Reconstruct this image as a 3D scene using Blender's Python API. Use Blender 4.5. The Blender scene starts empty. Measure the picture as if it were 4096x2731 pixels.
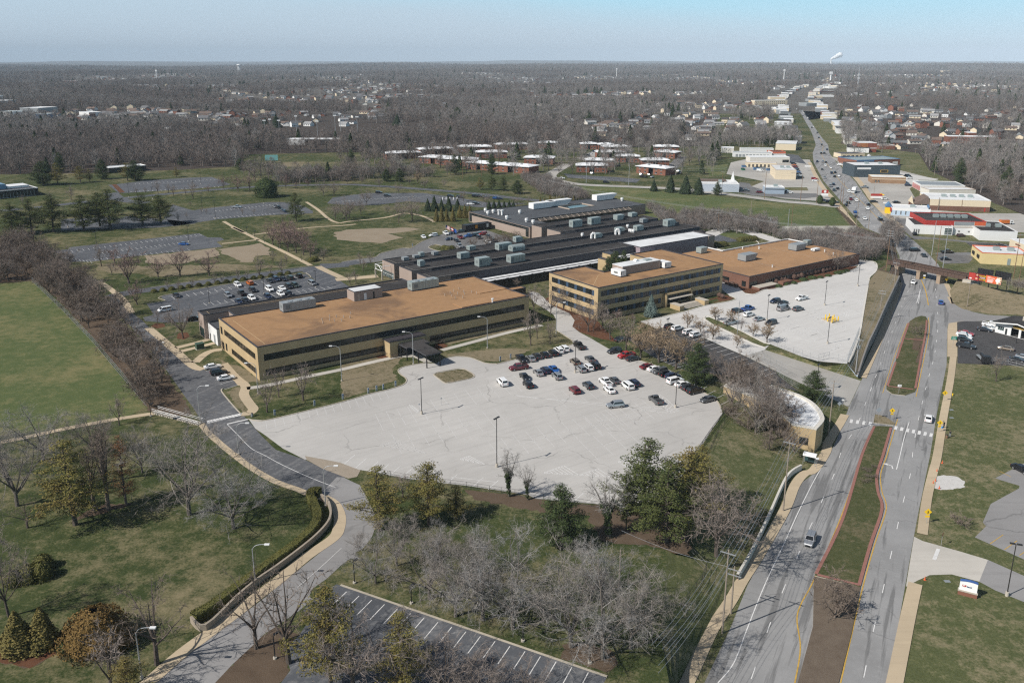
import bpy,bmesh,math,random
from math import cos,sin,sqrt,hypot,atan2,radians
from mathutils import Vector,Matrix
from mathutils.geometry import tessellate_polygon
def pk(*a):
 o=[];c=''
 for q in a:
  if isinstance(q,str):c=q
  else:o.append((c,*q))
 return o
def part(kind,t,n,m,a):
 q=MB();getattr(q,kind)(*a);return q.build(n,M[m],t)
def bx(t,n,m,*a):return part('box',t,n,m,a)
def tb(t,n,m,*a):return part('tube',t,n,m,a)
def cyl(t,n,m,*a):return part('cyl',t,n,m,a)
C=bpy.context.scene.collection
R=random.Random(7)
PI=math.pi
HC,FPX,CX,CY,HZ=85.0,3438.0,2048.0,1230.0,985.0
PITCH=math.atan(HZ/FPX)
cam=bpy.data.cameras.new('camera')
cam_o=bpy.data.objects.new('camera',cam);C.objects.link(cam_o)
cam_o.location=(0,0,HC);cam_o.rotation_euler=(PI/2-PITCH,0,0)
cam.sensor_width=36.0;cam.lens=36.0*FPX/4096.0
cam.shift_y=-(2731/2-CY)/4096.0
cam.clip_start=1.0;cam.clip_end=90000.0
bpy.context.scene.camera=cam_o
CP,SP=cos(PITCH),sin(PITCH)
SRC={'tl':(0,0,1.722),'tc':(1366,0,1.722),'tr':(2732,0,1.722),'ml':(0,910,1.722),'mc':(1366,910,1.722),'mr':(2732,910,1.722),'bl':(0,1820,1.722),'bc':(1366,1820,1.722),'br':(2732,1820,1.722),'f':(0,0,1/1.7415),'o':(0,0,1),'A':(700,1200,3.92),'E':(1450,900,3.92),'B':(2150,1000,3.92),'Cc':(2600,950,3.92),'D':(1850,770,2.94),'H':(2250,800,3.618),'R':(1600,1050,3.92),'P':(3500,700,3.946),'Q':(2780,550,3.92),'N':(1950,1330,2.688),'M':(2350,1330,2.4218),'L':(900,1050,2.688),'W':(3320,550,2.1333),'Z':(3500,1250,2.255),'V':(1500,1350,2.987),'U':(2150,550,2.24),'T':(1500,550,1.92),'X':(0,350,1.92),'Y':(2900,180,2.24),'G':(3200,1100,4.48),'J':(3840,1040,9.1875),'S':(3500,1600,7.35)}
def px(c,x,y):
 a=SRC[c];return x/a[2]+a[0],y/a[2]+a[1]
def hA(y):
 return-4.0 if y<330 else(0.0 if y>520 else-4.0*(520-y)/190.0)
def un(X,Y,z):
 a=(X-CX)/FPX;b=(Y-CY)/FPX
 d=(a,CP-b*SP,-SP-b*CP)
 t=(z-HC)/d[2]
 return Vector((d[0]*t,d[1]*t,z))
def at(c,x,y,z=0.0):
 X,Y=px(c,x,y)
 if z=='A':
  p=un(X,Y,-4.0)
  for _ in range(6):p=un(X,Y,hA(p.y))
  return p
 return un(X,Y,z)
def ats(q,z=0.0):return[at(c,x,y,z)for c,x,y in q]
def ZV(z):return Vector((0,0,z))
def height(c,x,y,ytop,z=0.0):
 p=at(c,x,y,z);Yt=px(c,x,ytop)[1]
 k=(Yt-CY)/FPX
 y_=p.y
 w=(-k*y_*CP-y_*SP)/(CP-k*SP)
 return w+HC-p.z
def thing(name,label,cat,loc=(0,0,0),rz=0.0,group=None):
 o=bpy.data.objects.new(name,None);C.objects.link(o)
 o.location=loc;o.rotation_euler=(0,0,rz);o.empty_display_size=.3
 o['label']=label;o['category']=cat
 if group:o['group']=label if group=='=' else group
 return o
def tag(o,label,cat,group=None):
 o['label']=label;o['category']=cat
 if group:o['group']=label if group=='=' else group
 return o
class MB:
 def __init__(s):s.v=[];s.f=[];s.m=[]
 def add(s,vs,fs,m=0):
  n=len(s.v);s.v.extend([tuple(v)for v in vs]);s.f.extend([tuple(i+n for i in f)for f in fs]);s.m.extend([m]*len(fs));return s
 def box(s,x0,y0,z0,x1,y1,z1,m=0,bottom=True):
  vs=[(x0,y0,z0),(x1,y0,z0),(x1,y1,z0),(x0,y1,z0),(x0,y0,z1),(x1,y0,z1),(x1,y1,z1),(x0,y1,z1)]
  fs=[(4,5,6,7),(0,1,5,4),(1,2,6,5),(2,3,7,6),(3,0,4,7)]
  if bottom:fs.append((3,2,1,0))
  return s.add(vs,fs,m)
 def quad(s,a,b,c,d,m=0):return s.add([a,b,c,d],[(0,1,2,3)],m)
 def tube(s,a,b,r0,r1,n=6,m=0,cap=True):
  a=Vector(a);b=Vector(b);d=(b-a)
  if d.length<1e-6:return s
  d.normalize();t=ZV(1)if abs(d.z)<.9 else Vector((1,0,0))
  u=d.cross(t).normalized();w=d.cross(u)
  vs=[]
  for p,r in((a,r0),(b,r1)):
   for i in range(n):
    g=2*PI*i/n;vs.append(p+u*(cos(g)*r)+w*(sin(g)*r))
  fs=[(i,(i+1)%n,n+(i+1)%n,n+i)for i in range(n)]
  if cap:fs+=[tuple(range(n))[::-1],tuple(range(n,2*n))]
  return s.add(vs,fs,m)
 def path(s,pts,r,n=6,m=0):
  for a,b in zip(pts,pts[1:]):s.tube(a,b,r,r,n,m)
  return s
 def cyl(s,x,y,z0,z1,r,n=12,m=0,r1=None):return s.tube((x,y,z0),(x,y,z1),r,r if r1 is None else r1,n,m)
 def prism(s,pts,z0,z1,m=0,mt=None):
  n=len(pts);vs=[(p[0],p[1],z0)for p in pts]+[(p[0],p[1],z1)for p in pts]
  s.add(vs,[(i,(i+1)%n,n+(i+1)%n,n+i)for i in range(n)],m)
  tri=tessellate_polygon([[Vector((p[0],p[1],0))for p in pts]])
  area=sum(pts[i][0]*pts[(i+1)%n][1]-pts[(i+1)%n][0]*pts[i][1]for i in range(n))
  top=[]
  for t in tri:
   a,b,c=[pts[i]for i in t]
   if(b[0]-a[0])*(c[1]-a[1])-(b[1]-a[1])*(c[0]-a[0])<0:t=t[::-1]
   top.append(tuple(i+n for i in t))
  s.f.extend([tuple(i+len(s.v)-2*n for i in t)for t in top]);s.m.extend([m if mt is None else mt]*len(top))
  return s
 def xf(s,M):
  s.v=[tuple(M@Vector(v))for v in s.v];return s
 def mesh(s,name,mats,smooth=False):
  me=bpy.data.meshes.new(name);me.from_pydata(s.v,[],s.f)
  for m in(mats if isinstance(mats,(list,tuple))else[mats]):me.materials.append(m)
  if any(s.m):me.polygons.foreach_set('material_index',s.m)
  if smooth:me.polygons.foreach_set('use_smooth',[True]*len(s.f))
  me.update();return me
 def build(s,name,mats,parent=None,smooth=False,loc=None,fix=False):
  me=s.mesh(name,mats,smooth)
  if fix:
   b=bmesh.new();b.from_mesh(me);bmesh.ops.recalc_face_normals(b,faces=b.faces);b.to_mesh(me);b.free()
  o=new(name,me)
  if parent is not None:o.parent=parent
  if loc is not None:o.location=loc
  return o
def new(n,d=None):o=bpy.data.objects.new(n,d);C.objects.link(o);return o
def structure(o):o['kind']='structure';return o
def copy_tree(o,parent=None):
 c=o.copy();C.objects.link(c)
 if parent is not None:c.parent=parent
 for ch in o.children:copy_tree(ch,c)
 return c
def S(r,g,b):
 f=lambda v:(v/12.92 if v<=.04045 else((v+.055)/1.055)**2.4)
 return tuple(f(q/255.)for q in(r,g,b))
class NT:
 def __init__(s,name):
  s.m=bpy.data.materials.new(name);s.m.use_nodes=True;s.t=s.m.node_tree;s.n=s.t.nodes;s.n.clear()
  s.out=s.n.new('ShaderNodeOutputMaterial');s.b=s.n.new('ShaderNodeBsdfPrincipled');s.link(s.b.outputs[0],s.out.inputs[0])
  s.geo=None
 def link(s,a,b):s.t.links.new(a,b)
 def pos(s):
  if s.geo is None:s.geo=s.n.new('ShaderNodeNewGeometry')
  return s.geo.outputs['Position']
 def mapped(s,sc=(1,1,1),rz=0.0):
  mp=s.n.new('ShaderNodeMapping');mp.inputs['Rotation'].default_value=(0,0,rz);s.link(s.pos(),mp.inputs['Vector']);m2=s.n.new('ShaderNodeMapping');m2.inputs['Scale'].default_value=sc;s.link(mp.outputs[0],m2.inputs['Vector']);return m2.outputs[0]
 def noise(s,scale,detail=4,rough=.55,vec=None,dist=0.0):
  n=s.n.new('ShaderNodeTexNoise');n.inputs['Scale'].default_value=scale;n.inputs['Detail'].default_value=detail;n.inputs['Roughness'].default_value=rough;n.inputs['Distortion'].default_value=dist
  s.link(vec if vec is not None else s.pos(),n.inputs['Vector']);return n.outputs['Fac']
 def ramp(s,fac,p0,p1,c0=(0,0,0),c1=(1,1,1)):
  r=s.n.new('ShaderNodeValToRGB');e=r.color_ramp.elements;e[0].position=p0;e[1].position=p1;e[0].color=(*c0,1);e[1].color=(*c1,1);s.link(fac,r.inputs[0]);return r.outputs[0]
 def mix(s,fac,a,b,mode='MIX'):
  n=s.n.new('ShaderNodeMix');n.data_type='RGBA';n.blend_type=mode
  for i,v in((0,fac),(6,a),(7,b)):
   if isinstance(v,(int,float)):n.inputs[i].default_value=v
   elif isinstance(v,tuple):n.inputs[i].default_value=(*v[:3],1)
   else:s.link(v,n.inputs[i])
  return n.outputs[2]
 def math(s,op,a,b=0.0):
  n=s.n.new('ShaderNodeMath');n.operation=op
  for i,v in((0,a),(1,b)):
   if isinstance(v,(int,float)):n.inputs[i].default_value=v
   else:s.link(v,n.inputs[i])
  return n.outputs[0]
 def done(s,col,rough=.85,metal=0.0,spec=.3,bump=None,bs=.3,bd=.05):
  if isinstance(col,tuple):s.b.inputs['Base Color'].default_value=(*col[:3],1)
  else:s.link(col,s.b.inputs['Base Color'])
  s.b.inputs['Roughness'].default_value=rough;s.b.inputs['Metallic'].default_value=metal
  s.b.inputs['Specular IOR Level'].default_value=spec
  if bump is not None:
   n=s.n.new('ShaderNodeBump');n.inputs['Strength'].default_value=bs;n.inputs['Distance'].default_value=bd;s.link(bump,n.inputs['Height']);s.link(n.outputs[0],s.b.inputs['Normal'])
  return s.m
def sc(c,k):return tuple(min(1,q*k)for q in c)
def plain(name,col,rough=.7,var=.18,scale=.8,metal=0.0,spec=.3):
 t=NT(name);f=t.noise(scale,5);g=t.noise(scale*9,3)
 c=t.mix(f,sc(col,1-var),sc(col,1+var));c=t.mix(t.math('MULTIPLY',g,var),c,sc(col,.6))
 return t.done(c,rough,metal,spec)
def cracks(t,scale,width,vec=None):
 d=t.noise(scale*2.2,4,.6);v=t.n.new('ShaderNodeTexVoronoi');v.feature='DISTANCE_TO_EDGE';v.inputs['Scale'].default_value=scale
 mv=t.n.new('ShaderNodeVectorMath');mv.operation='ADD';cmb=t.n.new('ShaderNodeCombineXYZ')
 t.link(t.math('MULTIPLY',d,9.0),cmb.inputs[0]);t.link(t.math('MULTIPLY',t.noise(scale*1.7,4,.6),9.0),cmb.inputs[1])
 t.link(vec if vec is not None else t.pos(),mv.inputs[0]);t.link(cmb.outputs[0],mv.inputs[1]);t.link(mv.outputs[0],v.inputs['Vector'])
 return t.math('MULTIPLY',t.ramp(v.outputs['Distance'],width*.15,width*.5,(1,1,1),(0,0,0)),t.ramp(t.noise(scale*3,3,.6),.42,.6))
def grass(name,g0,g1,dry,amount,sc0=.03):
 t=NT(name);a=t.noise(sc0,6,.6);b=t.noise(sc0*9,5,.7);c=t.noise(2.3,4,.7)
 col=t.mix(t.ramp(b,.35,.65),g0,g1)
 col=t.mix(t.ramp(c,.3,.7),sc(g0,.75),col)
 d=t.noise(.9,5,.75)
 m=t.math('ADD',t.math('MULTIPLY',a,.40),t.math('ADD',t.math('MULTIPLY',b,.30),t.math('ADD',t.math('MULTIPLY',c,.16),t.math('MULTIPLY',d,.16))))
 lo=.60-amount*.22
 col=t.mix(t.math('MULTIPLY',t.ramp(m,lo,lo+.12),.85),col,t.mix(c,sc(dry,.7),sc(dry,1.1)))
 return t.done(col,.95,0,.1,c,.6,.12)
GR_D=(.040,.056,.019);GR_L=(.100,.112,.042);DRY=(.235,.195,.115)
class Named(dict):__getattr__=dict.__getitem__;__setattr__=dict.__setitem__
M=Named()
M.lawn=grass('lawn grass',GR_D,GR_L,DRY,.50)
M.field=grass('open field grass',(.082,.108,.040),(.130,.150,.060),(.21,.185,.09),.50,.035)
M.dry=grass('dry thin grass',(.085,.082,.038),(.12,.105,.055),(.25,.205,.135),.85,.05)
M.verge=grass('verge grass',(.082,.095,.038),(.140,.145,.065),(.25,.21,.13),.50,.05)
M.median=grass('median turf',(.062,.072,.028),(.105,.105,.048),(.18,.145,.09),.45,.08)
def soil(name,a,b,s_=.6):
 t=NT(name);f=t.noise(s_,6,.65);g=t.noise(5,4,.7)
 return t.done(t.mix(g,t.mix(t.ramp(f,.3,.7),a,b),sc(a,.7)),.95,0,.1,g,.8,.08)
M.mulch=soil('bark mulch',(.115,.055,.032),(.18,.085,.048))
M.litter=soil('pale leaf litter',(.13,.10,.075),(.21,.17,.13),.4)
M.leaf=soil('leaf litter soil',(.10,.072,.050),(.17,.125,.088),.25)
M.bare=soil('bare dry soil',(.28,.225,.16),(.36,.30,.225),.12)
M.gravel=soil('gravel bed',(.32,.27,.21),(.42,.36,.29))
def concrete(name,col,crack=.35,stain=.25,joint=None,rz=0.0,cs=.045):
 t=NT(name);a=t.noise(.035,6,.62);b=t.noise(.35,5,.6);c=t.noise(3.5,4,.7)
 st=t.noise(.9,3,.5,t.mapped((.05,1,1),rz))
 k=t.mix(t.ramp(a,.3,.72),sc(col,1-stain),sc(col,1.06))
 k=t.mix(t.math('MULTIPLY',t.ramp(b,.5,.78),.22),k,sc(col,.62))
 k=t.mix(t.math('MULTIPLY',c,.14),k,sc(col,.55))
 k=t.mix(t.math('MULTIPLY',t.ramp(st,.48,.68),.26),k,sc(col,.64))
 if crack:k=t.mix(t.math('MULTIPLY',cracks(t,cs,.02),crack),k,sc(col,.35))
 return t.done(k,.9,0,.2,c,.15,.02)
M.lot=concrete('pale concrete lot',(.465,.447,.42),.5,.16,rz=-.62)
M.lot2=concrete('white concrete lot',(.545,.53,.505),.30,.10,rz=-.62)
M.lot3=concrete('worn concrete yard',(.43,.41,.375),.5,.3)
M.walk=concrete('beige concrete walk',(.50,.405,.28),0,.22)
M.walk2=concrete('grey concrete walk',(.50,.47,.42),.1,.2)
M.kerb=concrete('kerb concrete',(.46,.41,.33),0,.25)
M.kerbw=concrete('pale kerb',(.62,.59,.53),0,.2)
M.road_light=concrete('light asphalt road',(.27,.262,.256),.5,.2)
def asphalt(name,col,wear,amt,streak_rz=0.0,cs=.09,patch=0.0):
 t=NT(name);a=t.noise(.06,6,.6);b=t.noise(.9,5,.65);c=t.noise(4,4,.7)
 s1=t.noise(.55,4,.6,t.mapped((1,.045,1),streak_rz))
 k=t.mix(t.ramp(a,.3,.7),sc(col,.8),sc(col,1.18))
 k=t.mix(t.math('MULTIPLY',t.ramp(t.math('ADD',t.math('MULTIPLY',b,.5),t.math('MULTIPLY',s1,.5)),.5,.66),amt),k,wear)
 k=t.mix(t.math('MULTIPLY',c,.2),k,sc(col,.55))
 if patch:k=t.mix(t.math('MULTIPLY',t.ramp(s1,.545,.60),patch),k,sc(col,.45))
 k=t.mix(t.math('MULTIPLY',cracks(t,cs,.02),.55),k,sc(wear,1.1)if not patch else sc(col,.4))
 return t.done(k,.85,0,.25,c,.2,.02)
M.asphalt=asphalt('sealed dark asphalt',(.085,.09,.10),(.27,.265,.26),.62,.5)
M.asphalt_new=asphalt('new black asphalt',(.060,.058,.058),(.12,.115,.11),.35)
M.road_dark=asphalt('patched park road',(.10,.102,.108),(.25,.245,.24),.7,.45)
AVROT=.485
M.avenue=asphalt('worn avenue asphalt',(.265,.262,.258),(.36,.355,.345),.45,AVROT,.07,.72)
M.far_road=asphalt('distant road asphalt',(.17,.168,.168),(.25,.245,.24),.4)
M.yard=asphalt('old yard asphalt',(.15,.147,.145),(.26,.25,.235),.5)
def paint(name,col,hold=.5):
 t=NT(name);a=t.noise(1.6,5,.7);
 k=t.mix(t.ramp(a,.35,.35+hold*.5),sc(col,.72),col);return t.done(k,.7,0,.2)
M.line=paint('white road paint',(.72,.71,.69),.7);M.line_worn=paint('worn white paint',(.60,.585,.565),.7)
M.line_y=paint('yellow road paint',(.52,.33,.07));M.line_dim=paint('faded white paint',(.42,.41,.40),.8)
M.brickred=plain('red brick paving',(.27,.125,.10),.85,.25,2.0)
SUN_EL=41.5;SUN_DIR=Vector((-.8774,-.4798))
sun=bpy.data.lights.new('sun','SUN');sun.energy=5.0;sun.angle=radians(.53);sun.color=(1,.955,.89)
so=bpy.data.objects.new('sun',sun);C.objects.link(so)
ce=cos(radians(SUN_EL));sd=Vector((SUN_DIR.x*ce,SUN_DIR.y*ce,sin(radians(SUN_EL))))
so.rotation_euler=sd.to_track_quat('Z','Y').to_euler();so.location=(-200,-100,300)
w=bpy.data.worlds.new('World');bpy.context.scene.world=w;w.use_nodes=True
nt=w.node_tree;nt.nodes.clear()
wo=nt.nodes.new('ShaderNodeOutputWorld');bg=nt.nodes.new('ShaderNodeBackground');sky=nt.nodes.new('ShaderNodeTexSky')
sky.sky_type='NISHITA';sky.sun_disc=False;sky.sun_elevation=radians(SUN_EL)
sky.sun_rotation=atan2(SUN_DIR.x,SUN_DIR.y);sky.altitude=200;sky.air_density=1.0;sky.dust_density=1.6;sky.ozone_density=1.3
bg.inputs['Strength'].default_value=.068
tc=nt.nodes.new('ShaderNodeTexCoord');mp=nt.nodes.new('ShaderNodeMapping');mp.inputs['Scale'].default_value=(1.2,.6,7.0);mp.inputs['Rotation'].default_value=(0,radians(-9),0)
nt.links.new(tc.outputs['Generated'],mp.inputs['Vector'])
nz=nt.nodes.new('ShaderNodeTexNoise');nz.inputs['Scale'].default_value=1.6;nz.inputs['Detail'].default_value=5;nz.inputs['Roughness'].default_value=.5;nt.links.new(mp.outputs[0],nz.inputs['Vector'])
sx=nt.nodes.new('ShaderNodeSeparateXYZ');nt.links.new(tc.outputs['Generated'],sx.inputs[0])
def wm(op,a,b):
 n=nt.nodes.new('ShaderNodeMath');n.operation=op
 for i,v in((0,a),(1,b)):
  if isinstance(v,(int,float)):n.inputs[i].default_value=v
  else:nt.links.new(v,n.inputs[i])
 return n.outputs[0]
edge=wm('ADD',wm('MULTIPLY',sx.outputs[0],-.16),.088)
d=wm('SUBTRACT',edge,sx.outputs[2]);d=wm('ADD',d,wm('MULTIPLY',wm('SUBTRACT',nz.outputs['Fac'],.5),.10))
rp=nt.nodes.new('ShaderNodeValToRGB');rp.color_ramp.elements[0].position=.0;rp.color_ramp.elements[1].position=.075;rp.color_ramp.interpolation='EASE'
rp.color_ramp.elements[0].color=(0,0,0,1);rp.color_ramp.elements[1].color=(.72,.72,.72,1);nt.links.new(d,rp.inputs[0])
def ramp(fac,p0,p1,top=1.0):
 r=nt.nodes.new('ShaderNodeValToRGB');r.color_ramp.interpolation='EASE';e=r.color_ramp.elements;e[0].position=p0;e[1].position=p1;e[0].color=(top,top,top,1);e[1].color=(0,0,0,1);nt.links.new(fac,r.inputs[0]);return r.outputs[0]
def mixc(fac,a,b):
 m=nt.nodes.new('ShaderNodeMix');m.data_type='RGBA';nt.links.new(fac,m.inputs[0]);nt.links.new(a,m.inputs[6])
 m.inputs[7].default_value=(*b,1);return m.outputs[2]
k=mixc(ramp(sx.outputs[2],.10,.34),sky.outputs[0],(5.9,11.0,13.4))
k=mixc(ramp(sx.outputs[2],.0,.075,.85),k,(9.4,11.1,12.2))
mx=nt.nodes.new('ShaderNodeMix');mx.data_type='RGBA';nt.links.new(rp.outputs[0],mx.inputs[0]);nt.links.new(k,mx.inputs[6]);mx.inputs[7].default_value=(8.2,9.3,10.6,1)
nt.links.new(mx.outputs[2],bg.inputs['Color']);nt.links.new(bg.outputs[0],wo.inputs[0])
vs=bpy.context.scene.view_settings;vs.view_transform='Standard';vs.look='None';vs.exposure=.1;vs.gamma=1.0;vs.use_curve_mapping=False
cy=bpy.context.scene.cycles;cy.use_denoising=False;cy.filter_width=1.25;cy.use_adaptive_sampling=False
cy.max_bounces=5;cy.diffuse_bounces=2;cy.glossy_bounces=2;cy.transmission_bounces=2;cy.transparent_max_bounces=4;cy.volume_bounces=0
hz=MB();hz.box(-26000,-400,-9,26000,46000,620)
hm=bpy.data.materials.new("haze");hm.use_nodes=True;ht=hm.node_tree;ht.nodes.clear()
ho=ht.nodes.new('ShaderNodeOutputMaterial');hv=ht.nodes.new('ShaderNodeVolumePrincipled');hv.inputs['Color'].default_value=(.72,.86,1,1);hv.inputs['Density'].default_value=4.8e-5;hv.inputs['Anisotropy'].default_value=-.25
ht.links.new(hv.outputs[0],ho.inputs['Volume'])
hob=hz.build('haze',hm);hob['kind']='stuff'
def pts(z,*a):
 out=[];c=None
 for q in a:
  if isinstance(q,str):c=q
  else:
   for p in q:out.append(at(c,p[0],p[1],p[2]if len(p)>2 else z))
 return out
OCC=[]
def sheet(name,P,mat,off=.02,av=False,kind='structure',cut=True,rough=0.0):
 P=[Vector(p)for p in P]
 if name in('parking_lot','road','path'):OCC.append([(p.x,p.y)for p in P])
 if rough:
  Q=[]
  for a,b in zip(P,P[1:]+P[:1]):
   n=max(1,int((b-a).length/(rough*2.2)))
   for i in range(n):Q.append(a.lerp(b,i/n)+Vector((R.uniform(-rough,rough),R.uniform(-rough,rough),0)))
  P=Q
 bm=bmesh.new();vs=[bm.verts.new((p.x,p.y,0 if av else p.z))for p in P]
 for t in tessellate_polygon([[Vector((p.x,p.y,0))for p in P]]):
  a,b,c=[P[i]for i in t]
  if(b.x-a.x)*(c.y-a.y)-(b.y-a.y)*(c.x-a.x)<0:t=t[::-1]
  try:bm.faces.new([vs[i]for i in t])
  except ValueError:pass
 if av:
  for yy in(330,520):bmesh.ops.bisect_plane(bm,geom=bm.verts[:]+bm.edges[:]+bm.faces[:],plane_co=(0,yy,0),plane_no=(0,1,0))
  for v in bm.verts:v.co.z=hA(v.co.y)
 for v in bm.verts:v.co.z+=off
 bm.normal_update()
 me=bpy.data.meshes.new(name);bm.to_mesh(me);bm.free();me.materials.append(mat)
 o=new(name,me);o['kind']=kind;return o
def smooth(P,n=5):
 if len(P)<3:return P
 out=[]
 for i in range(len(P)-1):
  p0=P[max(0,i-1)];p1=P[i];p2=P[i+1];p3=P[min(len(P)-1,i+2)]
  for k in range(n):
   t=k/n;t2=t*t;t3=t2*t
   out.append(.5*((2*p1)+(p2-p0)*t+(2*p0-5*p1+4*p2-p3)*t2+(3*p1-p0-3*p2+p3)*t3))
 return out+[P[-1]]
def offs(P,d):
 out=[]
 for i,p in enumerate(P):
  a=P[max(0,i-1)];b=P[min(len(P)-1,i+1)];t=(b-a);t.z=0
  if t.length<1e-6:t=Vector((1,0,0))
  t.normalize();out.append(p+Vector((-t.y,t.x,0))*d)
 return out
def strip_mb(P,w,h=0.0,mb=None,off=.02,sm=True,av=False,skirt=True):
 if sm:P=smooth(P,4)
 if av:
  for p in P:p.z=hA(p.y)
 mb=mb or MB();A=offs(P,w/2);B=offs(P,-w/2);up=ZV(h+off);dn=ZV(-.05)
 for i in range(len(P)-1):
  mb.quad(B[i]+up,B[i+1]+up,A[i+1]+up,A[i]+up)
  if h>0 and skirt:
   mb.quad(B[i]+dn,B[i+1]+dn,B[i+1]+up,B[i]+up);mb.quad(A[i+1]+dn,A[i]+dn,A[i]+up,A[i+1]+up)
 return mb
def strip(name,P,w,mat,h=0.0,off=.03,sm=True,av=False):
 OCC.append([(p.x,p.y)for p in offs(P,w/2+1)]+[(p.x,p.y)for p in offs(P,-w/2-1)][::-1])
 return structure(strip_mb(P,w,h,None,off,sm,av).build(name,mat))
TL=[at('bc',2300,1800),at('bc',2200,1250),at('bc',2230,820),at('bc',2260,480),at('f',1575,1100),at('f',1668,958),at('mr',250,1190),at('mr',380,1045),at('mr',620,1085),at('mr',800,1135),at('mr',430,885),at('mr',560,840),at('mr',1130,940)]
BL=[at('br',-150,1800,'A'),at('br',200,1130,'A'),at('br',385,850,'A'),at('br',600,400,'A'),at('br',705,190,'A'),at('br',815,95,'A'),at('mr',940,1490,'A'),at('mr',985,1420,'A'),at('mr',1050,1330,'A'),at('mr',1130,1250,'A'),at('mr',1140,1235,'A'),at('mr',1225,1055,'A'),at('mr',1200,1032,'A')]
LE=[at('mr',1130,940),at('mr',1180,850),at('mr',1220,720),at('mr',1240,600),at('mr',1275,400),at('mr',1287,365),at('mr',1340,290)]
WT=[at('mr',1198,1020,-3.0),at('mr',1235,900,-1.6),at('mr',1275,790,-.6),at('mr',1325,690,-.2),at('mr',1400,520,0),at('mr',1458,400,.1),at('mr',1488,335,.2)]
WB=[Vector((p.x,p.y,-4))for p in WT]
UP=[at('mr',1440,235),at('mr',1330,60),at('tr',1170,1568),at('tr',1050,1425)]
LO=[at('mr',1490,250,'A'),at('mr',1450,80,'A'),at('tr',1215,1568,'A'),at('tr',1075,1425,'A')]
TOP=[at('tr',960,1260),at('tr',893,1090),at('tr',912,960),at('tr',848,830),at('tr',790,720)]
XL,XR,YB,YT=-1500,1700,55,1480
base=[Vector((XL,YB,0)),Vector((TL[0].x,YB,0))]+TL+LE[1:]+[Vector((WT[-1].x-3,WT[-1].y+3,0))]+UP+TOP+[Vector((TOP[-1].x,YT,0)),Vector((XL,YT,0))]
sheet('ground',base,M.lawn,0.0)
av=[Vector((XR,YB,-4)),Vector((XR,YT,0)),Vector((TOP[-1].x,YT,0))]+TOP[::-1]+LO[::-1]+WB[::-1]+BL[::-1]+[Vector((BL[0].x,YB,-4))]
sheet('ground',av,M.verge,0.0,av=True)
def slope(name,A,B,mat,off=0.0,n=6):
 mb=MB()
 for i in range(len(A)-1):
  for k in range(n):
   s0,s1=k/n,(k+1)/n
   mb.quad(B[i].lerp(A[i],s0),B[i+1].lerp(A[i+1],s0),B[i+1].lerp(A[i+1],s1),B[i].lerp(A[i],s1))
 return structure(mb.build(name,mat,fix=False))
slope('embankment',TL[:10],BL[:10],M.verge)
slope('embankment',TL[9:11],BL[9:11],M.verge);slope('driveway_ramp',TL[10:12],BL[10:12],M.lot3);slope('embankment',TL[11:13],BL[11:13],M.verge)
slope('embankment',[TL[12]]+LE[1:],WT,M.dry)
slope('embankment',UP,LO,M.leaf)
slope('embankment',[LE[-1],UP[0]],[WT[-1],LO[0]],M.leaf)
wl=MB()
for a,b,c,d in zip(WT,WT[1:],WB,WB[1:]):
 dn=ZV(-.3);up=ZV(.25);t=(b-a);t.z=0;t.normalize();n=Vector((t.y,-t.x,0))*.35
 wl.quad(c+n+dn,d+n+dn,b+n+up,a+n+up);wl.quad(a+n+up,b+n+up,b-n*.3+up,a-n*.3+up);wl.quad(b-n*.3-up,a-n*.3-up,a-n*.3+up,b-n*.3+up)
RWALL=wl
m0=[at('mr',1835,440,'A'),at('mr',1855,520,'A'),at('mr',1925,562,'A'),at('mr',2100,592,'A'),at('mr',2500,610,'A')]
m1=[at('mr',1900,345,-.5),at('mr',1945,350,0),at('mr',2040,395,0),at('mr',2200,440,0),at('mr',2520,500,-.5)]
m2=[Vector((p.x+6,p.y+11,-4))for p in m1]
slope('hill',m1,m0,M.dry,n=3);slope('hill',m2,m1,M.leaf,n=2)
def land(x,y):
 d=hypot(x,y);k=min(1,max(0,(d-1500)/3500));
 h=k*(9*sin(x*.0016+1.3)*sin(y*.0011+.4)+7*sin(x*.0031-y*.0007)+6*sin(y*.0023+2))
 q=min(1,max(0,(d-5000)/7000));h+=q*(26+16*sin(x*.00042+.8)+9*sin(x*.0011+y*.0003)+6*sin(y*.0009))
 r=min(1,max(0,(d-16000)/9000));h+=r*(34+14*sin(x*.00021+2.1)+10*sin(x*.00057))
 return h-.3*min(1,max(0,(d-1300)/300))
mb=MB();radii=[1300,1480,1700,2000,2400,2900,3500,4200,5000,6000,7000,8200,9600,11200,13000,15000,17500,20500,24000,28000,33000,38000]
na=120;rows=[]
for r in radii:
 row=[]
 for i in range(na+1):
  a=radians(90-48+96*i/na);x=r*cos(a);y=r*sin(a);row.append((x,y,land(x,y)-(.6 if r<1400 else 0)))
 rows.append(row)
vs=[p for r in rows for p in r];n1=na+1
mb.add(vs,[(j*n1+i,(j+1)*n1+i,(j+1)*n1+i+1,j*n1+i+1)for j in range(len(radii)-1)for i in range(na)])
t=NT('far wooded land');a=t.noise(.0012,6,.65);b=t.noise(.012,6,.7);c=t.noise(.05,3,.6)
k=t.mix(t.ramp(b,.3,.7),(.075,.068,.062),(.15,.135,.115));k=t.mix(t.math('MULTIPLY',t.ramp(a,.55,.7),.5),k,(.16,.14,.10));k=t.mix(t.math('MULTIPLY',t.ramp(c,.62,.72),.35),k,(.24,.22,.2))
lo=mb.build('terrain',t.done(k,.95,0,.1),smooth=True,fix=True);structure(lo)
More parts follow.
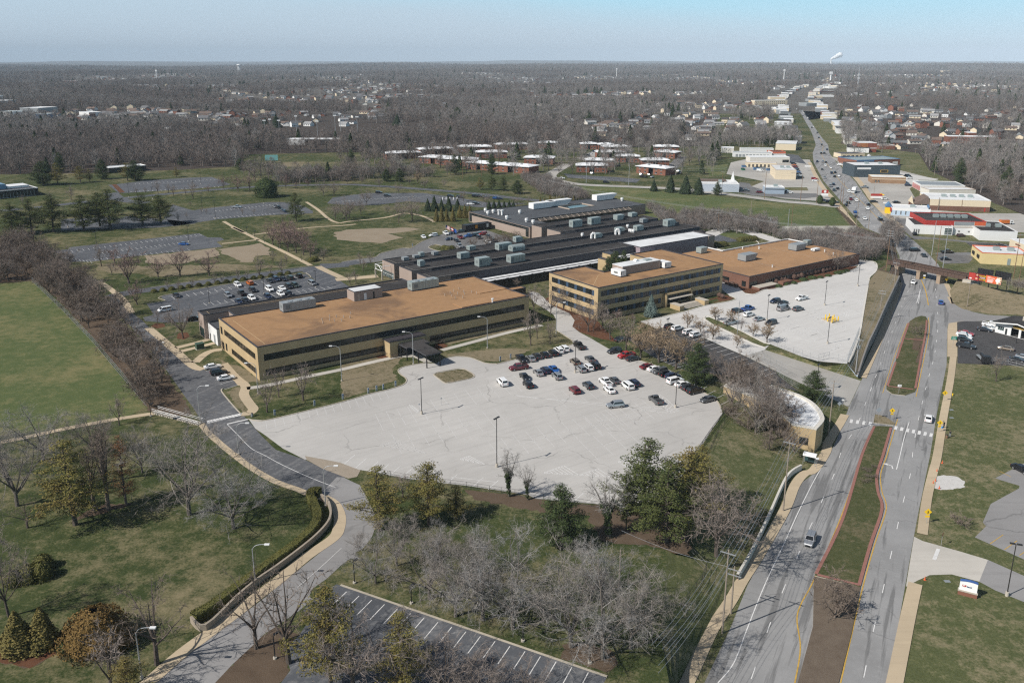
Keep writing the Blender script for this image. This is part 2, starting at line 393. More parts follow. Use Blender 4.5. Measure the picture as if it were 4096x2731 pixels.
lot=pts(0,'ml',[(1712,1318),(1830,1328),(2000,1290),(2200,1243)],'mc',[(0,1200),(200,1145),(330,1115),(420,1085),(447,1060),(440,1035),(405,1010),(390,985),(420,963),(500,945),(575,935),(655,935),(705,903),(790,888),(880,895),(940,915),(990,933),(1060,938),(1130,925),(1600,803),(1587,778),(1475,705),(1482,640),(1460,600),(1400,560),(1330,520),(1293,470),(1293,440),(1350,448),(1390,480),(1440,530),(1500,560),(1570,590),(1606,640),(1590,682),(1640,722),(1720,765),(1840,835),(1930,870),(2000,900),(2060,918),(2140,945),(2260,985)],'mr',[(0,1062),(150,1140),(230,1190),(262,1245),(272,1280),(240,1330),(85,1568)],'f',[(1545,1130),(1525,1150),(1400,1160),(1230,1145)],'bc',[(1290,275),(1100,245),(860,210),(640,185),(440,160),(240,120),(120,100),(0,65)],'f',[(745,1058),(700,1055),(650,1030),(610,1000)],'ml',[(1760,1385)])
sheet('parking_lot',lot,M.lot,.03)
road=pts(0,'ml',[(800,440),(835,470),(872,560),(980,640),(1030,690),(1200,840),(1290,910),(1390,970),(1420,985),(1535,943),(1650,1085),(1540,1110),(1527,1130),(1600,1220),(1700,1318),(1800,1432),(1900,1530)],'f',[(700,1055),(740,1075),(805,1097)],'bl',[(2320,150),(2190,285),(2130,260),(2030,220),(1900,170),(1780,110),(1680,55),(1610,0)],'ml',[(1520,1480),(1450,1410),(1400,1352),(1330,1240),(1250,1130),(1160,1000),(1080,900),(1000,790),(900,680),(800,580),(755,500)])
sheet('road',road,M.road_dark,.024)
rl=pts(0,'bl',[(2190,283),(2320,150)],'bc',[(0,145),(70,180),(125,205),(180,300),(235,420),(240,480),(210,560),(150,640),(95,670),(95,690),(130,712),(60,712),(0,755)],'bl',[(2250,850),(2150,920),(2130,970),(2155,992),(2060,1070),(1900,1180),(1820,1230),(1740,1310),(1600,1440),(1480,1568),(1330,1750),(850,1750),(1075,1568),(1290,1380),(1480,1220),(1650,1110),(1800,1000),(1930,890),(2080,770),(2230,650),(2320,565),(2350,500),(2350,430),(2320,370),(2280,325),(2225,290)])
sheet('road',rl,M.road_light,.020)
sheet('mulch_bed',pts(0,'f',[(700,1047),(745,1055),(780,1062),(828,1080),(820,1095),(800,1099),(740,1076),(705,1056)]),M.gravel,.05)
sheet('parking_lot',pts(0,'bc',[(0,898),(1830,1525),(1700,1750)],'bl',[(1800,1750),(2000,1480),(1960,1340),(2060,1240),(2150,1105),(2085,1070),(2150,1000),(2318,888)]),M.asphalt,.02)
ul=pts(0,'mc',[(2060,650),(2352,583)],'mr',[(150,540),(325,508),(362,490),(322,470),(270,430),(258,330),(300,345),(430,453),(490,460),(560,430),(620,425),(760,390),(1000,340),(1160,295),(1200,275),(1216,252),(1212,222),(1310,235),(1336,258),(1330,300),(1285,345),(1284,368),(1275,400),(1240,600),(1220,720),(1180,850),(1130,938),(940,922),(820,890),(600,803),(560,845),(430,885),(300,830),(110,745),(20,692)],'mc',[(2240,688),(2165,695)])
sheet('parking_lot',ul,M.lot2,.024)
sheet('parking_lot',pts(0,'mc',[(2165,697),(2240,690)],'mr',[(20,694),(110,747),(300,832),(430,887),(640,992),(640,1008),(800,1132),(760,1120),(600,1075),(380,1040),(230,1010),(60,1000)],'mc',[(2200,920),(2080,850),(1960,760)]),M.asphalt_new,.02)
sheet('parking_lot',pts(0,'ml',[(1010,525),(1140,505),(1108,478),(1118,467),(1500,402),(2050,322),(2110,320),(2140,348),(2200,378),(2300,420),(1900,500),(1370,600),(1365,648),(1150,655),(1000,645),(985,620),(1060,600)]),M.asphalt,.02)
sheet('parking_lot',pts(0,'ml',[(335,165),(470,150),(480,136),(1370,40),(1430,68),(1520,68),(1545,85),(1490,100),(1535,132),(1300,160),(1000,190),(640,235),(455,238),(405,180)]),M.asphalt,.02)
sheet('parking_lot',pts(0,'tl',[(1190,1408),(1240,1425),(1330,1450),(1450,1432),(1840,1393),(2000,1393),(2100,1425),(2155,1455),(2155,1470),(1870,1482),(1650,1500),(1500,1512),(1350,1535),(1200,1560),(1130,1500)]),M.asphalt,.03)
sheet('parking_lot',pts(0,'tl',[(745,1275),(820,1268),(1000,1245),(1300,1225),(1460,1220),(1590,1270),(1530,1283),(1350,1300),(870,1330),(815,1330)]),M.asphalt,.05)
sheet('parking_lot',pts(0,'tl',[(420,1510),(900,1490),(1220,1520),(1350,1540),(1100,1568),(420,1590)]),M.asphalt,.03)
sheet('mulch_bed',pts(0,'tl',[(770,1272),(800,1270),(860,1325),(825,1330)]),M.mulch,.10)
sheet('parking_lot',pts(0,'tc',[(-60,1362),(60,1345),(200,1330),(560,1330),(850,1370),(1000,1395),(1280,1400),(1150,1420),(960,1430),(700,1405),(450,1388),(250,1412),(100,1418),(-100,1402)]),M.asphalt,.05)
sheet('parking_lot',pts(0,'tc',[(1530,1195),(1560,1225),(1700,1235),(2030,1260),(2060,1235),(1900,1222),(1600,1205)]),M.asphalt,.06)
sheet('parking_lot',pts(0,'mc',[(0,268),(0,238),(110,220),(230,205),(265,182),(330,163),(420,143),(480,142),(530,112),(560,95),(620,70),(760,25),(860,10),(1000,18),(1100,55),(1200,80),(1130,130),(850,155),(760,150),(650,117),(610,128),(600,142),(640,155),(690,165),(500,200),(300,230)]),M.yard,.03)
def road_line(name,P,w,mat,off=.03,av=False):return strip(name,P,w,mat,0,off,True,av)
road_line('road',pts(0,'ml',[(760,480),(880,450),(1020,430),(1400,378),(1900,312),(2200,275),(2400,258)]),7.0,M.asphalt,.035)
road_line('road',pts(0,'mc',[(-150,262),(0,255),(120,235)]),6.5,M.asphalt,.036)
road_line('road',pts(0,'ml',[(2130,285),(2200,325),(2300,395),(2420,470)]),8.5,M.asphalt,.04)
road_line('road',pts(0,'tl',[(-200,1470),(250,1430),(600,1390),(830,1368),(1200,1332),(1750,1288),(2352,1272)],'tc',[(200,1280),(400,1292),(900,1332),(1250,1372),(1400,1385)]),7.5,M.asphalt,.06)
road_line('road',pts(0,'tl',[(760,1330),(830,1375),(1000,1400)]),9,M.asphalt,.07)
road_line('road',pts(0,'tc',[(1560,1130),(1500,1165),(1440,1205),(1462,1235),(1560,1260),(1700,1275),(2000,1287),(2352,1303)],'tr',[(120,1322),(300,1338),(500,1362),(700,1388),(880,1402),(1075,1425)]),9.5,M.lot3,.06)
road_line('road',pts(0,'tc',[(2230,1210),(2300,1130),(2345,1080)]),9,M.far_road,.06)
road_line('road',pts(0,'mc',[(2110,20),(2200,30),(2352,60)],'mr',[(150,60),(250,20),(330,5),(480,40),(640,90),(900,180),(1205,262)]),8,M.lot2,.03)
road_line('road',pts(0,'mr',[(60,20),(200,60),(330,100)]),11,M.asphalt,.028)
WK=[(2.2,'walk',pk('ml',(1600,0),(1700,45),(1790,90),(1950,165),(2140,262))),(2.0,'walk',pk('tl',(2110,1392),(2190,1445),(2260,1505),(2330,1535),'tc',(60,1525),(300,1500),(430,1470),(560,1490),(640,1530))),(2.0,'walk',pk('tl',(1540,1525),(1600,1560),(1680,1600))),(2,'walk',pk('ml',(1530,112),(1640,100),(1785,84))),(1.8,'walk',pk('ml',(1740,50),(1900,30),(2150,0),'tl',(2352,1555),'tc',(100,1545))),(2.4,'walk',pk('ml',(620,360),(700,385),(780,440),(850,500),(905,590))),(2.6,'walk',pk('ml',(1020,690),(1110,765),(1220,860),(1330,955),(1400,978))),(2.6,'walk',pk('ml',(1540,940),(1620,1030),(1690,1090),(1680,1150),(1720,1215),(1745,1250),(1715,1280),(1665,1285))),(2.2,'walk2',pk('ml',(1700,1108),(1850,1085),(2150,1020),'mc',(0,978),(200,930),(380,890),(560,850))),(2.2,'walk2',pk('mc',(690,845),(900,790),(1130,728),(1380,672))),(2.4,'walk',pk('ml',(1210,830),(1350,795),(1440,770))),(2.2,'walk',pk('ml',(1240,855),(1380,820),(1480,795))),(2.6,'walk',pk('ml',(1345,930),(1400,880),(1460,850),(1530,840))),(3.2,'walk',pk('ml',(2190,268),(2230,290),(2352,345))),(5,'walk',pk('mc',(-40,360),(80,350),(250,335))),(2.0,'walk',pk('ml',(0,1480),(200,1440),(450,1385),(800,1320),(1060,1280))),(1.6,'walk',pk('ml',(1385,1350),(1440,1418),(1530,1500),'bl',(1620,5),(1740,93),(1900,183),(2040,233),(2130,272))),(2.3,'walk',pk('bl',(2215,285),(2300,335),(2340,420),(2332,510),(2290,575),(2110,700),(1900,875),(1720,1010),(1640,1075),(1460,1210),(1250,1365),(1050,1540),(880,1690)))]
for w_,m_,q in WK:strip('path',ats(q),w_,M[m_],.0,.055)
sheet('path',pts(0,'V',[(420,215),(520,190),(690,292),(600,305)]),M.walk2,.05)
sheet('path',pts(0,'V',[(220,215),(330,190),(450,200),(440,235),(330,240)]),M.walk2,.058)
sheet('path',pts(0,'ml',[(1520,945),(1570,930),(1660,1085),(1640,1090)]),M.walk,.052)
def kerb(q,mat='kerb',w_=.28,av=False,z=0):
 return[at(c,x,y,z)for c,x,y in q]
KB=MB()
for q in[pk('ml',(1712,1318),(1760,1330),(1830,1328),(2000,1290),(2352,1203),'mc',(200,1145),(330,1115),(420,1085),(447,1060),(440,1035),(405,1010),(390,985),(420,963),(500,945),(575,933)),pk('mc',(700,905),(790,888),(880,895),(940,915),(990,933),(1060,938),(1130,925),(1600,803),(1587,778),(1475,705)),pk('mc',(635,1015),(680,1050),(715,1072),(760,1068),(890,1040),(915,1025),(900,1005),(850,978),(805,973),(720,988),(655,1000),(635,1015)),pk('bc',(-5,895),(900,1205),(1830,1525)),pk('mr',(262,1245),(230,1190),(150,1140),(0,1062),'mc',(2260,985),(2140,945),(2060,918)),pk('ml',(1010,527),(1140,505),(1110,475),(1500,402),(2050,320),(2115,320),(2140,345),(2085,350)),pk('ml',(1030,415),(1400,362),(1900,295),(2130,266)),pk('ml',(1535,1110),(1527,1130),(1600,1220),(1660,1285)),pk('mc',(0,238),(110,220),(230,205),(265,182),(330,163),(420,143),(480,142),(530,112),(560,95)),pk('mc',(690,165),(640,155),(602,140),(612,127),(650,117),(760,148))]:
 strip_mb(ats(q),.3,.13,KB,.02,True)
structure(KB.build('kerb',M.kerb))
KW=MB()
for q in[pk('mr',(600,803),(560,792),(420,722),(300,662),(175,612),(148,618),(150,632),(200,668),(330,728),(480,800),(568,828)),pk('mc',(2060,650),(2352,583),'mr',(150,540),(325,508),(362,490),(322,470)),pk('mr',(430,455),(490,460),(560,430),(620,425),(760,390),(1000,340),(1160,295),(1200,275),(1214,255)),pk('mr',(1212,222),(1310,235),(1336,258),(1330,300),(1285,345),(1284,368)),pk('mr',(1275,400),(1240,600),(1220,720),(1180,850),(1140,930)),pk('mr',(205,125),(260,152),(400,150),(500,130),(520,105),(480,80))]:
 strip_mb(ats(q),.4,.13,KW,.02,True)
structure(KW.build('kerb',M.kerbw))
def isl(name,mat,off,*a,rough=0):return sheet(name,pts(0,*a),mat,off,rough=rough)
isl('lawn',M.dry,.10,'mc',[(640,1015),(680,1048),(715,1068),(760,1064),(888,1037),(910,1025),(898,1007),(850,981),(805,977),(720,992),(657,1004)])
isl('lawn',M.verge,.10,'mr',[(600,808),(555,797),(420,727),(300,667),(178,618),(155,622),(155,630),(204,664),(332,722),(480,794),(560,822)])
isl('mulch_bed',M.mulch,.012,'mc',[(1385,500),(1440,535),(1500,565),(1565,595),(1600,640),(1585,680),(1640,718),(1760,760),(1900,790),(1760,640),(1640,560),(1470,455)],rough=.25)
isl('mulch_bed',M.mulch,.012,'mr',[(432,450),(480,458),(560,428),(620,423),(760,388),(1000,338),(1160,293),(1200,270),(1150,255),(900,310),(700,355),(520,390),(440,420),(300,345),(270,330),(265,350)])
isl('mulch_bed',M.mulch,.014,'mr',[(-20,560),(120,530),(320,500),(350,488),(300,465),(240,480),(60,520),(-60,545)],rough=.2)
isl('lawn',M.lawn,.018,'mr',[(30,552),(150,528),(250,505),(235,490),(120,515),(40,535)])
isl('mulch_bed',M.mulch,.012,'mc',[(230,895),(350,910),(385,890),(330,860),(250,880)],rough=.25);isl('mulch_bed',M.mulch,.013,'mc',[(640,835),(690,840),(735,815),(690,790),(640,800)],rough=.25)
isl('mulch_bed',M.mulch,.012,'ml',[(1040,680),(1080,695),(1140,682),(1130,662),(1070,660)],rough=.2);isl('mulch_bed',M.mulch,.012,'ml',[(1215,765),(1270,770),(1308,750),(1290,722),(1230,725)],rough=.25)
isl('mulch_bed',M.leaf,.012,'bl',[(-60,1310),(200,1350),(460,1300),(470,1330),(330,1400),(200,1468),(0,1420),(-60,1420)],rough=.3)
sheet('mulch_bed',pts(0,'bl',[(-80,1315),(180,1365),(400,1310),(455,1325),(330,1395),(200,1466),(100,1435),(-80,1425)]),M.mulch,.016,rough=.25)
isl('mulch_bed',M.leaf,.012,'bl',[(1880,1180),(1960,1180),(2050,1240),(1960,1340),(2000,1480),(1800,1750),(1350,1750),(1480,1568),(1600,1440),(1740,1310),(1820,1235)],rough=.3)
isl('mulch_bed',M.leaf,.012,'bc',[(1520,1390),(1830,1500),(1900,1440),(1850,1340),(1640,1280),(1530,1310)],rough=.4)
isl('mulch_bed',M.leaf,.012,'bc',[(860,240),(1290,290),(1600,335),(1900,360),(2100,400),(2330,200),(2400,420),(2400,700),(2100,620),(1800,600),(1700,420),(1300,380),(900,300)],rough=.5)
isl('mulch_bed',M.leaf,.012,'bl',[(480,470),(700,400),(900,345),(900,330),(700,340),(540,420)],rough=.4)
isl('lawn',M.dry,.011,'ml',[(1560,1130),(1620,1210),(1690,1290),(1730,1265),(1690,1180),(1690,1110),(1640,1095)],rough=.3)
isl('lawn',M.dry,.011,'mc',[(0,920),(400,850),(420,900),(350,985),(380,1040),(200,1120),(0,1180)],rough=.5)
isl('lawn',M.dry,.011,'mc',[(700,770),(1250,670),(1260,690),(720,810)],rough=.4);isl('lawn',M.dry,.011,'mc',[(700,880),(900,850),(1150,830),(1300,840),(1150,915),(1000,925),(880,888)],rough=.5)
isl('bare_ground',M.bare,.012,'ml',[(1520,150),(1640,130),(1800,110),(1860,150),(1850,190),(1760,200),(1740,240),(1660,235),(1600,200),(1540,180)],rough=1.2)
isl('bare_ground',M.bare,.012,'ml',[(1000,195),(1300,165),(1480,140),(1520,190),(1300,240),(1150,260),(1020,250)],rough=1.2)
isl('bare_ground',M.bare,.012,'mc',[(-60,30),(150,8),(450,0),(560,10),(330,45),(420,70),(250,110),(120,100),(-40,80)],rough=1.6)
isl('lawn',M.dry,.010,'ml',[(640,240),(1000,270),(1600,250),(2000,270),(1100,340),(700,300)],rough=1.5)
isl('lawn',M.dry,.010,'ml',[(1480,900),(1700,980),(1800,1060),(1650,1070),(1560,950)],rough=.5)
isl('lawn',M.field,.008,'ml',[(-400,390),(220,370),(420,560),(640,780),(780,960),(1010,1230),(880,1300),(400,1380),(-200,1480),(-900,1300)])
isl('lawn',M.field,.012,'tc',[(1480,1290),(1600,1268),(1800,1280),(2352,1325)],'tr',[(180,1345),(500,1385),(900,1415),(1040,1430),(1180,1600)],'tc',[(2600,1640),(2200,1560),(2090,1480),(1900,1370),(1600,1330)])
isl('lawn',M.field,.012,'tl',[(1900,905),(2352,880)],'tc',[(500,880),(650,868),(640,895),(300,935),(0,945)],'tl',[(2000,940)])
isl('lawn',M.verge,.012,'tl',[(0,1120),(150,1110),(210,1190),(0,1230)]);isl('lawn',M.dry,.011,'tl',[(1950,1120),(2100,1115),(2080,1150),(1940,1150)])
isl('parking_lot',M.lot3,.05,'tc',[(1620,1090),(1780,1020),(1780,1060),(1700,1120)])
LM=MB();LW=MB()
def dash(mb,a,b,w=.12,off=.036):
 w=max(w*1.1,.13)
 a=Vector(a);b=Vector(b);d=b-a
 if d.length<1e-4:return
 d.normalize();n=Vector((-d.y,d.x,0))*w/2;u=ZV(off);mb.quad(a-n+u,b-n+u,b+n+u,a+n+u)
def stalls(mb,p0,p1,d0,n,w=.11,off=.036,spine=False,both=False):
 for i in range(n):
  a=p0.lerp(p1,i/max(1,n-1));dash(mb,a-(d0 if both else ZV(0)),a+d0,w,off)
 if spine:dash(mb,p0,p1,w,off)
U=Vector((.8174,.5760,0));V=Vector((-.5760,.8174,0))
D1=(at('M',735,805)-at('M',540,655));D1*=.5
def rowline(mb,c,a,b,n,k=1.0,both=True,w=.11):stalls(mb,at(c,*a),at(c,*b),D1*k,n,w,.036,True,both)
rowline(LW,'M',(60,915),(700,707),9)
for a,b,n in[((1060,1540),(1880,1310),11)]:stalls(LW,at('mc',*a),at('mc',*b),D1,n,.11,.036,True,True)
stalls(LW,at('mc',260,1340),at('mc',560,1270),D1,5,.1,.036,True,True);stalls(LW,at('mc',560,1260),at('mc',1200,1085),D1,9,.1,.036,True,True)
stalls(LW,at('mc',380,1490),at('mc',1100,1300),D1,9,.1,.036,True,True);stalls(LW,at('mc',1230,1060),at('mc',1700,930),D1,8,.1,.036,True,True);stalls(LW,at('mc',1500,1190),at('mc',1960,1060),D1,8,.1,.036,True,True)
stalls(LW,at('mc',1700,1530),at('mc',2000,1440),D1,4,.11,.036,True,True)
stalls(LW,at('ml',1830,1332),at('mc',300,1128),D1*1.0,16,.1,.036);stalls(LW,at('mc',1140,930),at('mc',1560,822),D1*1.0,9,.1,.036)
KN=at('bc',100,80)-at('bc',170,20)
for x,y in[(20,60),(100,85),(180,108),(255,125),(330,140),(410,158),(490,168),(570,178),(725,195),(905,215),(1010,235),(1340,280),(1460,300),(1600,318),(1690,330)]:
 dash(LM,at('bc',x,y),at('bc',x+72,y-62),.12)
dash(LM,at('bc',755,150),at('bc',1060,185))
for i in range(11):
 p=at('M',500,335).lerp(at('M',1290,700),i/10.);dash(LW,p,p+D1*.0+(at('M',640,300)-at('M',515,350))*1.0,.1)
def hatch(mb,q,n,c='bc',w=.12):
 n=max(2,int(n*.6))if c=='G' else n
 P=[at(c,*p)for p in q]
 for a,b in zip(P,P[1:]+P[:1]):dash(mb,a,b,w)
 a,b,d=P[0],P[1],P[2]
 for i in range(1,n):
  s=i/n;dash(mb,a.lerp(b,s),a.lerp(d,s)if len(P)==3 else P[3].lerp(d,s),w)
hatch(LM,[(1390,122),(1530,72),(1635,138)],7);hatch(LM,[(815,28),(880,5),(990,65)],5);hatch(LM,[(1635,138),(1765,92),(1850,150)],6);hatch(LM,[(1905,45),(2035,-5),(1995,105)],6)
hatch(LM,[(1190,1155),(1240,1165),(2320,1255),(2240,1275)],1,'mc')
P4=[at('M',*p)for p in[(700,603),(760,640),(885,757),(808,778),(690,705)]]
for a,b in zip(P4,P4[1:]+P4[:1]):dash(LM,a,b)
for i in range(1,6):dash(LM,P4[0].lerp(P4[2],i/6),P4[4].lerp(P4[3],i/6))
hatch(LW,[(260,1500),(375,1465),(585,1555)],8,'mc');
for i in range(8):
 a=at('V',420+13*i,797+11*i);dash(LM,a,a+(at('V',405,822)-at('V',420,797)),.1)
dash(LM,at('V',420,797),at('V',530,880),.1)
BD=at('bc',1068,1430)-at('bc',1150,1310)
for i in range(18):
 p=at('bc',35,940).lerp(at('bc',1700,1495),i/17.);dash(LM,p,p+BD,.13)
for i in range(23):
 p=at('mc',2085,640).lerp(at('mr',320,507),i/16.)if i<17 else None
 if p is not None:dash(LM,p,p+(at('mc',2150,690)-at('mc',2095,648))*.75,.11)
for i in range(28):
 p=at('mr',620,428).lerp(at('mr',1150,300),i/27.);dash(LM,p,p+(at('mr',705,428)-at('mr',660,415))*1.2,.11)
D3=(at('G',415,1085)-at('G',85,1178))*.5
for(a,b,n)in[((300,1000),(705,1300),8),((-160,965),(300,1170),4),((200,640),(640,960),8),((-400,760),(200,1010),7),((-130,600),(330,795),6),((130,450),(640,640),8),((-250,540),(130,450),1),((470,290),(880,470),6),((-700,780),(-150,1000),7),((-900,950),(-420,1200),6)]:
 P0,P1=at('G',*a),at('G',*b);stalls(LM,P0,P1,D3,n,.11,.036,n>2,True)
hatch(LM,[(710,720),(905,612),(855,770)],8,'G');hatch(LM,[(265,775),(390,742),(585,905)],8,'G');hatch(LM,[(1000,455),(1140,425),(1110,570)],8,'G');hatch(LM,[(980,285),(1150,250),(1130,300)],5,'G');hatch(LM,[(700,935),(830,895),(800,1000)],3,'G');hatch(LM,[(550,1355),(740,1225),(705,1300)],4,'G')
for i in range(12):
 p=at('Cc',1150,780).lerp(at('Cc',1500,900),i/11.);dash(LM,p,p-U*5.2,.11)
for i in range(14):
 p=at('mr',60,720).lerp(at('mr',640,1000),i/13.);dash(LM,p,p-U*5.0,.12,.04)
for i in range(9):
 p=at('M',600,220).lerp(at('M',900,360),i/8.);dash(LM,p,p+U*5,.12,.04)
for c,a,b,n,k in[('ml',(1180,475),(2060,330),20,-1),('ml',(1400,520),(2250,405),20,-1),('ml',(490,158),(1370,45),26,-1),('ml',(700,170),(1250,100),18,-1),('ml',(650,215),(1290,148),18,-1),('ml',(420,200),(620,232),9,-1)]:
 P0,P1=at(c,*a),at(c,*b);dd=(at('L',45,290)-at('L',5,265));dd=dd.normalized()*4.6
 for i in range(n):p=P0.lerp(P1,i/(n-1));dash(LM,p,p+dd,.13,.045)
for c,a,b,n in[('tl',(1480,1450),(1900,1405),18),('tl',(1470,1500),(1880,1470),16),('tl',(900,1320),(1500,1285),22),('tl',(930,1265),(1500,1235),22),('tc',(0,1385),(500,1350),24),('tc',(600,1350),(950,1405),12),('tc',(1600,1220),(2020,1245),14)]:
 P0,P1=at(c,*a),at(c,*b);dd=Vector((.5,-.86,0))*4.8
 for i in range(n):p=P0.lerp(P1,i/(n-1));dash(LM,p,p+dd,.16,.09)
for P in[smooth(pts(0,'ml',[(1565,1355),(1640,1430),(1730,1520)],'bl',[(1820,0),(1930,60),(2080,130),(2200,180),(2310,222)]),6)]:
 for a,b in zip(P,P[1:]):dash(LM,a,b,.14,.045)
P=smooth(pts(0,'bl',[(2352,640),(2200,780),(2050,910)]),5)
for a,b in zip(P,P[1:]):dash(LW,a,b,.12,.045)
for i in range(12):
 a=at('ml',1440,1345).lerp(at('ml',1675,1290),i/11.);b=at('ml',1430,1330).lerp(at('ml',1660,1278),i/11.)
 dash(LM,a+(a-b)*.1,b,.62,.045)
dash(LM,at('ml',1565,1353),at('ml',1708,1320),.5,.045)
for i in range(5):
 a=at('ml',1420,990).lerp(at('ml',1545,1115),i/4.);dash(LM,a,a+(at('ml',1640,1085)-at('ml',1545,1115))*1.1,.12,.045)
structure(LM.build('parking_markings',M.line));structure(LW.build('parking_markings',M.line_worn))
L_=pk('br',(60,1750),(330,1180),(440,905),(700,410),(790,210),(950,90),'mr',(1010,1560),(1090,1390),(1140,1240),(1230,1050),(1350,800),(1455,500),(1502,385),(1490,300),(1492,200),(1440,80),'tr',(1250,1568),(1100,1400),(970,1250),(900,1120),(893,1055),(915,1000),(900,950),(880,900),(850,850),(822,800),(795,750),(772,700))
R_=pk('tr',(795,700),(820,750),(848,800),(888,850),(922,900),(958,950),(1000,1000),(1008,1055),(1058,1120),(1185,1250),(1290,1400),(1475,1568),'mr',(1600,100),(1690,180),(1762,260),(1800,360),(1830,470),(1852,520),(1840,600),(1822,680),(1815,950),(1745,1300),(1702,1568),'br',(1620,400),(1590,560),(1530,900),(1460,1300),(1395,1750))
sheet('road',[at(c,x,y,'A')for c,x,y in L_+R_],M.avenue,.02,av=True)
sheet('road',ats(pk('tr',(772,700),(768,675),(800,655),(860,618),(905,618),(860,645),(800,680),(795,700))),M.far_road,.1)
sheet('road',pts('A','mr',[(1838,470),(1900,548),(2000,582),(2100,602),(2500,625),(2500,655),(2150,640),(1890,652),(1825,680)]),M.road_light,.026,av=True)
sheet('road',pts('A','br',[(1592,560),(1650,590),(1900,660),(2100,720)]+[(2040,870),(1850,820),(1700,825),(1620,860),(1535,905)]),M.walk2,.026,av=True)
sheet('road',pts('A','br',[(2100,720),(2348,830),(2600,950),(2600,1120),(2348,1010),(2150,930),(2040,870)]),M.road_light,.028,av=True)
sheet('parking_lot',pts('A','br',[(2010,565),(2088,488),(2065,462),(2120,335),(2315,228),(2318,210),(2190,172),(2150,158),(2420,20),(2600,20),(2600,830)]),M.road_light,.024,av=True)
sheet('parking_lot',pts('A','mr',[(1888,650),(1950,645),(2140,650),(2500,700),(2500,960),(2110,945),(1890,935),(1893,780)]),M.asphalt_new,.028,av=True)
sheet('path',pts('A','mr',[(1830,660),(1950,640),(1888,652),(1890,890),(1820,890),(1822,700)]),M.walk,.034,av=True)
sheet('parking_lot',pts('A','P',[(1000,1230),(1540,1220),(1540,1330),(1480,1390),(1100,1400),(980,1330)]),M.yard,.03,av=True)
sheet('parking_lot',pts('A','P',[(1430,1070),(2060,1090),(2352,1120),(2352,1230),(1660,1210)]),M.asphalt_new,.03,av=True)
sheet('road',pts('A','P',[(940,1235),(1010,1225),(1500,1225),(1540,1245),(1500,1275),(1000,1265)]),M.far_road,.04,av=True)
sheet('parking_lot',pts('A','tr',[(1015,1080),(1100,1100),(1480,1170),(1760,1240),(1600,1272),(1560,1300),(1640,1440),(2000,1470),(2360,1470),(2360,1600),(2000,1600),(1490,1568),(1300,1400),(1195,1250),(1070,1120)]),M.lot3,.03,av=True)
sheet('parking_lot',pts('A','P',[(230,690),(490,690),(700,700),(700,900),(580,960),(1660,1060),(2100,1080),(1430,1070),(900,1010),(620,1020)]),M.yard,.036,av=True)
sheet('parking_lot',pts('A','tr',[(1290,1190),(1500,1190),(1760,1235),(1680,1262),(1540,1270),(1500,1225)]),M.lot2,.05,av=True)
sheet('parking_lot',pts(0,'tr',[(330,1120),(430,1098),(740,1095),(872,1100),(900,1160),(960,1260),(1050,1395),(860,1380),(700,1370),(560,1345),(400,1320),(395,1275),(470,1285),(560,1250),(300,1200)]),M.lot3,.04)
sheet('parking_lot',pts(0,'Q',[(690,700),(850,720),(890,770),(1060,820),(1400,870),(1900,880),(1960,930),(1700,960),(900,910),(700,860)]),M.yard,.06)
sheet('parking_lot',pts(0,'Q',[(1430,260),(1620,280),(1750,420),(1480,380)]),M.asphalt,.05)
isl('lawn',M.verge,.07,'Q',[(1405,785),(1755,785),(1780,835),(1410,832)]);isl('lawn',M.field,.045,'tr',[(165,1150),(310,1130),(290,1210),(180,1215)])
sheet('lawn',pts('A','P',[(650,1020),(900,1010),(1430,1065),(1640,1210),(1100,1225),(800,1150)]),M.verge,.045,av=True)
sheet('lawn',pts('A','tr',[(1620,1240),(1790,1245),(1810,1265),(1640,1270)]),M.field,.06,av=True)
AW=[pk('mr',(1495,380),(1470,470),(1400,650),(1330,820),(1235,1035)),pk('mr',(1115,1290),(1075,1360),(1000,1480),'br',(985,-20),(900,105),(835,130),(770,210),(700,380),(520,690),(410,860),(330,1000),(200,1200),(60,1500),(-60,1750)),pk('mr',(1862,890),(1842,1050),(1795,1300),(1752,1568),'br',(1722,120),(1680,300),(1648,545)),pk('br',(1600,885),(1552,1100),(1505,1330),(1450,1600),(1420,1750)),pk('mr',(1835,480),(1860,525)),pk('mr',(1815,390),(1850,470),(1868,528)),pk('tr',(1190,1568),(1060,1400),(940,1260),(872,1120)),pk('tr',(1500,1568),(1320,1400),(1215,1250),(1085,1120))]
for q,w_ in zip(AW,(2.2,2.1,1.9,2.3,1.6,1.8,3.0,3.4)):strip('path',ats(q,'A'),w_,M.walk,.10,.03,True,True)
def median(q,mat,off=.0,h=.16):
 P=ats(q,'A');mb=MB();Q=[(p.x,p.y)for p in P]
 a=sum(Q[i][0]*Q[(i+1)%len(Q)][1]-Q[(i+1)%len(Q)][0]*Q[i][1]for i in range(len(Q)))
 if a<0:Q=Q[::-1]
 mb.prism(Q,-4.1,-4+h+off,0,1);o=mb.build('median',[M.kerb,mat]);return structure(o)
median(pk('mr',(1640,610),(1600,622),(1560,648),(1530,720),(1470,905),(1400,1090),(1402,1120),(1440,1148),(1530,1158),(1595,1135),(1612,1100),(1645,900),(1682,720),(1688,645),(1672,615)),M.median)
median(pk('mr',(1322,1288),(1385,1300),(1462,1350),(1450,1362),(1312,1345)),M.dry)
median(pk('mr',(1308,1368),(1442,1372),(1390,1568),'br',(1345,130),(1352,250),(1385,370),(1310,600),(1222,912),(905,832),(1100,420),(1240,0)),M.median)
median(pk('br',(902,838),(1222,912),(1160,1230),(1072,1568),(1045,1750),(740,1750),(822,1450),(895,1180)),M.litter)
BR=MB()
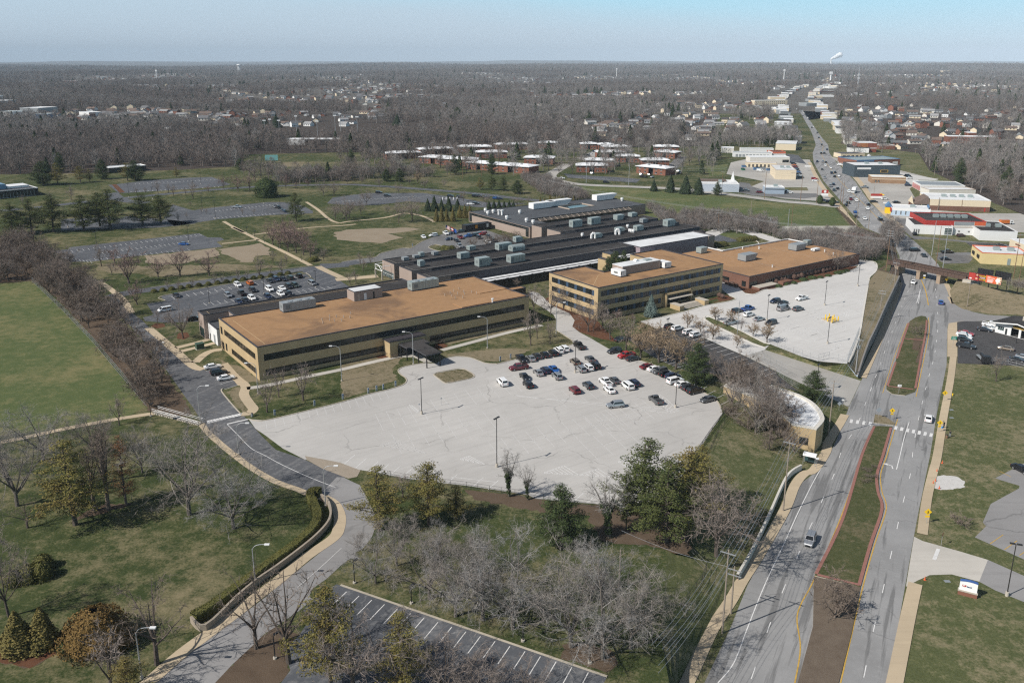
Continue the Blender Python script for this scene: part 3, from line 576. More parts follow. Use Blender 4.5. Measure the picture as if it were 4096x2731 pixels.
for q in[pk('mr',(1555,660),(1525,745),(1472,905)),pk('mr',(1465,930),(1408,1092)),pk('mr',(1678,640),(1672,715),(1640,890),(1600,1110)),pk('mr',(1318,1372),(1232,1568),'br',(1100,440),(915,822)),pk('mr',(1432,1380),(1378,1568),'br',(1335,140),(1342,255),(1370,375),(1290,620),(1212,900))]:
 strip_mb(ats(q,'A'),.6,.0,BR,.20,True,True)
for q in[pk('br',(925,828),(1215,898)),pk('mr',(1410,1095),(1585,1118)),pk('mr',(1525,768),(1660,780))]:strip_mb(ats(q,'A'),.7,.0,BR,.21,False,True)
structure(BR.build('median_paving',M.brickred))
for q in[pk('mr',(1640,930),(1660,800),(1635,810),(1600,940)),pk('mr',(1590,760),(1650,760),(1620,850),(1575,840))]:sheet('mulch_bed',ats(q,'A'),M.leaf,.18,rough=.3)
sheet('gravel_pile',pts('A','br',[(1705,200),(1740,150),(1800,140),(1900,150),(1950,190),(1930,225),(1820,242),(1740,235)]),soil('white crushed stone',(.55,.53,.5),(.72,.70,.67),.9),.03,rough=.3)
AL=MB();AY=MB()
def dashes(q,on=3.05,offl=9.1,w=.14,solid=False,mb=AL,o=.045):
 P=smooth(ats(q,'A'),6);acc=0.0
 for a,b in zip(P,P[1:]):
  L=(b-a).length;s=0
  if L<1e-5:continue
  while s<L:
   ph=acc%(on+offl);st=min(L-s,(on-ph)if ph<on else(on+offl-ph))
   st=max(st,.02)
   if solid or ph<on:
    p,q2=a.lerp(b,s/L),a.lerp(b,min(1,(s+st)/L));p.z=hA(p.y);q2.z=hA(q2.y);dash(mb,p,q2,w,o)
   s+=st;acc+=st
dashes(pk('br',(470,1540),(600,1160),(690,930),(770,740),(860,530),(920,400),(990,240),(1050,110),'mr',(1100,1520),(1195,1370),(1265,1190),(1330,1020),(1410,800),(1500,560),(1550,440),(1610,320)))
dashes(pk('br',(1245,1530),(1320,1170),(1370,960),(1415,760),(1460,570),(1495,410),(1530,270),(1570,110),'mr',(1590,1490),(1640,1240),(1700,1000),(1732,880),(1755,690),(1750,540),(1735,380)))
dashes(pk('br',(240,1568),(350,1430),(440,1200),(560,900),(700,600),(800,380),(900,180),(955,85)),solid=True,w=.16)
dashes(pk('mr',(1558,1340),(1525,1440),(1495,1568),'br',(1470,100)),solid=True,w=.18)
dashes(pk('mr',(1635,430),(1610,520)),solid=True,w=.25);dashes(pk('mr',(1635,430),(1622,525)),solid=True,w=.2)
for c,a,b,n,k in[('mr',(1120,1315),(1292,1340),5,24),('mr',(1470,1368),(1712,1417),7,24)]:
 for i in range(n):
  p=at(c,a[0]+(b[0]-a[0])*i/(n-1),a[1]+(b[1]-a[1])*i/(n-1),'A');q=at(c,a[0]+(b[0]-a[0])*i/(n-1)-7,a[1]+(b[1]-a[1])*i/(n-1)+k,'A');dash(AL,p,q,.62,.05)
dash(AL,at('br',1760,645,'A'),at('br',1730,720,'A'),.6,.05)
for q,w_ in[(pk('br',(770,1568),(808,1330),(785,1130),(815,1020),(905,850),(1090,420),(1235,0)),.2),(pk('br',(1085,1568),(1240,900),(1325,600),(1400,370),(1370,250),(1362,130),'mr',(1405,1568),(1460,1380),(1478,1320)),.2),(pk('mr',(1605,1165),(1660,900),(1695,720),(1690,620)),.2),(pk('mr',(1375,1140),(1460,880),(1545,660)),.16),(pk('mr',(1690,535),(1672,440),(1640,360)),.35),(pk('tr',(1400,1568),(1240,1400),(1085,1250),(985,1120),(955,1060),(965,1010),(938,950)),.25)]:dashes(q,solid=True,w=w_,mb=AY)
dashes(pk('tr',(1320,1568),(1165,1400),(1030,1250),(940,1120)),w=.2,o=.06);dashes(pk('tr',(1440,1568),(1270,1400),(1135,1250),(1020,1120)),w=.2,o=.06)
def arrow(c,x,y,x2,y2):
 a=at(c,x,y,'A');b=at(c,x2,y2,'A');d=(b-a).normalized();n=Vector((-d.y,d.x,0));u=ZV(.05)
 dash(AL,a,a+d*1.6,.25,.05);dash(AL,a+d*1.6,a+d*2.1+n*.9,.25,.051);t=a+d*2.1+n*.9;AL.quad(t-d*.5+u,t+d*.6+u,t+n*.9+d*.2+u,t+n*.9+u)
arrow('br',1445,95,1430,40)
for c,a,b in[('br',(2115,610),(2205,548)),('br',(2215,650),(2300,590)),('br',(2318,690),(2390,640)),('br',(2180,110),(2260,150))]:dash(AY,at(c,*a,'A'),at(c,*b,'A'),.14,.045)
for i in range(9):
 p=at('P',1480,1085,'A').lerp(at('P',1650,1200,'A'),i/8.);dash(AL,p,p+(at('P',1600,1090,'A')-at('P',1480,1085,'A')),.14,.06)
structure(AL.build('road_markings',M.line));structure(AY.build('road_markings',M.line_y))
def brick(name,col,var=.16,bz=.075):
 t=NT(name);a=t.noise(.25,5,.6);s=t.noise(3.0,3,.6,t.mapped((1,1,5),0));c=t.noise(22,2,.5)
 k=t.mix(t.ramp(a,.3,.7),sc(col,1-var),sc(col,1+var*.5));k=t.mix(t.math('MULTIPLY',t.ramp(s,.4,.7),.28),k,sc(col,.68));k=t.mix(t.math('MULTIPLY',c,.22),k,sc(col,.55))
 return t.done(k,.9,0,.15,c,.25,.02)
M.tan=brick('buff brick',(.47,.355,.205));M.cbrick=brick('brown brick',(.19,.10,.072));M.taupe=brick('taupe block',(.345,.275,.235),.08);M.lilac=brick('mauve panel wall',(.30,.245,.265),.1)
M.redbrick=brick('red apartment brick',(.235,.105,.072));M.ybrick=brick('yellow painted brick',(.72,.58,.30),.08)
def roofing(name,col,stain,amt,seams=0):
 t=NT(name);a=t.noise(.055,6,.62,None,.6);b=t.noise(.5,5,.65);c=t.noise(6,3,.7)
 k=t.mix(t.ramp(b,.25,.75),sc(col,.86),sc(col,1.12));k=t.mix(t.math('MULTIPLY',t.ramp(a,.49,.62),amt),k,stain);k=t.mix(t.math('MULTIPLY',c,.25),k,sc(col,.6))
 return t.done(k,.95,0,.15,c,.4,.03)
M.gravelroof=roofing('tan gravel roof',(.33,.195,.10),(.15,.095,.062),.8);M.gravelroof2=roofing('tan gravel roof clean',(.36,.212,.11),(.23,.14,.08),.5)
M.blackroof=roofing('black membrane roof',(.040,.037,.036),(.085,.08,.078),.5);M.greyroof=roofing('dark grey membrane',(.075,.08,.088),(.12,.125,.13),.4);M.whiteroof=roofing('white membrane roof',(.66,.67,.67),(.42,.42,.42),.45)
M.aptroof=roofing('bright white roof',(.74,.75,.76),(.45,.46,.47),.35);M.shingle=roofing('brown shingle',(.16,.12,.10),(.10,.08,.07),.5);M.shingle2=roofing('grey shingle',(.15,.15,.155),(.09,.09,.09),.5)
M.coping=plain('dark bronze coping',(.055,.05,.055),.5,.1);M.memb=plain('dark membrane and valley shade',(.062,.062,.07),.7,.15);M.bronze=plain('bronze frame',(.03,.028,.026),.4,.1)
M.copel=plain('light coping',(.42,.35,.29),.6,.1);M.white=plain('white paint',(.72,.72,.71),.5,.06);M.offwhite=plain('off white wall',(.64,.61,.55),.7,.12)
M.cream=plain('cream stucco',(.66,.56,.41),.8,.08);M.steel=plain('galvanised unit casing',(.35,.40,.39),.45,.12,.5,.35);M.steel2=plain('weathered grey casing',(.30,.32,.33),.5,.15,.6,.25)
M.grille=plain('dark louvre',(.17,.19,.19),.5,.2,3);M.dark=plain('near black metal',(.022,.022,.024),.45,.1);M.bluep=plain('blue spandrel',(.085,.17,.30),.4,.12)
M.conc=plain('cast concrete',(.44,.40,.34),.85,.15)
def glass(name,col,rough=.12,spec=.5):
 t=NT(name);a=t.noise(.35,3,.5);return t.done(t.mix(t.ramp(a,.35,.65),sc(col,.6),sc(col,1.5)),rough,0,spec)
M.glass=glass('tinted window glass',(.022,.026,.026));M.glass2=glass('green window glass',(.03,.06,.062));M.glassb=glass('brown window glass',(.035,.03,.024))
OA=at('A',1285,740,9.7);OA.z=0
UA=Vector((.81745,.5760,0));VA=Vector((-.5760,.81745,0));RZ=atan2(UA.y,UA.x)
def G2(x,y,z=0):return OA+UA*x+VA*y+ZV(z)
def loc(p,o=None,rz=RZ):
 d=Vector(p)-(OA if o is None else o);c,s=cos(rz),sin(rz);return Vector((d.x*c+d.y*s,-d.x*s+d.y*c,d.z))
class Fr:
 def __init__(s,a,b):s.a=Vector((*a,0));s.b=Vector((*b,0));s.d=(s.b-s.a);s.L=s.d.length;s.d.normalize();s.n=Vector((s.d.y,-s.d.x,0))
 def p(s,t,z,out=0.0):q=s.a+s.d*t+s.n*out;return(q.x,q.y,z)
 def sz(s,c,x,y):
  X,Y=px(c,x,y);a=(X-CX)/FPX;b=(Y-CY)/FPX;D=Vector((a,CP-b*SP,-SP-b*CP));o=ZV(HC)
  A0=OA+UA*s.a.x+VA*s.a.y;n=UA*s.n.x+VA*s.n.y
  t=(A0-o).dot(n)/D.dot(n);P=o+D*t;l=loc(P);return(Vector((l.x,l.y,0))-s.a).dot(s.d),P.z
def wall_face(mb,fr,z0,z1,ops,depth=.22,m=0):
 S_=sorted({0.0,fr.L,*[q for o in ops for q in o[:2]]});Z=sorted({z0,z1,*[q for o in ops for q in o[2:4]]})
 for i in range(len(S_)-1):
  for j in range(len(Z)-1):
   cs,cz=(S_[i]+S_[i+1])/2,(Z[j]+Z[j+1])/2
   if any(o[0]<cs<o[1]and o[2]<cz<o[3]for o in ops):continue
   mb.quad(fr.p(S_[i],Z[j]),fr.p(S_[i+1],Z[j]),fr.p(S_[i+1],Z[j+1]),fr.p(S_[i],Z[j+1]),m)
 for a,b,c,d in[o[:4]for o in ops]:
  mb.quad(fr.p(a,c,-depth),fr.p(b,c,-depth),fr.p(b,c),fr.p(a,c),m);mb.quad(fr.p(a,d),fr.p(b,d),fr.p(b,d,-depth),fr.p(a,d,-depth),m)
  mb.quad(fr.p(a,c,-depth),fr.p(a,c),fr.p(a,d),fr.p(a,d,-depth),m);mb.quad(fr.p(b,c),fr.p(b,c,-depth),fr.p(b,d,-depth),fr.p(b,d),m)
def bar(mb,fr,a,b,c,d,o0,o1,m=0):
 P=[fr.p(a,c,o0),fr.p(b,c,o0),fr.p(b,d,o0),fr.p(a,d,o0),fr.p(a,c,o1),fr.p(b,c,o1),fr.p(b,d,o1),fr.p(a,d,o1)]
 mb.add(P,[(4,5,6,7),(0,1,5,4),(1,2,6,5),(2,3,7,6),(3,0,4,7)],m)
M.spand=plain('blue grey spandrel',(.045,.075,.12),.4,.12)
def fq(mb,f,a,b,c,d,o,m=1):return mb.quad(f.p(a,c,o),f.p(b,c,o),f.p(b,d,o),f.p(a,d,o),m)
def window(par,fr,op,panes=1,depth=.22,gl='glass',fm='bronze',pier=0.0,split=None,w_=.07,name='window'):
 a,b,c,d=op[:4];mb=MB();
 o0,o1=-depth+.025,-depth+.09
 bar(mb,fr,a,b,c,c+w_,o0,o1);bar(mb,fr,a,b,d-w_,d,o0,o1)
 for i in range(panes+1):
  s=a+(b-a)*i/panes;ww=w_ if 0<i<panes else max(w_,pier)
  bar(mb,fr,max(a,s-ww/2),min(b,s+ww/2),c+w_,d-w_,o0,o1)
 if split:bar(mb,fr,a+w_,b-w_,c+(d-c)*split-w_/2,c+(d-c)*split+w_/2,o0,o1-.005)
 o=mb.build(name,M[fm],par);mb=MB();fq(mb,fr,a,b,c,d,-depth+.02,0);mb.build('pane',M[gl],o);return o
def poly_building(name,label,cat,poly,zt,wall,roof,cop='coping',ops=None,z0=0,group=None,par=.28,copw=.32,coph=.10,origin=None,rz=RZ,wallname='wall'):
 n=len(poly);t=thing(name,label,cat,OA if origin is None else origin,rz,group);ops=ops or{}
 mb=MB();frs=[Fr(poly[i],poly[(i+1)%n])for i in range(n)]
 for i,f in enumerate(frs):wall_face(mb,f,z0,zt,ops.get(i,[]))
 mb.build(wallname,M[wall]if isinstance(wall,str)else wall,t)
 inn=inset(poly,copw)
 rb=MB();tri=tessellate_polygon([[Vector((p[0],p[1],0))for p in inn]])
 rb.add([(p[0],p[1],zt-par)for p in inn],[ccw(inn,q)for q in tri],0);rb.build('roof',M[roof],t)
 cb=MB();out=inset(poly,-.05)
 for i in range(n):
  j=(i+1)%n;a,b,c,d=out[i],out[j],inn[j],inn[i]
  cb.quad((*a,zt+coph),(*b,zt+coph),(*c,zt+coph),(*d,zt+coph));cb.quad((*a,zt-.18),(*b,zt-.18),(*b,zt+coph),(*a,zt+coph));cb.quad((*d,zt+coph),(*c,zt+coph),(*c,zt-par-.02),(*d,zt-par-.02))
 cb.build('parapet_coping',M[cop],t)
 return t,frs
def ccw(P,q):
 a,b,c=[P[i]for i in q];return tuple(q)if(b[0]-a[0])*(c[1]-a[1])-(b[1]-a[1])*(c[0]-a[0])>0 else tuple(q)[::-1]
def inset(P,d):
 n=len(P);out=[]
 for i in range(n):
  p0,p1,p2=Vector(P[i-1]).to_2d(),Vector(P[i]).to_2d(),Vector(P[(i+1)%n]).to_2d()
  e0=(p1-p0).normalized();e1=(p2-p1).normalized();n0=Vector((-e0.y,e0.x));n1=Vector((-e1.y,e1.x));b=(n0+n1);k=1+n0.dot(n1)
  q=p1+b*(d/max(.2,k));out.append((q.x,q.y))
 return out
def seam(par,lines,z,mat,w_=.12):
 mb=MB()
 for P in lines:
  for a,b in zip(P,P[1:]):
   a,b=Vector((*a,z)),Vector((*b,z));d=(b-a).normalized();nn=Vector((-d.y,d.x,0))*w_/2;mb.quad(a-nn,b-nn,b+nn,a+nn)
 return mb.build('roof_seam',mat,par)
M.seam=plain('pale roof seam',(.55,.40,.22),.8,.1);M.seamg=plain('grey roof seam',(.36,.33,.28),.8,.1)
PA=[(0,0),(92.4,0),(92.4,34.2),(0,34.2)]
FA=Fr(PA[0],PA[1]);LA=Fr(PA[3],PA[0])
def rib(fr,c0,x0,y0,c1,x1,y1,z0,z1):return(fr.sz(c0,x0,y0)[0],fr.sz(c1,x1,y1)[0],z0,z1)
uf=rib(FA,'A',1393,900,'R',1952,695,5.35,7.25);l1=rib(FA,'A',1420,1130,'mc',297,830,1.05,2.85);l2=rib(FA,'mc',607,760,'R',1952,895,1.05,2.85)
ul_=rib(LA,'A',772,500,'A',1260,880,5.35,7.25);ll_=rib(LA,'A',890,790,'A',1280,1100,1.05,2.85)
slit=(LA.sz('A',717,480)[0],LA.sz('A',745,480)[0],4.9,7.4);dor=(LA.sz('A',795,715)[0],LA.sz('A',820,715)[0],.6,3.0);dor2=(LA.sz('A',745,715)[0],LA.sz('A',775,715)[0],.05,2.6)
def bays(op,m):
 n=max(1,round((op[1]-op[0])/m));return[(op[0]+(op[1]-op[0])*i/n,op[0]+(op[1]-op[0])*(i+1)/n,op[2],op[3])for i in range(n)]
bA,fA=poly_building('office_building','long two-storey buff brick office block with tan gravel roof and flat entrance canopy','building',PA,9.7,'tan','gravelroof','coping',{0:[uf,l1,l2],3:[ul_,ll_,slit,dor,dor2]},par=.22)
for op in bays(uf,7.1)+bays(l1,7.1)+bays(l2,7.1):window(bA,FA,op,5,pier=.55)
for op in bays(ul_,5.2)+bays(ll_,5.2):window(bA,LA,op,4,gl='glassb')
window(bA,LA,slit,1);window(bA,LA,dor,1);window(bA,LA,dor2,1,name='door',gl='glassb')
seam(bA,[[(1.6,31),(1.6,30),(3,30),(3,2.2)],[(6,32),(17,32)],[(30,32),(40,32)],[(.6,.9),(62,.9)],[(75,32.4),(80,32.4)],[(84,31),(86,30.3),(90,28),(90,4)]],9.50,M.seam)
mb=MB();mb.box(67,1.4,9.48,92.0,7.2,9.72);mb.box(81,12.6,9.48,92.0,15.4,9.70);mb.build('raised_roof_panel',[M.gravelroof2],bA)
eb=MB();eb.box(38.2,-4.2,0,50.2,-.03,4.9);eb.build('entrance_block',M.tan,bA)
eb=MB();eb.box(37.9,-4.5,4.9,50.5,-.03,5.08);eb.box(38.2,-4.2,5.08,50.2,-3.9,5.3);eb.build('entrance_roof',M.coping,bA)
eb=MB();f=Fr((40.8,-4.22),(48.8,-4.22));eb.quad(f.p(0,.05,.02),f.p(8,.05,.02),f.p(8,3.4,.02),f.p(0,3.4,.02),1)
for i in range(7):bar(eb,f,i*8/6-.05,i*8/6+.05,.05,3.4,.02,.09)
bar(eb,f,0,8,2.3,2.4,.02,.08);eb.build('door',[M.bronze,M.glass],bA)
cp=[(41,-4.3),(41,-9.4),(42.4,-9.4),(42.4,-18.4),(47.6,-18.4),(47.6,-8.4),(49.4,-8.4),(49.4,-4.3)][::-1]
cpc=cp if sum(cp[i][0]*cp[(i+1)%8][1]-cp[(i+1)%8][0]*cp[i][1]for i in range(8))>0 else cp[::-1]
cb=MB();cb.prism(cpc,3.75,4.1,1,0);can=cb.build('canopy',[M.blackroof,M.memb],bA)
for x,y in[(41.3,-5.2),(41.3,-8.9),(42.8,-13.2),(42.8,-18),(47.2,-18),(47.2,-13),(49,-8)]:
 q=MB();q.box(x-.13,y-.13,0,x+.13,y+.13,3.75);q.build('column',M.dark,can)
bW,_=poly_building('service_wing','low taupe wing with black roof behind the long buff office block','building',[(-1.4,46),(6.6,46),(6.6,34.45),(72.4,34.45),(72.4,52),(-1.4,52)],8.0,'taupe','blackroof','memb')
seam(bW,[[(1,50.6),(1,47.4),(5,47.4)],[(8,50.6),(70,50.6)],[(12,49.2),(60,49.2)]],7.76,M.seam)
mb=MB();f=Fr((-1.42,52),(-1.42,46));mb.quad(f.p(1,.3,.02),f.p(5.4,.3,.02),f.p(5.4,3.3,.02),f.p(1,3.3,.02),1)
for i in range(6):bar(mb,f,1+i*.88-.04,1+i*.88+.04,.3,3.3,.02,.08)
mb.build('window',[M.bronze,M.glass2],bW)
bX,_=poly_building('annexe','small white painted annexe with grey door between taupe wing and buff block','building',[(-.2,36.9),(6.5,36.9),(6.5,45.9),(-.2,45.9)],5.5,'white','greyroof','memb')
mb=MB();f=Fr((-.2,45.9),(-.2,36.9));bar(mb,f,5.2,6.9,.05,2.9,.0,.06);mb.build('door',M.steel2,bX);mb=MB();bar(mb,f,1.2,2.0,.05,2.3,0,.05);mb.build('door',M.dark,bX)
bC=thing('training_centre','wide taupe building of parallel black flat-roofed ranges in the middle of campus','building',OA,RZ)
def rng(x0,x1,y0,y1,zt,name='range',wall='taupe',roof='blackroof',memb=True,seams=True):
 mb=MB()
 for a,b,mi in[((x0,y0),(x1,y0),1),((x1,y0),(x1,y1),0),((x1,y1),(x0,y1),0),((x0,y1),(x0,y0),0)]:
  f=Fr(a,b)
  if mi and x1-x0>20:wall_face(mb,Fr(a,(x0+9,y0)),0,zt,[],m=0);wall_face(mb,Fr((x0+9,y0),b),0,zt,[],m=1)
  else:wall_face(mb,f,0,zt,[],m=0)
 mb.build('wall',[M[wall],M.memb],bC)  # valley-side fronts use the dark membrane colour, so their shade is painted in
 P=[(x0,y0),(x1,y0),(x1,y1),(x0,y1)];inn=inset(P,.3);rb=MB();rb.add([(p[0],p[1],zt-.18)for p in inn],[(0,1,2,3)]);rb.build('roof',M[roof],bC)
 cb=MB();out=inset(P,-.04)
 for i in range(4):
  j=(i+1)%4;cb.quad((*out[i],zt+.06),(*out[j],zt+.06),(*inn[j],zt+.06),(*inn[i],zt+.06));cb.quad((*out[i],zt-.15),(*out[j],zt-.15),(*out[j],zt+.06),(*out[i],zt+.06));cb.quad((*inn[i],zt+.06),(*inn[j],zt+.06),(*inn[j],zt-.2),(*inn[i],zt-.2))
 cb.build('parapet_coping',M.memb,bC)
 if seams:seam(bC,[[(x0+2,y1-1.4),(x0+2,y0+1.2),(x1-3,y0+1.2)]],zt-.165,M.seamg,.14)
for x0,x1,y0,y1 in[(83.6,187,50.6,60.8),(83.6,244.3,65,75.3),(83.6,245,79.6,90),(180.1,244.6,94.2,104.6),(180.1,244.4,109.1,117.2)]:rng(x0,x1,y0,y1,6.7)
mb=MB()
for x0,x1,y0,y1 in[(91.8,244,60.85,64.95),(91.8,244.6,75.35,79.55),(181,244.4,90.05,94.15),(186.6,244.2,104.65,109.05)]:mb.box(x0,y0,0,x1,y1,5.1)
mb.build('valley_roof',M.blackroof,bC)
mb=MB()
for y0,y1 in[(61.0,64.8),(75.5,79.4)]:
 f=Fr((91.7,y1),(91.7,y0));fq(mb,f,0,f.L,.2,4.8,.03)
 for i in range(4):bar(mb,f,i*f.L/3-.05,i*f.L/3+.05,.2,4.8,.03,.1)
 for z in(1.6,3.2):bar(mb,f,0,f.L,z-.05,z+.05,.03,.1)
mb.build('window',[M.white,M.glass2],bC)
mb=MB();f=Fr((83.56,89.8),(83.56,79.8));fq(mb,f,.4,9.6,.2,2.7,.03)
for i in range(10):bar(mb,f,.4+i*9.2/9-.05,.4+i*9.2/9+.05,.2,2.7,.03,.1)
bar(mb,f,.4,9.6,1.5,1.6,.03,.1);mb.build('window',[M.white,M.glass2],bC)
mb=MB()
for y in(82.5,88.5):mb.box(79.4,y-.2,0,79.9,y+.2,3.6,1)
for a,b in[((79.6,82.5,5.6),(79.6,88.5,5.6)),((79.6,82.5,3.7),(79.6,88.5,3.7)),((79.6,82.5,3.7),(79.6,85.5,5.6)),((79.6,85.5,5.6),(79.6,88.5,3.7)),((79.6,82.5,3.7),(79.6,82.5,5.6)),((79.6,88.5,3.7),(79.6,88.5,5.6)),((79.6,88.5,5.6),(83.5,88.5,5.6)),((79.6,82.5,5.6),(83.5,82.5,5.6))]:mb.tube(a,b,.12,.12,4)
mb.build('porch',[M.white,M.conc],bC)
bL,_=poly_building('hall','mauve panelled hall with long white roof at the right of the black ranges','building',[(188,47.6),(235,47.6),(235,61),(188,61)],6.3,'lilac','whiteroof','memb')
mb=MB();mb.box(231.2,47.3,0,235.3,47.58,6.38);mb.box(235.02,47.3,0,235.35,61,6.38);mb.build('end_panel',M.taupe,bL)
bK,_=poly_building('link_corridor','low white-roofed corridor running along the front of the black ranges','building',[(104,44),(196,44),(196,50.5),(104,50.5)],3.6,'bronze','whiteroof','memb',par=.1)
mb=MB()
for x in range(108,190,6):mb.box(x,43.94,3.62,x+.9,44.3,3.86)
mb.box(105,46.9,3.5,196,47.15,3.75);mb.build('roof_curb',M.dark,bK)
bK2,_=poly_building('covered_walk','low tan-roofed covered walk between the buff blocks','building',[(96,30),(113,30),(113,33.4),(96,33.4)],3.1,'bronze','gravelroof2','coping',par=.1)
bD,fD=poly_building('library_building','long grey-roofed building with glass clerestory and sunshade frames at the back of campus','building',[(179,117.5),(192.8,117.5),(192.8,136),(275.7,136),(275.7,170),(179,174)],5.6,'taupe','greyroof','memb',par=.15)
mb=MB();f=Fr((179,174),(179,117.5));fq(mb,f,.6,55.8,3.9,5.2,.03)
for i in range(33):bar(mb,f,.6+i*55.2/32-.05,.6+i*55.2/32+.05,3.9,5.2,.03,.09)
for s0 in(.5,53.2):
 fq(mb,f,s0,s0+2.6,.4,3.9,.03)
 for z in(.4,1.6,2.8,3.9):bar(mb,f,s0,s0+2.6,z-.05,z+.05,.03,.09)
mb.build('window',[M.bronze,M.glass],bD)
f=Fr((198,135.97),(262,135.97))
for i in range(11):
 a=i*64/11;mb=MB();fq(mb,f,a+.1,a+5.7,1.2,4.4,.03)
 for k in range(5):bar(mb,f,a+.1+k*1.4-.05,a+.1+k*1.4+.05,1.2,4.4,.03,.08)
 mb.build('window',[M.bronze,M.glass],bD)
mb=MB()
for i in range(18):
 x=198+i*64/17;mb.tube((x,136,5.3),(x,133.2,4.4),.09,.09,4);mb.tube((x,135.9,4.3),(x,133.2,4.4),.07,.07,4)
for y,z in((133.2,4.4),(134.1,4.7),(135,5.0)):mb.box(197.8,y-.2,z-.04,262.2,y+.2,z+.03)
mb.build('sunshade',M.copel,bD)
mb=MB();mb.box(229,148,5.46,247,159,5.50,0);  # flat dark sheet over the roof imitates the shaded depth of the well
for a in[(228.7,147.7,229,159.3),(247,147.7,247.3,159.3),(229,147.7,247,148),(229,159,247,159.3)]:mb.box(a[0],a[1],5.45,a[2],a[3],6.0,1)
mb.build('light_well',[M.glass,M.copel],bD)
seam(bD,[[(181,172),(181,119.5),(191,119.5)],[(181,150),(200,150)],[(195,138),(273,138),(273,168)]],5.47,M.steel2,.18)
OBx,OBy=113.6,-10.5
PB=[(OBx+x,OBy+y)for x,y in[(0,0),(61.9,0),(61.9,33),(45,33),(45,16.4),(16.9,16.4),(16.9,27.2),(.1,27.2)]]
FB=Fr(PB[0],PB[1]);LB=Fr(PB[7],PB[0])
rows=[(8.35,10.25),(5.0,6.9),(1.5,3.4)]
ops0=[]
for z0,z1 in rows:ops0.append((1.2,60.6,z0,z1))
opl=[]
for z0,z1 in rows:opl.append((1.6,25.2,z0,z1))
ops0[2]=(1.2,29.9,1.5,3.4);ops0.append((45.2,60.6,1.5,3.4))
bB,fB=poly_building('office_building','three-storey buff brick office block with blue panels between dark windows','building',PB,11.6,'tan','gravelroof','coping',{0:ops0,7:opl},par=.25)
def banded(fr,op,m):
 n=max(1,round((op[1]-op[0])/m));w=(op[1]-op[0])/n
 for i in range(n):
  a=op[0]+i*w;window(bB,fr,(a+.02,a+w*.72,op[2],op[3]),3,split=None,depth=.2)
  mb=MB();fq(mb,fr,a+w*.72,a+w,op[2],op[3],-.1,0);mb.build('spandrel_panel',M.spand,bB)
for op in ops0:banded(FB,op,4.02)
for op in opl:banded(LB,op,4.3)
eb=MB();e0=OBx;eb.box(e0+31,OBy-1.6,0,e0+31.6,OBy-.03,4.9,0);eb.box(e0+43.6,OBy-1.6,0,e0+44.2,OBy-.03,4.9,0);eb.box(e0+31,OBy-1.6,4.3,e0+44.2,OBy-.03,4.9,0);eb.build('entrance_frame',M.tan,bB)
eb=MB();eb.box(e0+32,OBy-2.9,3.0,e0+43.4,OBy-.03,3.22);eb.build('entrance_canopy',M.conc,bB)
f=Fr((e0+31.7,OBy-.05),(e0+43.5,OBy-.05));eb=MB();eb.quad(f.p(0,.9,.03),f.p(11.8,.9,.03),f.p(11.8,4.2,.03),f.p(0,4.2,.03),1)
for i in range(10):bar(eb,f,i*1.3,i*1.3+.1,.9,4.2,.03,.1)
eb.build('door',[M.bronze,M.glass],bB)
st=MB()
for i in range(6):st.box(e0+33.5,OBy-7.2+i*.45,.0,e0+44,OBy-2.95,.15*(i+1))
st.build('steps',M.conc,bB)
for x in(31.6,44.2):q=MB();q.box(e0+x,OBy-7.8,0,e0+x+2.2,OBy-3.0,1.7,0);q.box(e0+x-.1,OBy-7.9,1.7,e0+x+2.3,OBy-2.9,1.85,1);q.build('plinth',[M.tan,M.conc],bB)
seam(bB,[[(OBx+1,OBy+1),(OBx+60.6,OBy+1)],[(OBx+1.4,OBy+26),(OBx+1.2,OBy+4),(OBx+12,OBy+14),(OBx+15.6,OBy+14.6),(OBx+15.6,OBy+25)],[(OBx+60.4,OBy+2),(OBx+60.4,OBy+31)]],11.37,M.seam)
mb=MB();tw=thing('stair_tower','small buff brick stair tower with slit window behind the three-storey block','tower',G2(OBx+36.5,OBy+37.5),RZ)
mb.box(0,0,0,7.5,5,9.3);mb.box(2.2,.0,9.3,5.6,4.9,11.3);mb.build('wall',M.tan,tw)
mb=MB();mb.box(-.1,-.1,9.3,2.15,5.1,9.5);mb.box(5.65,-.1,9.3,7.6,5.1,9.5);mb.box(2.1,-.1,11.3,5.7,5.0,11.5);mb.build('parapet_coping',M.coping,tw)
mb=MB();mb.box(3.4,-.06,6.6,4.4,-.01,9.9);mb.build('window',M.dark,tw)
PC=[(OBx+x,OBy+y)for x,y in[(76.3,-1),(148,-1),(148,36.5),(103,36.5),(103,44.5),(76.3,44.5)]]
FC=Fr(PC[0],PC[1]);LC=Fr(PC[5],PC[0])
o1=(FC.sz('Cc',1570,740)[0],FC.sz('Cc',1685,720)[0],.5,2.5);o2=(FC.sz('Cc',1808,690)[0],FC.sz('mr',1010,250)[0],.9,2.2)
p1=(LC.sz('Cc',1435,735)[0],LC.sz('Cc',1502,735)[0],.3,2.5);p2=(LC.sz('Cc',1100,640)[0],LC.sz('Cc',1242,665)[0],1.0,2.5)
bE,_=poly_building('brick_building','single-storey brown brick building with broad tan roof beside the upper lot','building',PC,4.8,'cbrick','gravelroof2','coping',{0:[o1,o2],5:[p1,p2]},par=.15)
for op in bays(o2,7):window(bE,FC,op,6,gl='glassb',fm='copel',w_=.12)
window(bE,LC,p2,5);window(bE,FC,o1,2,gl='glass');window(bE,LC,p1,1,gl='glass')
seam(bE,[[(PC[0][0]+22,OBy+.5),(PC[0][0]+22,OBy+36)],[(PC[0][0]+50,OBy+.5),(PC[0][0]+50,OBy+36)],[(PC[3][0],PC[3][1]),(PC[0][0]+3,PC[3][1]-2)]],4.67,M.seamg,.14)
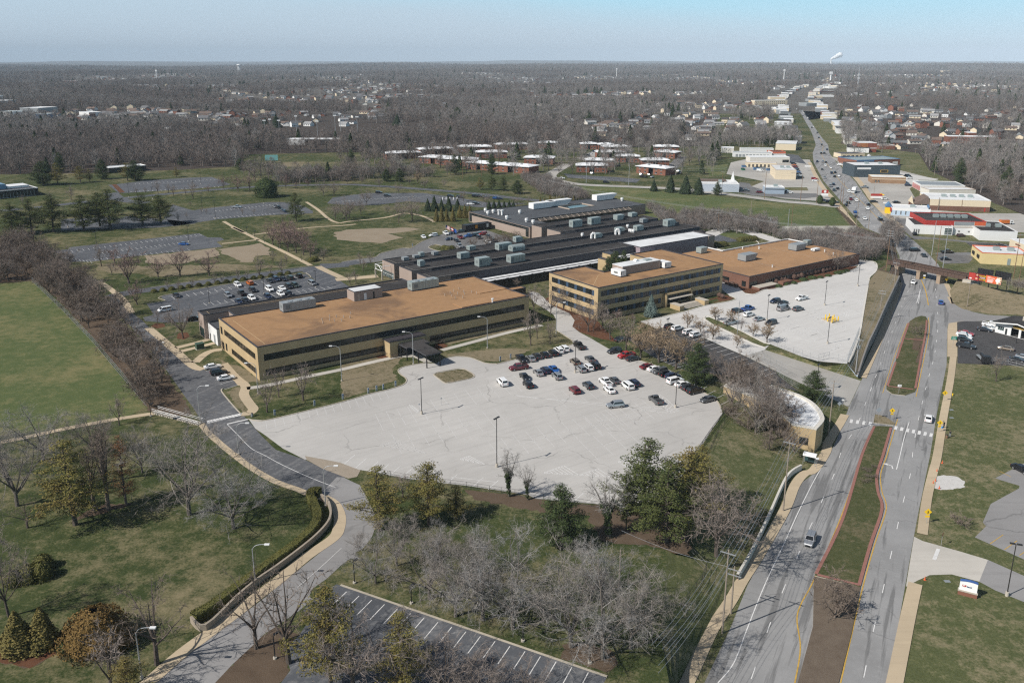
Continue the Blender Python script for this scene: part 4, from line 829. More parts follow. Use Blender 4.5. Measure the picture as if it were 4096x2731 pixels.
mb=MB();mb.box(PC[3][0],PC[3][1]-.35,4.85,PC[2][0]+.2,PC[3][1]+.05,5.35);mb.box(PC[3][0]-.3,PC[3][1],4.85,PC[3][0]+.05,PC[4][1],5.3);mb.box(PC[2][0]-.2,PC[2][1]-10,4.85,PC[2][0]+.1,PC[2][1]-.4,5.3);mb.build('white_parapet',M.white,bE)
mb=MB();mb.box(PC[0][0]+1,PC[0][1]-4.4,0,PC[0][0]+13,PC[0][1]-.6,.9,0);mb.box(PC[0][0]+1.2,PC[0][1]-4.2,.9,PC[0][0]+12.8,PC[0][1]-.6,1.0,1);mb.box(PC[0][0]+15,PC[0][1]-4.6,0,PC[0][0]+21,PC[0][1]-2,1.3,0);mb.build('entrance_terrace',[M.cbrick,M.conc],bE)
cv=[(107,-77.3),(108.6,-86.6),(109.1,-95.5),(108,-99.9),(105.6,-104.2),(102.6,-107.6),(99.6,-109.9),(94,-111.9),(91.6,-107),(96.2,-98.5),(97.8,-93.7),(97.9,-80.2)]
cv=smooth([Vector((x,y,0))for x,y in cv[2:8]],3);cv=[(107,-77.3),(108.6,-86.6)]+[(p.x,p.y)for p in cv]+[(91.6,-107),(96.2,-98.5),(97.8,-93.7),(97.9,-80.2)]
cv=cv[::-1]
bV,fV=poly_building('curved_building','buff brick building with curved white roof sunk into the slope by the avenue','building',cv,2.0,'tan','aptroof','kerbw',z0=-4.2,par=.35,copw=.9)
k=max(range(len(fV)),key=lambda i:-abs(fV[i].L-5.4)+(0 if fV[i].a.y<-100 else-99));f=fV[k]
q=MB();fq(q,f,f.L*.35,f.L*.7,-2.4,-.6,.03)
for s in(.35,.525,.7):bar(q,f,f.L*s-.05,f.L*s+.05,-2.4,-.6,.03,.1)
bar(q,f,f.L*.35,f.L*.7,-1.5,-1.4,.03,.1);q.build('window',[M.bronze,M.glass],bV)
def unit(name,label,p,L,W,H,rz=RZ,mat='steel',kind='box',fans=0,cat='rooftop unit',group=None,base=.35):
 t=thing(name,label,cat,p,rz,group);b=MB();b.box(.08,.08,0,L-.08,W-.08,base);b.build('curb',M.memb,t)
 m=MB()
 if kind=='wedge':
  P=[(0,0),(L*.93,0),(L,W*0)];m.add([(0,0,base),(L*.78,0,base),(L,0,H),(0,0,H),(0,W,base),(L*.78,W,base),(L,W,H),(0,W,H)],[(0,1,2,3),(5,4,7,6),(4,0,3,7),(3,2,6,7),(1,5,6,2)])
 elif kind=='hood':
  m.box(0,0,base,L*.8,W,H);m.add([(L*.8,0,H*.45),(L*.8,W,H*.45),(L*.8,W,H*.96),(L*.8,0,H*.96),(L,0,H*.42),(L,W,H*.42)],[(0,4,5,1),(4,3,2,5),(0,3,4),(1,5,2)])
 elif kind=='round':
  n=8;prof=[(W/2-W/2*cos(PI*i/n),base+(H-base)*.55+(H-base)*.45*sin(PI*i/n))for i in range(n+1)];prof=[(0,base)]+prof+[(W,base)]
  k=len(prof);m.add([(0,y,z)for y,z in prof]+[(L,y,z)for y,z in prof],[(i,i+1,k+i+1,k+i)for i in range(k-1)]+[tuple(range(k))[::-1],tuple(range(k,2*k))])
 else:m.box(0,0,base,L,W,H)
 m.build('casing',M[mat],t,fix=True)
 g=MB();nb=max(2,int(L/1.3))
 if kind=='wedge':g.add([(L*.785+.02,.3,base+.1),(L*.785+.02,W-.3,base+.1),(L+.02,W-.3,H-.25),(L+.02,.3,H-.25)],[(0,1,2,3)])
 else:
  g.box(L*.08,-.03,base+(H-base)*.25,L*.22,-.005,base+(H-base)*.75);g.box(-.03,W*.3,base+(H-base)*.35,-.005,W*.7,base+(H-base)*.7)
  for i in range(1,nb):g.box(L*i/nb-.02,-.02,base+.05,L*i/nb+.02,-.004,H-.05)
 g.build('louvre',M.grille,t)
 for i in range(fans):
  q=MB();c=(L*.1+L*.8*(i+.5)/fans,W*.5);q.cyl(c[0],c[1],H,H+.18,min(W,L*.8/fans)*.42,10);q.build('fan',M.steel2,t)
 return t
zA_=9.49
unit('rooftop_unit','long grey air handler with fan end on buff block roof, left one',G2(18.4,28.6,zA_),10.8,3.2,3.0,mat='steel2',fans=3,kind='box')
unit('rooftop_unit','long pale air handler near the right rear edge of the buff block',G2(63.8,28.4,zA_),10.6,3.2,3.1,mat='steel',fans=3,kind='box')
t=thing('penthouse','taupe plant room with pale roof and white door on the long buff block','plant room',G2(42.2,28,zA_),RZ);mb=MB();mb.box(0,0,0,10.2,5.4,3.1);mb.build('wall',M.taupe,t);mb=MB();mb.box(-.05,-.05,3.1,10.25,5.45,3.24,0);mb.box(.3,.3,3.24,9.95,5.15,3.27,1);mb.build('roof',[M.coping,M.whiteroof],t)
for x,w,mn in((3.5,.9,'white'),(1.2,.8,'copel'),(6.8,.5,'dark')):mb=MB();mb.box(x,-.07,.02,x+w,-.01,2.3);mb.build('door',M[mn],t)
zB_=11.36
t=thing('penthouse','long grey plant room with white roof on the three-storey block','plant room',G2(OBx+19.4,OBy+9.4,zB_),RZ);mb=MB();mb.box(0,0,0,18.8,5.4,3.0);mb.build('wall',M.taupe,t);mb=MB();mb.box(-.08,-.08,3.0,18.9,5.5,3.16);mb.build('roof',M.whiteroof,t);mb=MB();mb.tube((10,3,3.16),(10,4.4,3.16),.8,.8,10);mb.build('vent_cowl',M.white,t);mb=MB();mb.box(13,1.5,3.16,16,3.5,3.5);mb.build('skylight',M.steel,t)
unit('condenser','white condenser bank at the left end of the long grey plant room',G2(OBx+16.6,OBy+7.2,zB_),2.6,5.2,2.3,mat='white',fans=0,cat='condenser');unit('condenser','white condenser bank at the right end of the long grey plant room',G2(OBx+38.7,OBy+7.6,zB_),3.4,5.0,2.3,mat='white',cat='condenser')
zC_=6.52
RU=[('E',905,665,2.6,2.4,2.6,'hood','small pale unit with hood at the left end of the middle black range'),('E',650,570,2.4,2.2,1.5,'box','low grey fan box, leftmost on the rear black range'),('E',815,530,2.4,2.0,1.3,'box','low double fan unit beside the tall green-grey unit on the rear range'),('E',908,512,2.0,2.0,2.0,'box','square green-grey unit left of the white roof patch'),('E',1120,485,2.2,2.2,1.6,'box','grey unit standing on the white roof patch'),('E',1540,545,4.4,3.0,2.6,'box','green-grey box unit near the front of the rear black range valley'),('E',1830,670,6.6,3.4,3.6,'hood','largest green-grey unit on a raised metal base over the front range'),('E',1680,410,3.2,2.6,2.0,'box','pale unit near the courtyard edge of the rear range'),('D',430,690,6.8,3.2,3.0,'box','green-grey unit with dark end louvre on a white pad'),('D',590,705,6.6,3.4,2.9,'round','round-backed green-grey unit beside the white pad'),('D',568,840,7.2,3.2,3.2,'box','long pale green unit on the front black range'),('D',630,595,4.2,2.6,2.6,'hood','grey hooded unit at the back edge behind the courtyard trees'),('D',1297,420,6.0,3.0,3.6,'box','tall green unit, left of the pair below the sunshade'),('D',1515,388,6.0,3.0,3.6,'box','tall green unit, right of the pair below the sunshade'),('D',1820,335,5.0,3.2,2.8,'wedge','pale leaning unit near the right end below the sunshade'),('D',1992,295,4.0,3.2,2.2,'wedge','green slanted unit at the right end of the last range'),('D',1568,545,4.6,3.0,2.2,'hood','pale hooded unit beside the round ducts'),('D',1832,475,4.8,3.0,2.2,'hood','green hooded unit beside the silver pipe cluster'),('D',2052,460,4.2,2.8,2.6,'box','square green unit right of the silver pipe cluster'),('D',2122,365,3.2,2.6,2.2,'box','open-framed grey unit near the right end'),('H',1520,395,6.4,3.4,3.4,'hood','tall pale unit at the far right end of the black ranges')]
for i,(c,x,y,L,W,H,kd,lb)in enumerate(RU):unit('rooftop_unit',lb,at(c,x,y,zC_),L,W,H,kind=kd,mat='steel' if i not in(1,2,4,19)else 'steel2')
for c,x,y,lb in[('D',835,205,'large white tapered air unit, leftmost of three on the dark grey roof'),('D',1030,175,'large white tapered air unit, middle one on the dark grey roof'),('D',1580,105,'large white tapered air unit by the right end of the dark grey roof')]:unit('rooftop_unit',lb,at(c,x,y,5.5),16,4.6,3.4,mat='white',kind='wedge')
for c,x,y,lb in[('Cc',1500,385,'dark-bellied grey air unit near the middle of the brown brick roof'),('mr',780,165,'dark-bellied grey air unit near the back of the brown brick roof')]:unit('rooftop_unit',lb,at(c,x,y,4.66),7.5,4.4,2.8,mat='steel2',kind='wedge')
unit('rooftop_unit','tilted pale green unit at the left rear of the brown brick roof',at('Cc',800,260,4.66),4.2,3.0,2.6,kind='wedge');unit('rooftop_unit','square green unit at the back right edge of the brown brick roof',at('mr',855,128,4.66),3,2.6,2.4)
unit('rooftop_unit','small low condenser pair at the right rear of the brown brick roof',at('mr',905,168,4.66),4,2,1.2,mat='white')
def vent(label,p,kind='pipe',group=None,s=1.0):
 t=MB()
 if kind=='pipe':t.cyl(0,0,0,.7*s,.16*s,8);t.cyl(0,0,.7*s,.85*s,.26*s,8)
 elif kind=='drum':t.cyl(0,0,0,.5*s,.4*s,10);t.cyl(0,0,.5*s,1.25*s,.62*s,10,0,.55*s)
 elif kind=='post':t.cyl(0,0,0,.55*s,.09*s,6)
 elif kind=='duct':
  P=[ZV(0),ZV(1.5),Vector((.3,0,2.2)),Vector((.9,0,2.5)),Vector((1.5,0,2.2)),Vector((1.8,0,1.5)),Vector((1.8,0,0))];t.path([p*s for p in P],.55*s,10)
 o=t.build('roof_vent',M.white if kind!='post' else M.copel);o.location=p;tag(o,label,'vent',group);return o
for x,y in[(25,14),(26.8,12.5),(28.3,16),(29.9,14.6),(31.6,13),(27.6,10.8),(29.5,9.9),(33,11.5),(35,15.4),(24,11)]:vent('short pipe stub in the left cluster on the buff block roof',G2(x,y,zA_),'post','=',1.5)
for x,y in[(70,17),(71.5,15),(73,18.5),(74.6,16.4),(76.2,14.6),(71,12),(73.4,11.2),(77.6,17.4),(79.6,15.4),(75.4,20.2),(78.4,21.6),(80.2,13.2)]:vent('short pipe stub in the right cluster on the buff block roof',G2(x,y,zA_),'post','=',1.5)
for c,x,y in pk('D',(270,225),(298,258),(362,240),(520,313),(752,345),(830,365),(673,247),(1875,98)):vent('white drum vent on the dark grey roof of the rear building',at(c,x,y,5.5),'drum','=',1.5)
vent('tall white double pipe beside the drum vents',at('D',465,268,5.5),'pipe',None,3.4);vent('tall grey box stack left of the white double pipe',at('D',425,262,5.5),'pipe',None,3.2)
for c,x,y in pk('D',(1408,515),(1965,465),(1985,468),(2010,470),(1942,412)):vent('silver vent pipe on the right part of the black ranges',at(c,x,y,zC_),'drum','=',1.2)
vent('grey arched duct, left of two on the black roof',at('D',1515,540,zC_),'duct',None,1.0);vent('grey arched duct, right of two on the black roof',at('D',1800,495,zC_),'duct',None,1.0)
for c,x,y in pk('mr',(410,150),(525,148),(615,275),(1035,190),(975,170),'Cc',(1917,470),(1708,180)):vent('small white cone vent on the brown brick building roof',at(c,x,y,4.66),'pipe','=',1.3)
vent('white hooked pipe at the front edge of the buff block roof',at('R',1450,625,9.5),'pipe',None,1.6)
t=thing('portable_cabin','long black portable cabin with orange posters at the back of the courtyard lot','cabin',at('D',40,470,0),RZ);mb=MB();mb.box(0,0,.2,16,4,3.6);mb.build('body',M.dark,t);mb=MB();mb.box(5.6,-.05,1.4,7.2,-.01,3.2);mb.build('poster',plain('orange poster',(.6,.25,.03)),t);mb=MB();mb.box(12.6,-.05,1.4,14,-.01,3.2);mb.build('poster',M.white,t)
def bark(name,col,v=.3):
 t=NT(name);a=t.noise(1.2,4,.6);b=t.noise(.11,3,.5);return t.done(t.mix(t.ramp(b,.35,.65),t.mix(a,sc(col,1-v),sc(col,1+v)),sc(col,1.12)),.9,0,.1)
def leafm(name,a,b,c=None):
 t=NT(name);n=t.noise(.45,4,.6);m=t.noise(3.2,3,.7);k=t.mix(t.ramp(n,.35,.65),a,b);k=t.mix(t.ramp(m,.4,.75),k,sc(b,1.35))
 if c:k=t.mix(t.math('MULTIPLY',t.ramp(t.noise(.2,3,.6),.5,.65),.7),k,c)
 t.done(k,.75,0,.15);t.b.inputs['Subsurface Weight'].default_value=0;return t.m
BK={'grey':bark('grey twig bark',(.235,.222,.210)),'greyb':bark('brownish grey twig bark',(.215,.192,.172)),'mid':bark('brown grey bark',(.205,.170,.148)),'brown':bark('brown bark',(.152,.122,.100)),'tan':bark('tan budding twigs',(.26,.195,.13)),'red':bark('reddish twigs',(.19,.135,.120)),'dark':bark('dark bark',(.095,.078,.066)),'trunkg':bark('grey trunk bark',(.135,.118,.102)),'pale':bark('pale sycamore bark',(.42,.38,.33)),'rust':bark('rust dead foliage',(.24,.12,.055))}
LF={'pine':leafm('pine needles',(.032,.050,.018),(.085,.095,.030)),'ypine':leafm('yellowing pine needles',(.075,.078,.022),(.165,.140,.042),(.17,.12,.04)),'spruce':leafm('dark spruce needles',(.018,.032,.018),(.045,.062,.030)),'blue':leafm('blue spruce needles',(.06,.088,.082),(.135,.175,.158)),'arbor':leafm('arborvitae foliage',(.075,.068,.022),(.15,.122,.040)),'green':leafm('evergreen foliage',(.025,.042,.018),(.06,.080,.028)),'hedge':leafm('clipped hedge foliage',(.05,.055,.018),(.11,.105,.032)),'bronze':leafm('bronze juniper foliage',(.085,.052,.016),(.15,.095,.032)),'ivy':leafm('ivy leaves',(.016,.030,.012),(.05,.072,.026)),'shrubr':leafm('red brown shrub twigs',(.105,.062,.048),(.165,.105,.082)),'yucca':leafm('grey yucca leaves',(.16,.19,.15),(.28,.31,.25))}
def rnd_dir(r,up=0.0):
 while 1:
  v=Vector((r.uniform(-1,1),r.uniform(-1,1),r.uniform(-1,1)))
  if.05<v.length<1:v.normalize();v.z+=up;return v.normalized()
def chain(mb,p,d,L,r0,r1,n,wob,up,r,sides=4,m=0):
 P=[p.copy()];d=d.copy()
 for i in range(n):
  d=(d+rnd_dir(r)*wob+ZV(up)).normalized();q=P[-1]+d*(L/n);mb.tube(P[-1],q,r0+(r1-r0)*i/n,r0+(r1-r0)*(i+1)/n,sides,m,False);P.append(q)
 return P,d
def ribbon(mb,p,d,L,w,r,bend=.35,n=2,m=0):
 s=d.cross(rnd_dir(r));
 if s.length<1e-3:return p
 s.normalize();vs=[];q=p
 for i in range(n+1):
  k=w*(1-.75*i/n)/2;vs+=[q-s*k,q+s*k];d=(d+rnd_dir(r)*bend*.6).normalized();q=q+d*(L/n)
 mb.add(vs,[(2*i,2*i+1,2*i+3,2*i+2)for i in range(n)],m);return q
def bare_mesh(seed,H=14,spread=.5,trunk=.22,mains=6,sec=7,ter=7,twig=6,lets=2,tw=.05,up=.06,multi=1,droop=0.0,rad=None,crown_w=1.0):
 r=random.Random(seed);T=MB();K=MB();R0=rad or H*.021
 for s in range(multi):
  o=ZV(-.15)if multi==1 else Vector((r.uniform(-.5,.5),r.uniform(-.5,.5),-.15))
  lean=Vector((r.uniform(-.06,.06),r.uniform(-.06,.06),1))if multi==1 else Vector((r.uniform(-.25,.25),r.uniform(-.25,.25),1))
  tp,td=chain(T,o,lean.normalized(),H*trunk+.15,R0*1.15,R0*.82,3,.06,.05,r,7)
  st=[(tp[-1],td)]+[(tp[-1].lerp(tp[-2],r.uniform(0,.9)),td)for _ in range(mains-1)]
  az0=r.uniform(0,6.28)
  for i,(p,dd)in enumerate(st):
   az=az0+i*2.4+r.uniform(-.3,.3);sp=r.uniform(.55,1.1)*spread if i else.15*spread
   d=Vector((cos(az)*sp,sin(az)*sp,1-.35*sp)).normalized();L=H*(1-trunk)*r.uniform(.75,.98)*(1 if i else 1.02)*(1-.12*sp)
   P,_=chain(T,p,d,L*.9,R0*r.uniform(.42,.6),R0*.12,5,.16,up,r,5)
   for a in range(sec):
    t=.22+.75*(a+r.random())/sec;j=min(4,int(t*5));q=P[j].lerp(P[j+1],t*5-j);bd=(P[j+1]-P[j]).normalized()
    e=(bd*.55+rnd_dir(r,.1)*.85*crown_w).normalized();LL=L*(.50-.28*t)*r.uniform(.8,1.25)
    P2,_=chain(K,q,e,LL,R0*.20*(1.1-.6*t),R0*.055,3,.22,up*.8-droop,r,3)
    for b in range(ter):
     u_=.2+.8*(b+r.random())/ter;jj=min(2,int(u_*3));q2=P2[jj].lerp(P2[jj+1],u_*3-jj);e2=((P2[jj+1]-P2[jj]).normalized()*.6+rnd_dir(r,.12-droop*2)*.8).normalized();L3=LL*r.uniform(.3,.55)
     q3=ribbon(K,q2,e2,L3,tw*1.8,r)
     for c in range(twig):
      k=r.random();q4=q2+e2*L3*k;e3=(e2*.6+rnd_dir(r,.15-droop*3)*.8).normalized();L4=H*.048*r.uniform(.6,1.5);q5=ribbon(K,q4,e3,L4,tw,r,.3,1)
      for _ in range(lets):ribbon(K,q4+e3*L4*r.random(),(e3*.5+rnd_dir(r,.1)).normalized(),L4*r.uniform(.4,.8),tw*.7,r,.2,1)
 return T,K
def leafq(mb,p,n,L,W,r,m=0):
 a=n.cross(rnd_dir(r));
 if a.length<1e-3:return
 a.normalize();b=n.cross(a);a=a*L/2;b=b*W/2;mb.add([p-a-b*.4,p+b,p+a+b*.2,p-b],[(0,1,2,3)],m)
def pine_mesh(seed,H=14,w=.30,base=.16,clumps=14,per=26,size=.55,irregular=.45,top=.04):
 r=random.Random(seed);T=MB();K=MB();chain(T,ZV(-.15),ZV(1),H*.97,H*.019,H*.004,6,.03,.05,r,6)
 z=base;az=r.uniform(0,6)
 while z<1:
  f=(z-base)/(1-base);prof=(min(1,f*4+.45))*(1-f)**.75+top;nb=r.randint(4,6)
  for b in range(nb):
   if r.random()<irregular*.35:continue
   az+=6.28/nb+r.uniform(-.4,.4);L=H*w*1.25*prof*r.uniform(1-irregular,1+irregular*.45);d=Vector((cos(az),sin(az),.12+.35*f)).normalized();p=ZV(H*z)
   P,_=chain(T,p,d,L,H*.006,.02,3,.08,.05,r,3)
   nc=max(2,int(clumps*L/(H*w)))
   for c in range(nc):
    t=.25+.75*(c+r.random())/nc;j=min(2,int(t*3));q=P[j].lerp(P[j+1],t*3-j)+rnd_dir(r)*L*.16*(1.2-t);rr=size*r.uniform(.8,1.5)
    for _ in range(per*2//3):
     v=rnd_dir(r);leafq(K,q+Vector((v.x*rr,v.y*rr,v.z*rr*.55)),(v*.5+rnd_dir(r,.5)).normalized(),size*r.uniform(.45,.85),size*.22,r)
  z+=r.uniform(.045,.075)
 return T,K
def shell_mesh(seed,H,R0,shape,n=1800,size=.35,lump=.18,core=True,trunk=.0):
 r=random.Random(seed);T=MB();K=MB();T.cyl(0,0,-.1,H*.5,R0*.10+.05,6);ph=[r.uniform(0,6.28)for _ in range(6)]
 def rad(f,a):
  b={'cone':(1-f)**.85*min(1,f*9+.55),'col':min(1,f*7+.6)*(1-f**3.2)**.7,'egg':sqrt(max(0,1-(2*f-1)**2))*(1.05-.1*f),'dome':sqrt(max(0,1-f*f)),'broad':sqrt(max(0,1-(1.5*f-.5)**2))}[shape]
  return R0*b*(1+lump*(.5*sin(3*a+ph[0]+4*f)+.4*sin(5*a+ph[1]-7*f)+.4*sin(9*f+ph[2])+.3*sin(8*a+13*f+ph[3])))
 z0=H*trunk
 if core:
  na,nz=10,7;vs=[];
  for j in range(nz+1):
   f=j/nz
   for i in range(na):a=6.2832*i/na;q=max(.01,rad(min(f,.985),a)*.78);vs.append((q*cos(a),q*sin(a),z0+(H-z0)*f*.97))
  K.add(vs,[(j*na+i,j*na+(i+1)%na,(j+1)*na+(i+1)%na,(j+1)*na+i)for j in range(nz)for i in range(na)])
 for _ in range(n):
  f=r.random()**(1.25 if shape=='cone' else 1.0);a=r.uniform(0,6.283);q=rad(min(f,.99),a)*r.uniform(.80,1.06);nrm=Vector((cos(a),sin(a),.35 if shape in('cone','col')else 2*f-.6)).normalized()
  leafq(K,Vector((q*cos(a),q*sin(a),z0+(H-z0)*f*r.uniform(.97,1.02))),(nrm+rnd_dir(r)*.75).normalized(),size*r.uniform(.7,1.3),size*.6,r)
 return T,K
PROTO={}
BASEH={'big':15,'bbrn':15,'open':13,'mid':10,'brush':8,'pear':8,'plum':9,'col':17,'rust':15,'pine':14,'ypine':14,'dpine':13,'spruce':12,'blue':9,'arbor':8,'round':9,'jun':5,'ball':1.9,'mound':1.1,'egg':3.6,'shrub':2.2,'ivy':15}
def proto(key,mk,bt,bc):
 T,K=mk;k0=''.join(q for q in key if not q.isdigit());zt=sorted(v[2]for v in K.v);zt=zt[int(len(zt)*.995)];f=BASEH[k0]/zt
 for B_ in(T,K):B_.v=[(x*f,y*f,z*f)for x,y,z in B_.v]
 PROTO[key]=(T.mesh(key+' trunk',BK[bt]if isinstance(bt,str)else bt),K.mesh(key+' crown',bc))
for i in range(4):proto('big%d'%i,bare_mesh(10+i,15,.85,.17,8,7,7,7,2,.028,crown_w=1.15,rad=.25),'trunkg',BK['grey' if i%2 else 'greyb'])
for i in range(3):proto('bbrn%d'%i,bare_mesh(30+i,15,.75,.2,7,7,6,5,2,.040,rad=.25),'dark',BK['mid'])
for i in range(2):proto('open%d'%i,bare_mesh(40+i,13,.6,.26,5,5,5,4,1,.045,up=.02),'dark',BK['brown'])
for i in range(4):proto('mid%d'%i,bare_mesh(50+i,10,.55,.2,5,5,5,4,1,.055),'dark',BK['mid'])
for i in range(3):proto('brush%d'%i,bare_mesh(60+i,8,.7,.06,5,5,5,4,1,.06,multi=2),'brown',BK['brown'])
for i in range(3):proto('pear%d'%i,bare_mesh(70+i,8,.5,.16,7,6,5,5,2,.06),'dark',BK['tan'])
for i in range(2):proto('plum%d'%i,bare_mesh(80+i,9,.5,.16,6,6,5,5,1,.055),'dark',BK['red'])
proto('col0',bare_mesh(86,17,.16,.3,4,7,5,4,1,.045,up=.12),'brown',BK['brown'])
proto('rust0',pine_mesh(88,15,.20,.14,9,18,.42,.5),'brown',BK['rust'])
for i in range(3):proto('pine%d'%i,pine_mesh(90+i,14,.27,.14,15,27,.50,.5),'dark',LF['pine'])
for i in range(2):proto('ypine%d'%i,pine_mesh(100+i,14,.27,.22,13,24,.52,.65),'dark',LF['ypine'])
for i in range(2):proto('dpine%d'%i,pine_mesh(110+i,13,.34,.06,16,30,.55,.25),'dark',LF['green'])
for i in range(2):proto('spruce%d'%i,shell_mesh(120+i,12,3.2,'cone',2600,.55,.22),'dark',LF['spruce'])
proto('blue0',shell_mesh(125,9,2.7,'cone',2600,.42,.3),'dark',LF['blue'])
for i in range(2):proto('arbor%d'%i,shell_mesh(130+i,8,1.9,'cone',2400,.34,.2),'dark',LF['arbor'])
proto('round0',shell_mesh(140,9,5.4,'broad',3600,.55,.22,True,.02),'dark',LF['green'])
proto('jun0',shell_mesh(141,5,4.6,'dome',3600,.34,.2),'brown',LF['bronze'])
proto('ball0',shell_mesh(142,1.9,1.05,'egg',900,.17,.06),'brown',LF['shrubr']);proto('ball1',shell_mesh(143,1.5,1.25,'dome',900,.18,.07),'brown',LF['hedge']);proto('mound0',shell_mesh(144,1.1,1.3,'dome',700,.18,.12),'brown',LF['green'])
proto('egg0',shell_mesh(145,3.6,1.5,'egg',1200,.25,.08),'brown',LF['green'])
proto('shrub0',bare_mesh(150,2.2,.9,.04,5,4,4,4,1,.03,multi=2),'brown',BK['brown'])
def T_ivy():
 T,K=bare_mesh(160,15,.4,.3,4,5,5,5,1,.045,multi=2);r=random.Random(5);J=MB()
 vs=[Vector(v)for v in T.v if v[2]<7.5]
 for _ in range(2600):
  q=r.choice(vs);leafq(J,q+rnd_dir(r)*r.uniform(.1,.75),rnd_dir(r),.34,.28,r)
 return T,K,J
iv=T_ivy();PROTO['ivy0']=(iv[0].mesh('ivy tree trunk',BK['trunkg']),iv[1].mesh('ivy tree crown',BK['grey']));IVY=iv[2].mesh('ivy',LF['ivy'])
NAMES={'big':('bare_tree','tree'),'bbrn':('bare_tree','tree'),'open':('bare_tree','tree'),'mid':('bare_tree','tree'),'brush':('bare_shrub_tree','tree'),'pear':('budding_tree','tree'),'plum':('reddish_tree','tree'),'col':('bare_tree','tree'),'rust':('rust_conifer','tree'),'pine':('pine_tree','pine'),'ypine':('pine_tree','pine'),'dpine':('evergreen_tree','evergreen'),'spruce':('spruce_tree','spruce'),'blue':('blue_spruce','spruce'),'arbor':('arborvitae','evergreen'),'round':('evergreen_tree','evergreen'),'jun':('juniper_bush','bush'),'ball':('shrub','shrub'),'mound':('shrub','shrub'),'egg':('evergreen_shrub','shrub'),'shrub':('shrub','shrub'),'ivy':('ivy_clad_tree','tree')}
SINGLE={'ball0','ball1','mound0','egg0','shrub0'}
TREES=[]
def plant(key,p,h,label,group=None,wid=1.0,rz=None,one=False):
 k=''.join(ch for ch in key if not ch.isdigit());nm,cat=NAMES[k];tm,cm=PROTO[key];s=h/BASEH[k]if key!='ball1' else h/1.5
 rz=R.uniform(0,6.28)if rz is None else rz
 if one or key in SINGLE:
  o=new(nm,cm);o.location=p;o.rotation_euler=(0,0,rz);o.scale=(s*wid,s*wid,s);tag(o,label,cat,group);TREES.append(o);return o
 t=thing(nm,label,cat,p,rz,group);t.scale=(s*wid,s*wid,s)
 for n_,m_ in(('trunk',tm),('crown',cm)):
  o=new(n_,m_);o.parent=t
 if key=='ivy0':o=new('ivy',IVY);o.parent=t
 TREES.append(t);return t
def tree(key,c,x,y,yt,label,group=None,wid=1.0,z=0.0):
 wid*=1.35 if 'pine' in key or key[:3]in('spr','blu','arb')else 1.0
 return plant(key,at(c,x,y,z),max(1.0,height(c,x,y,yt,z)),label,group,wid)
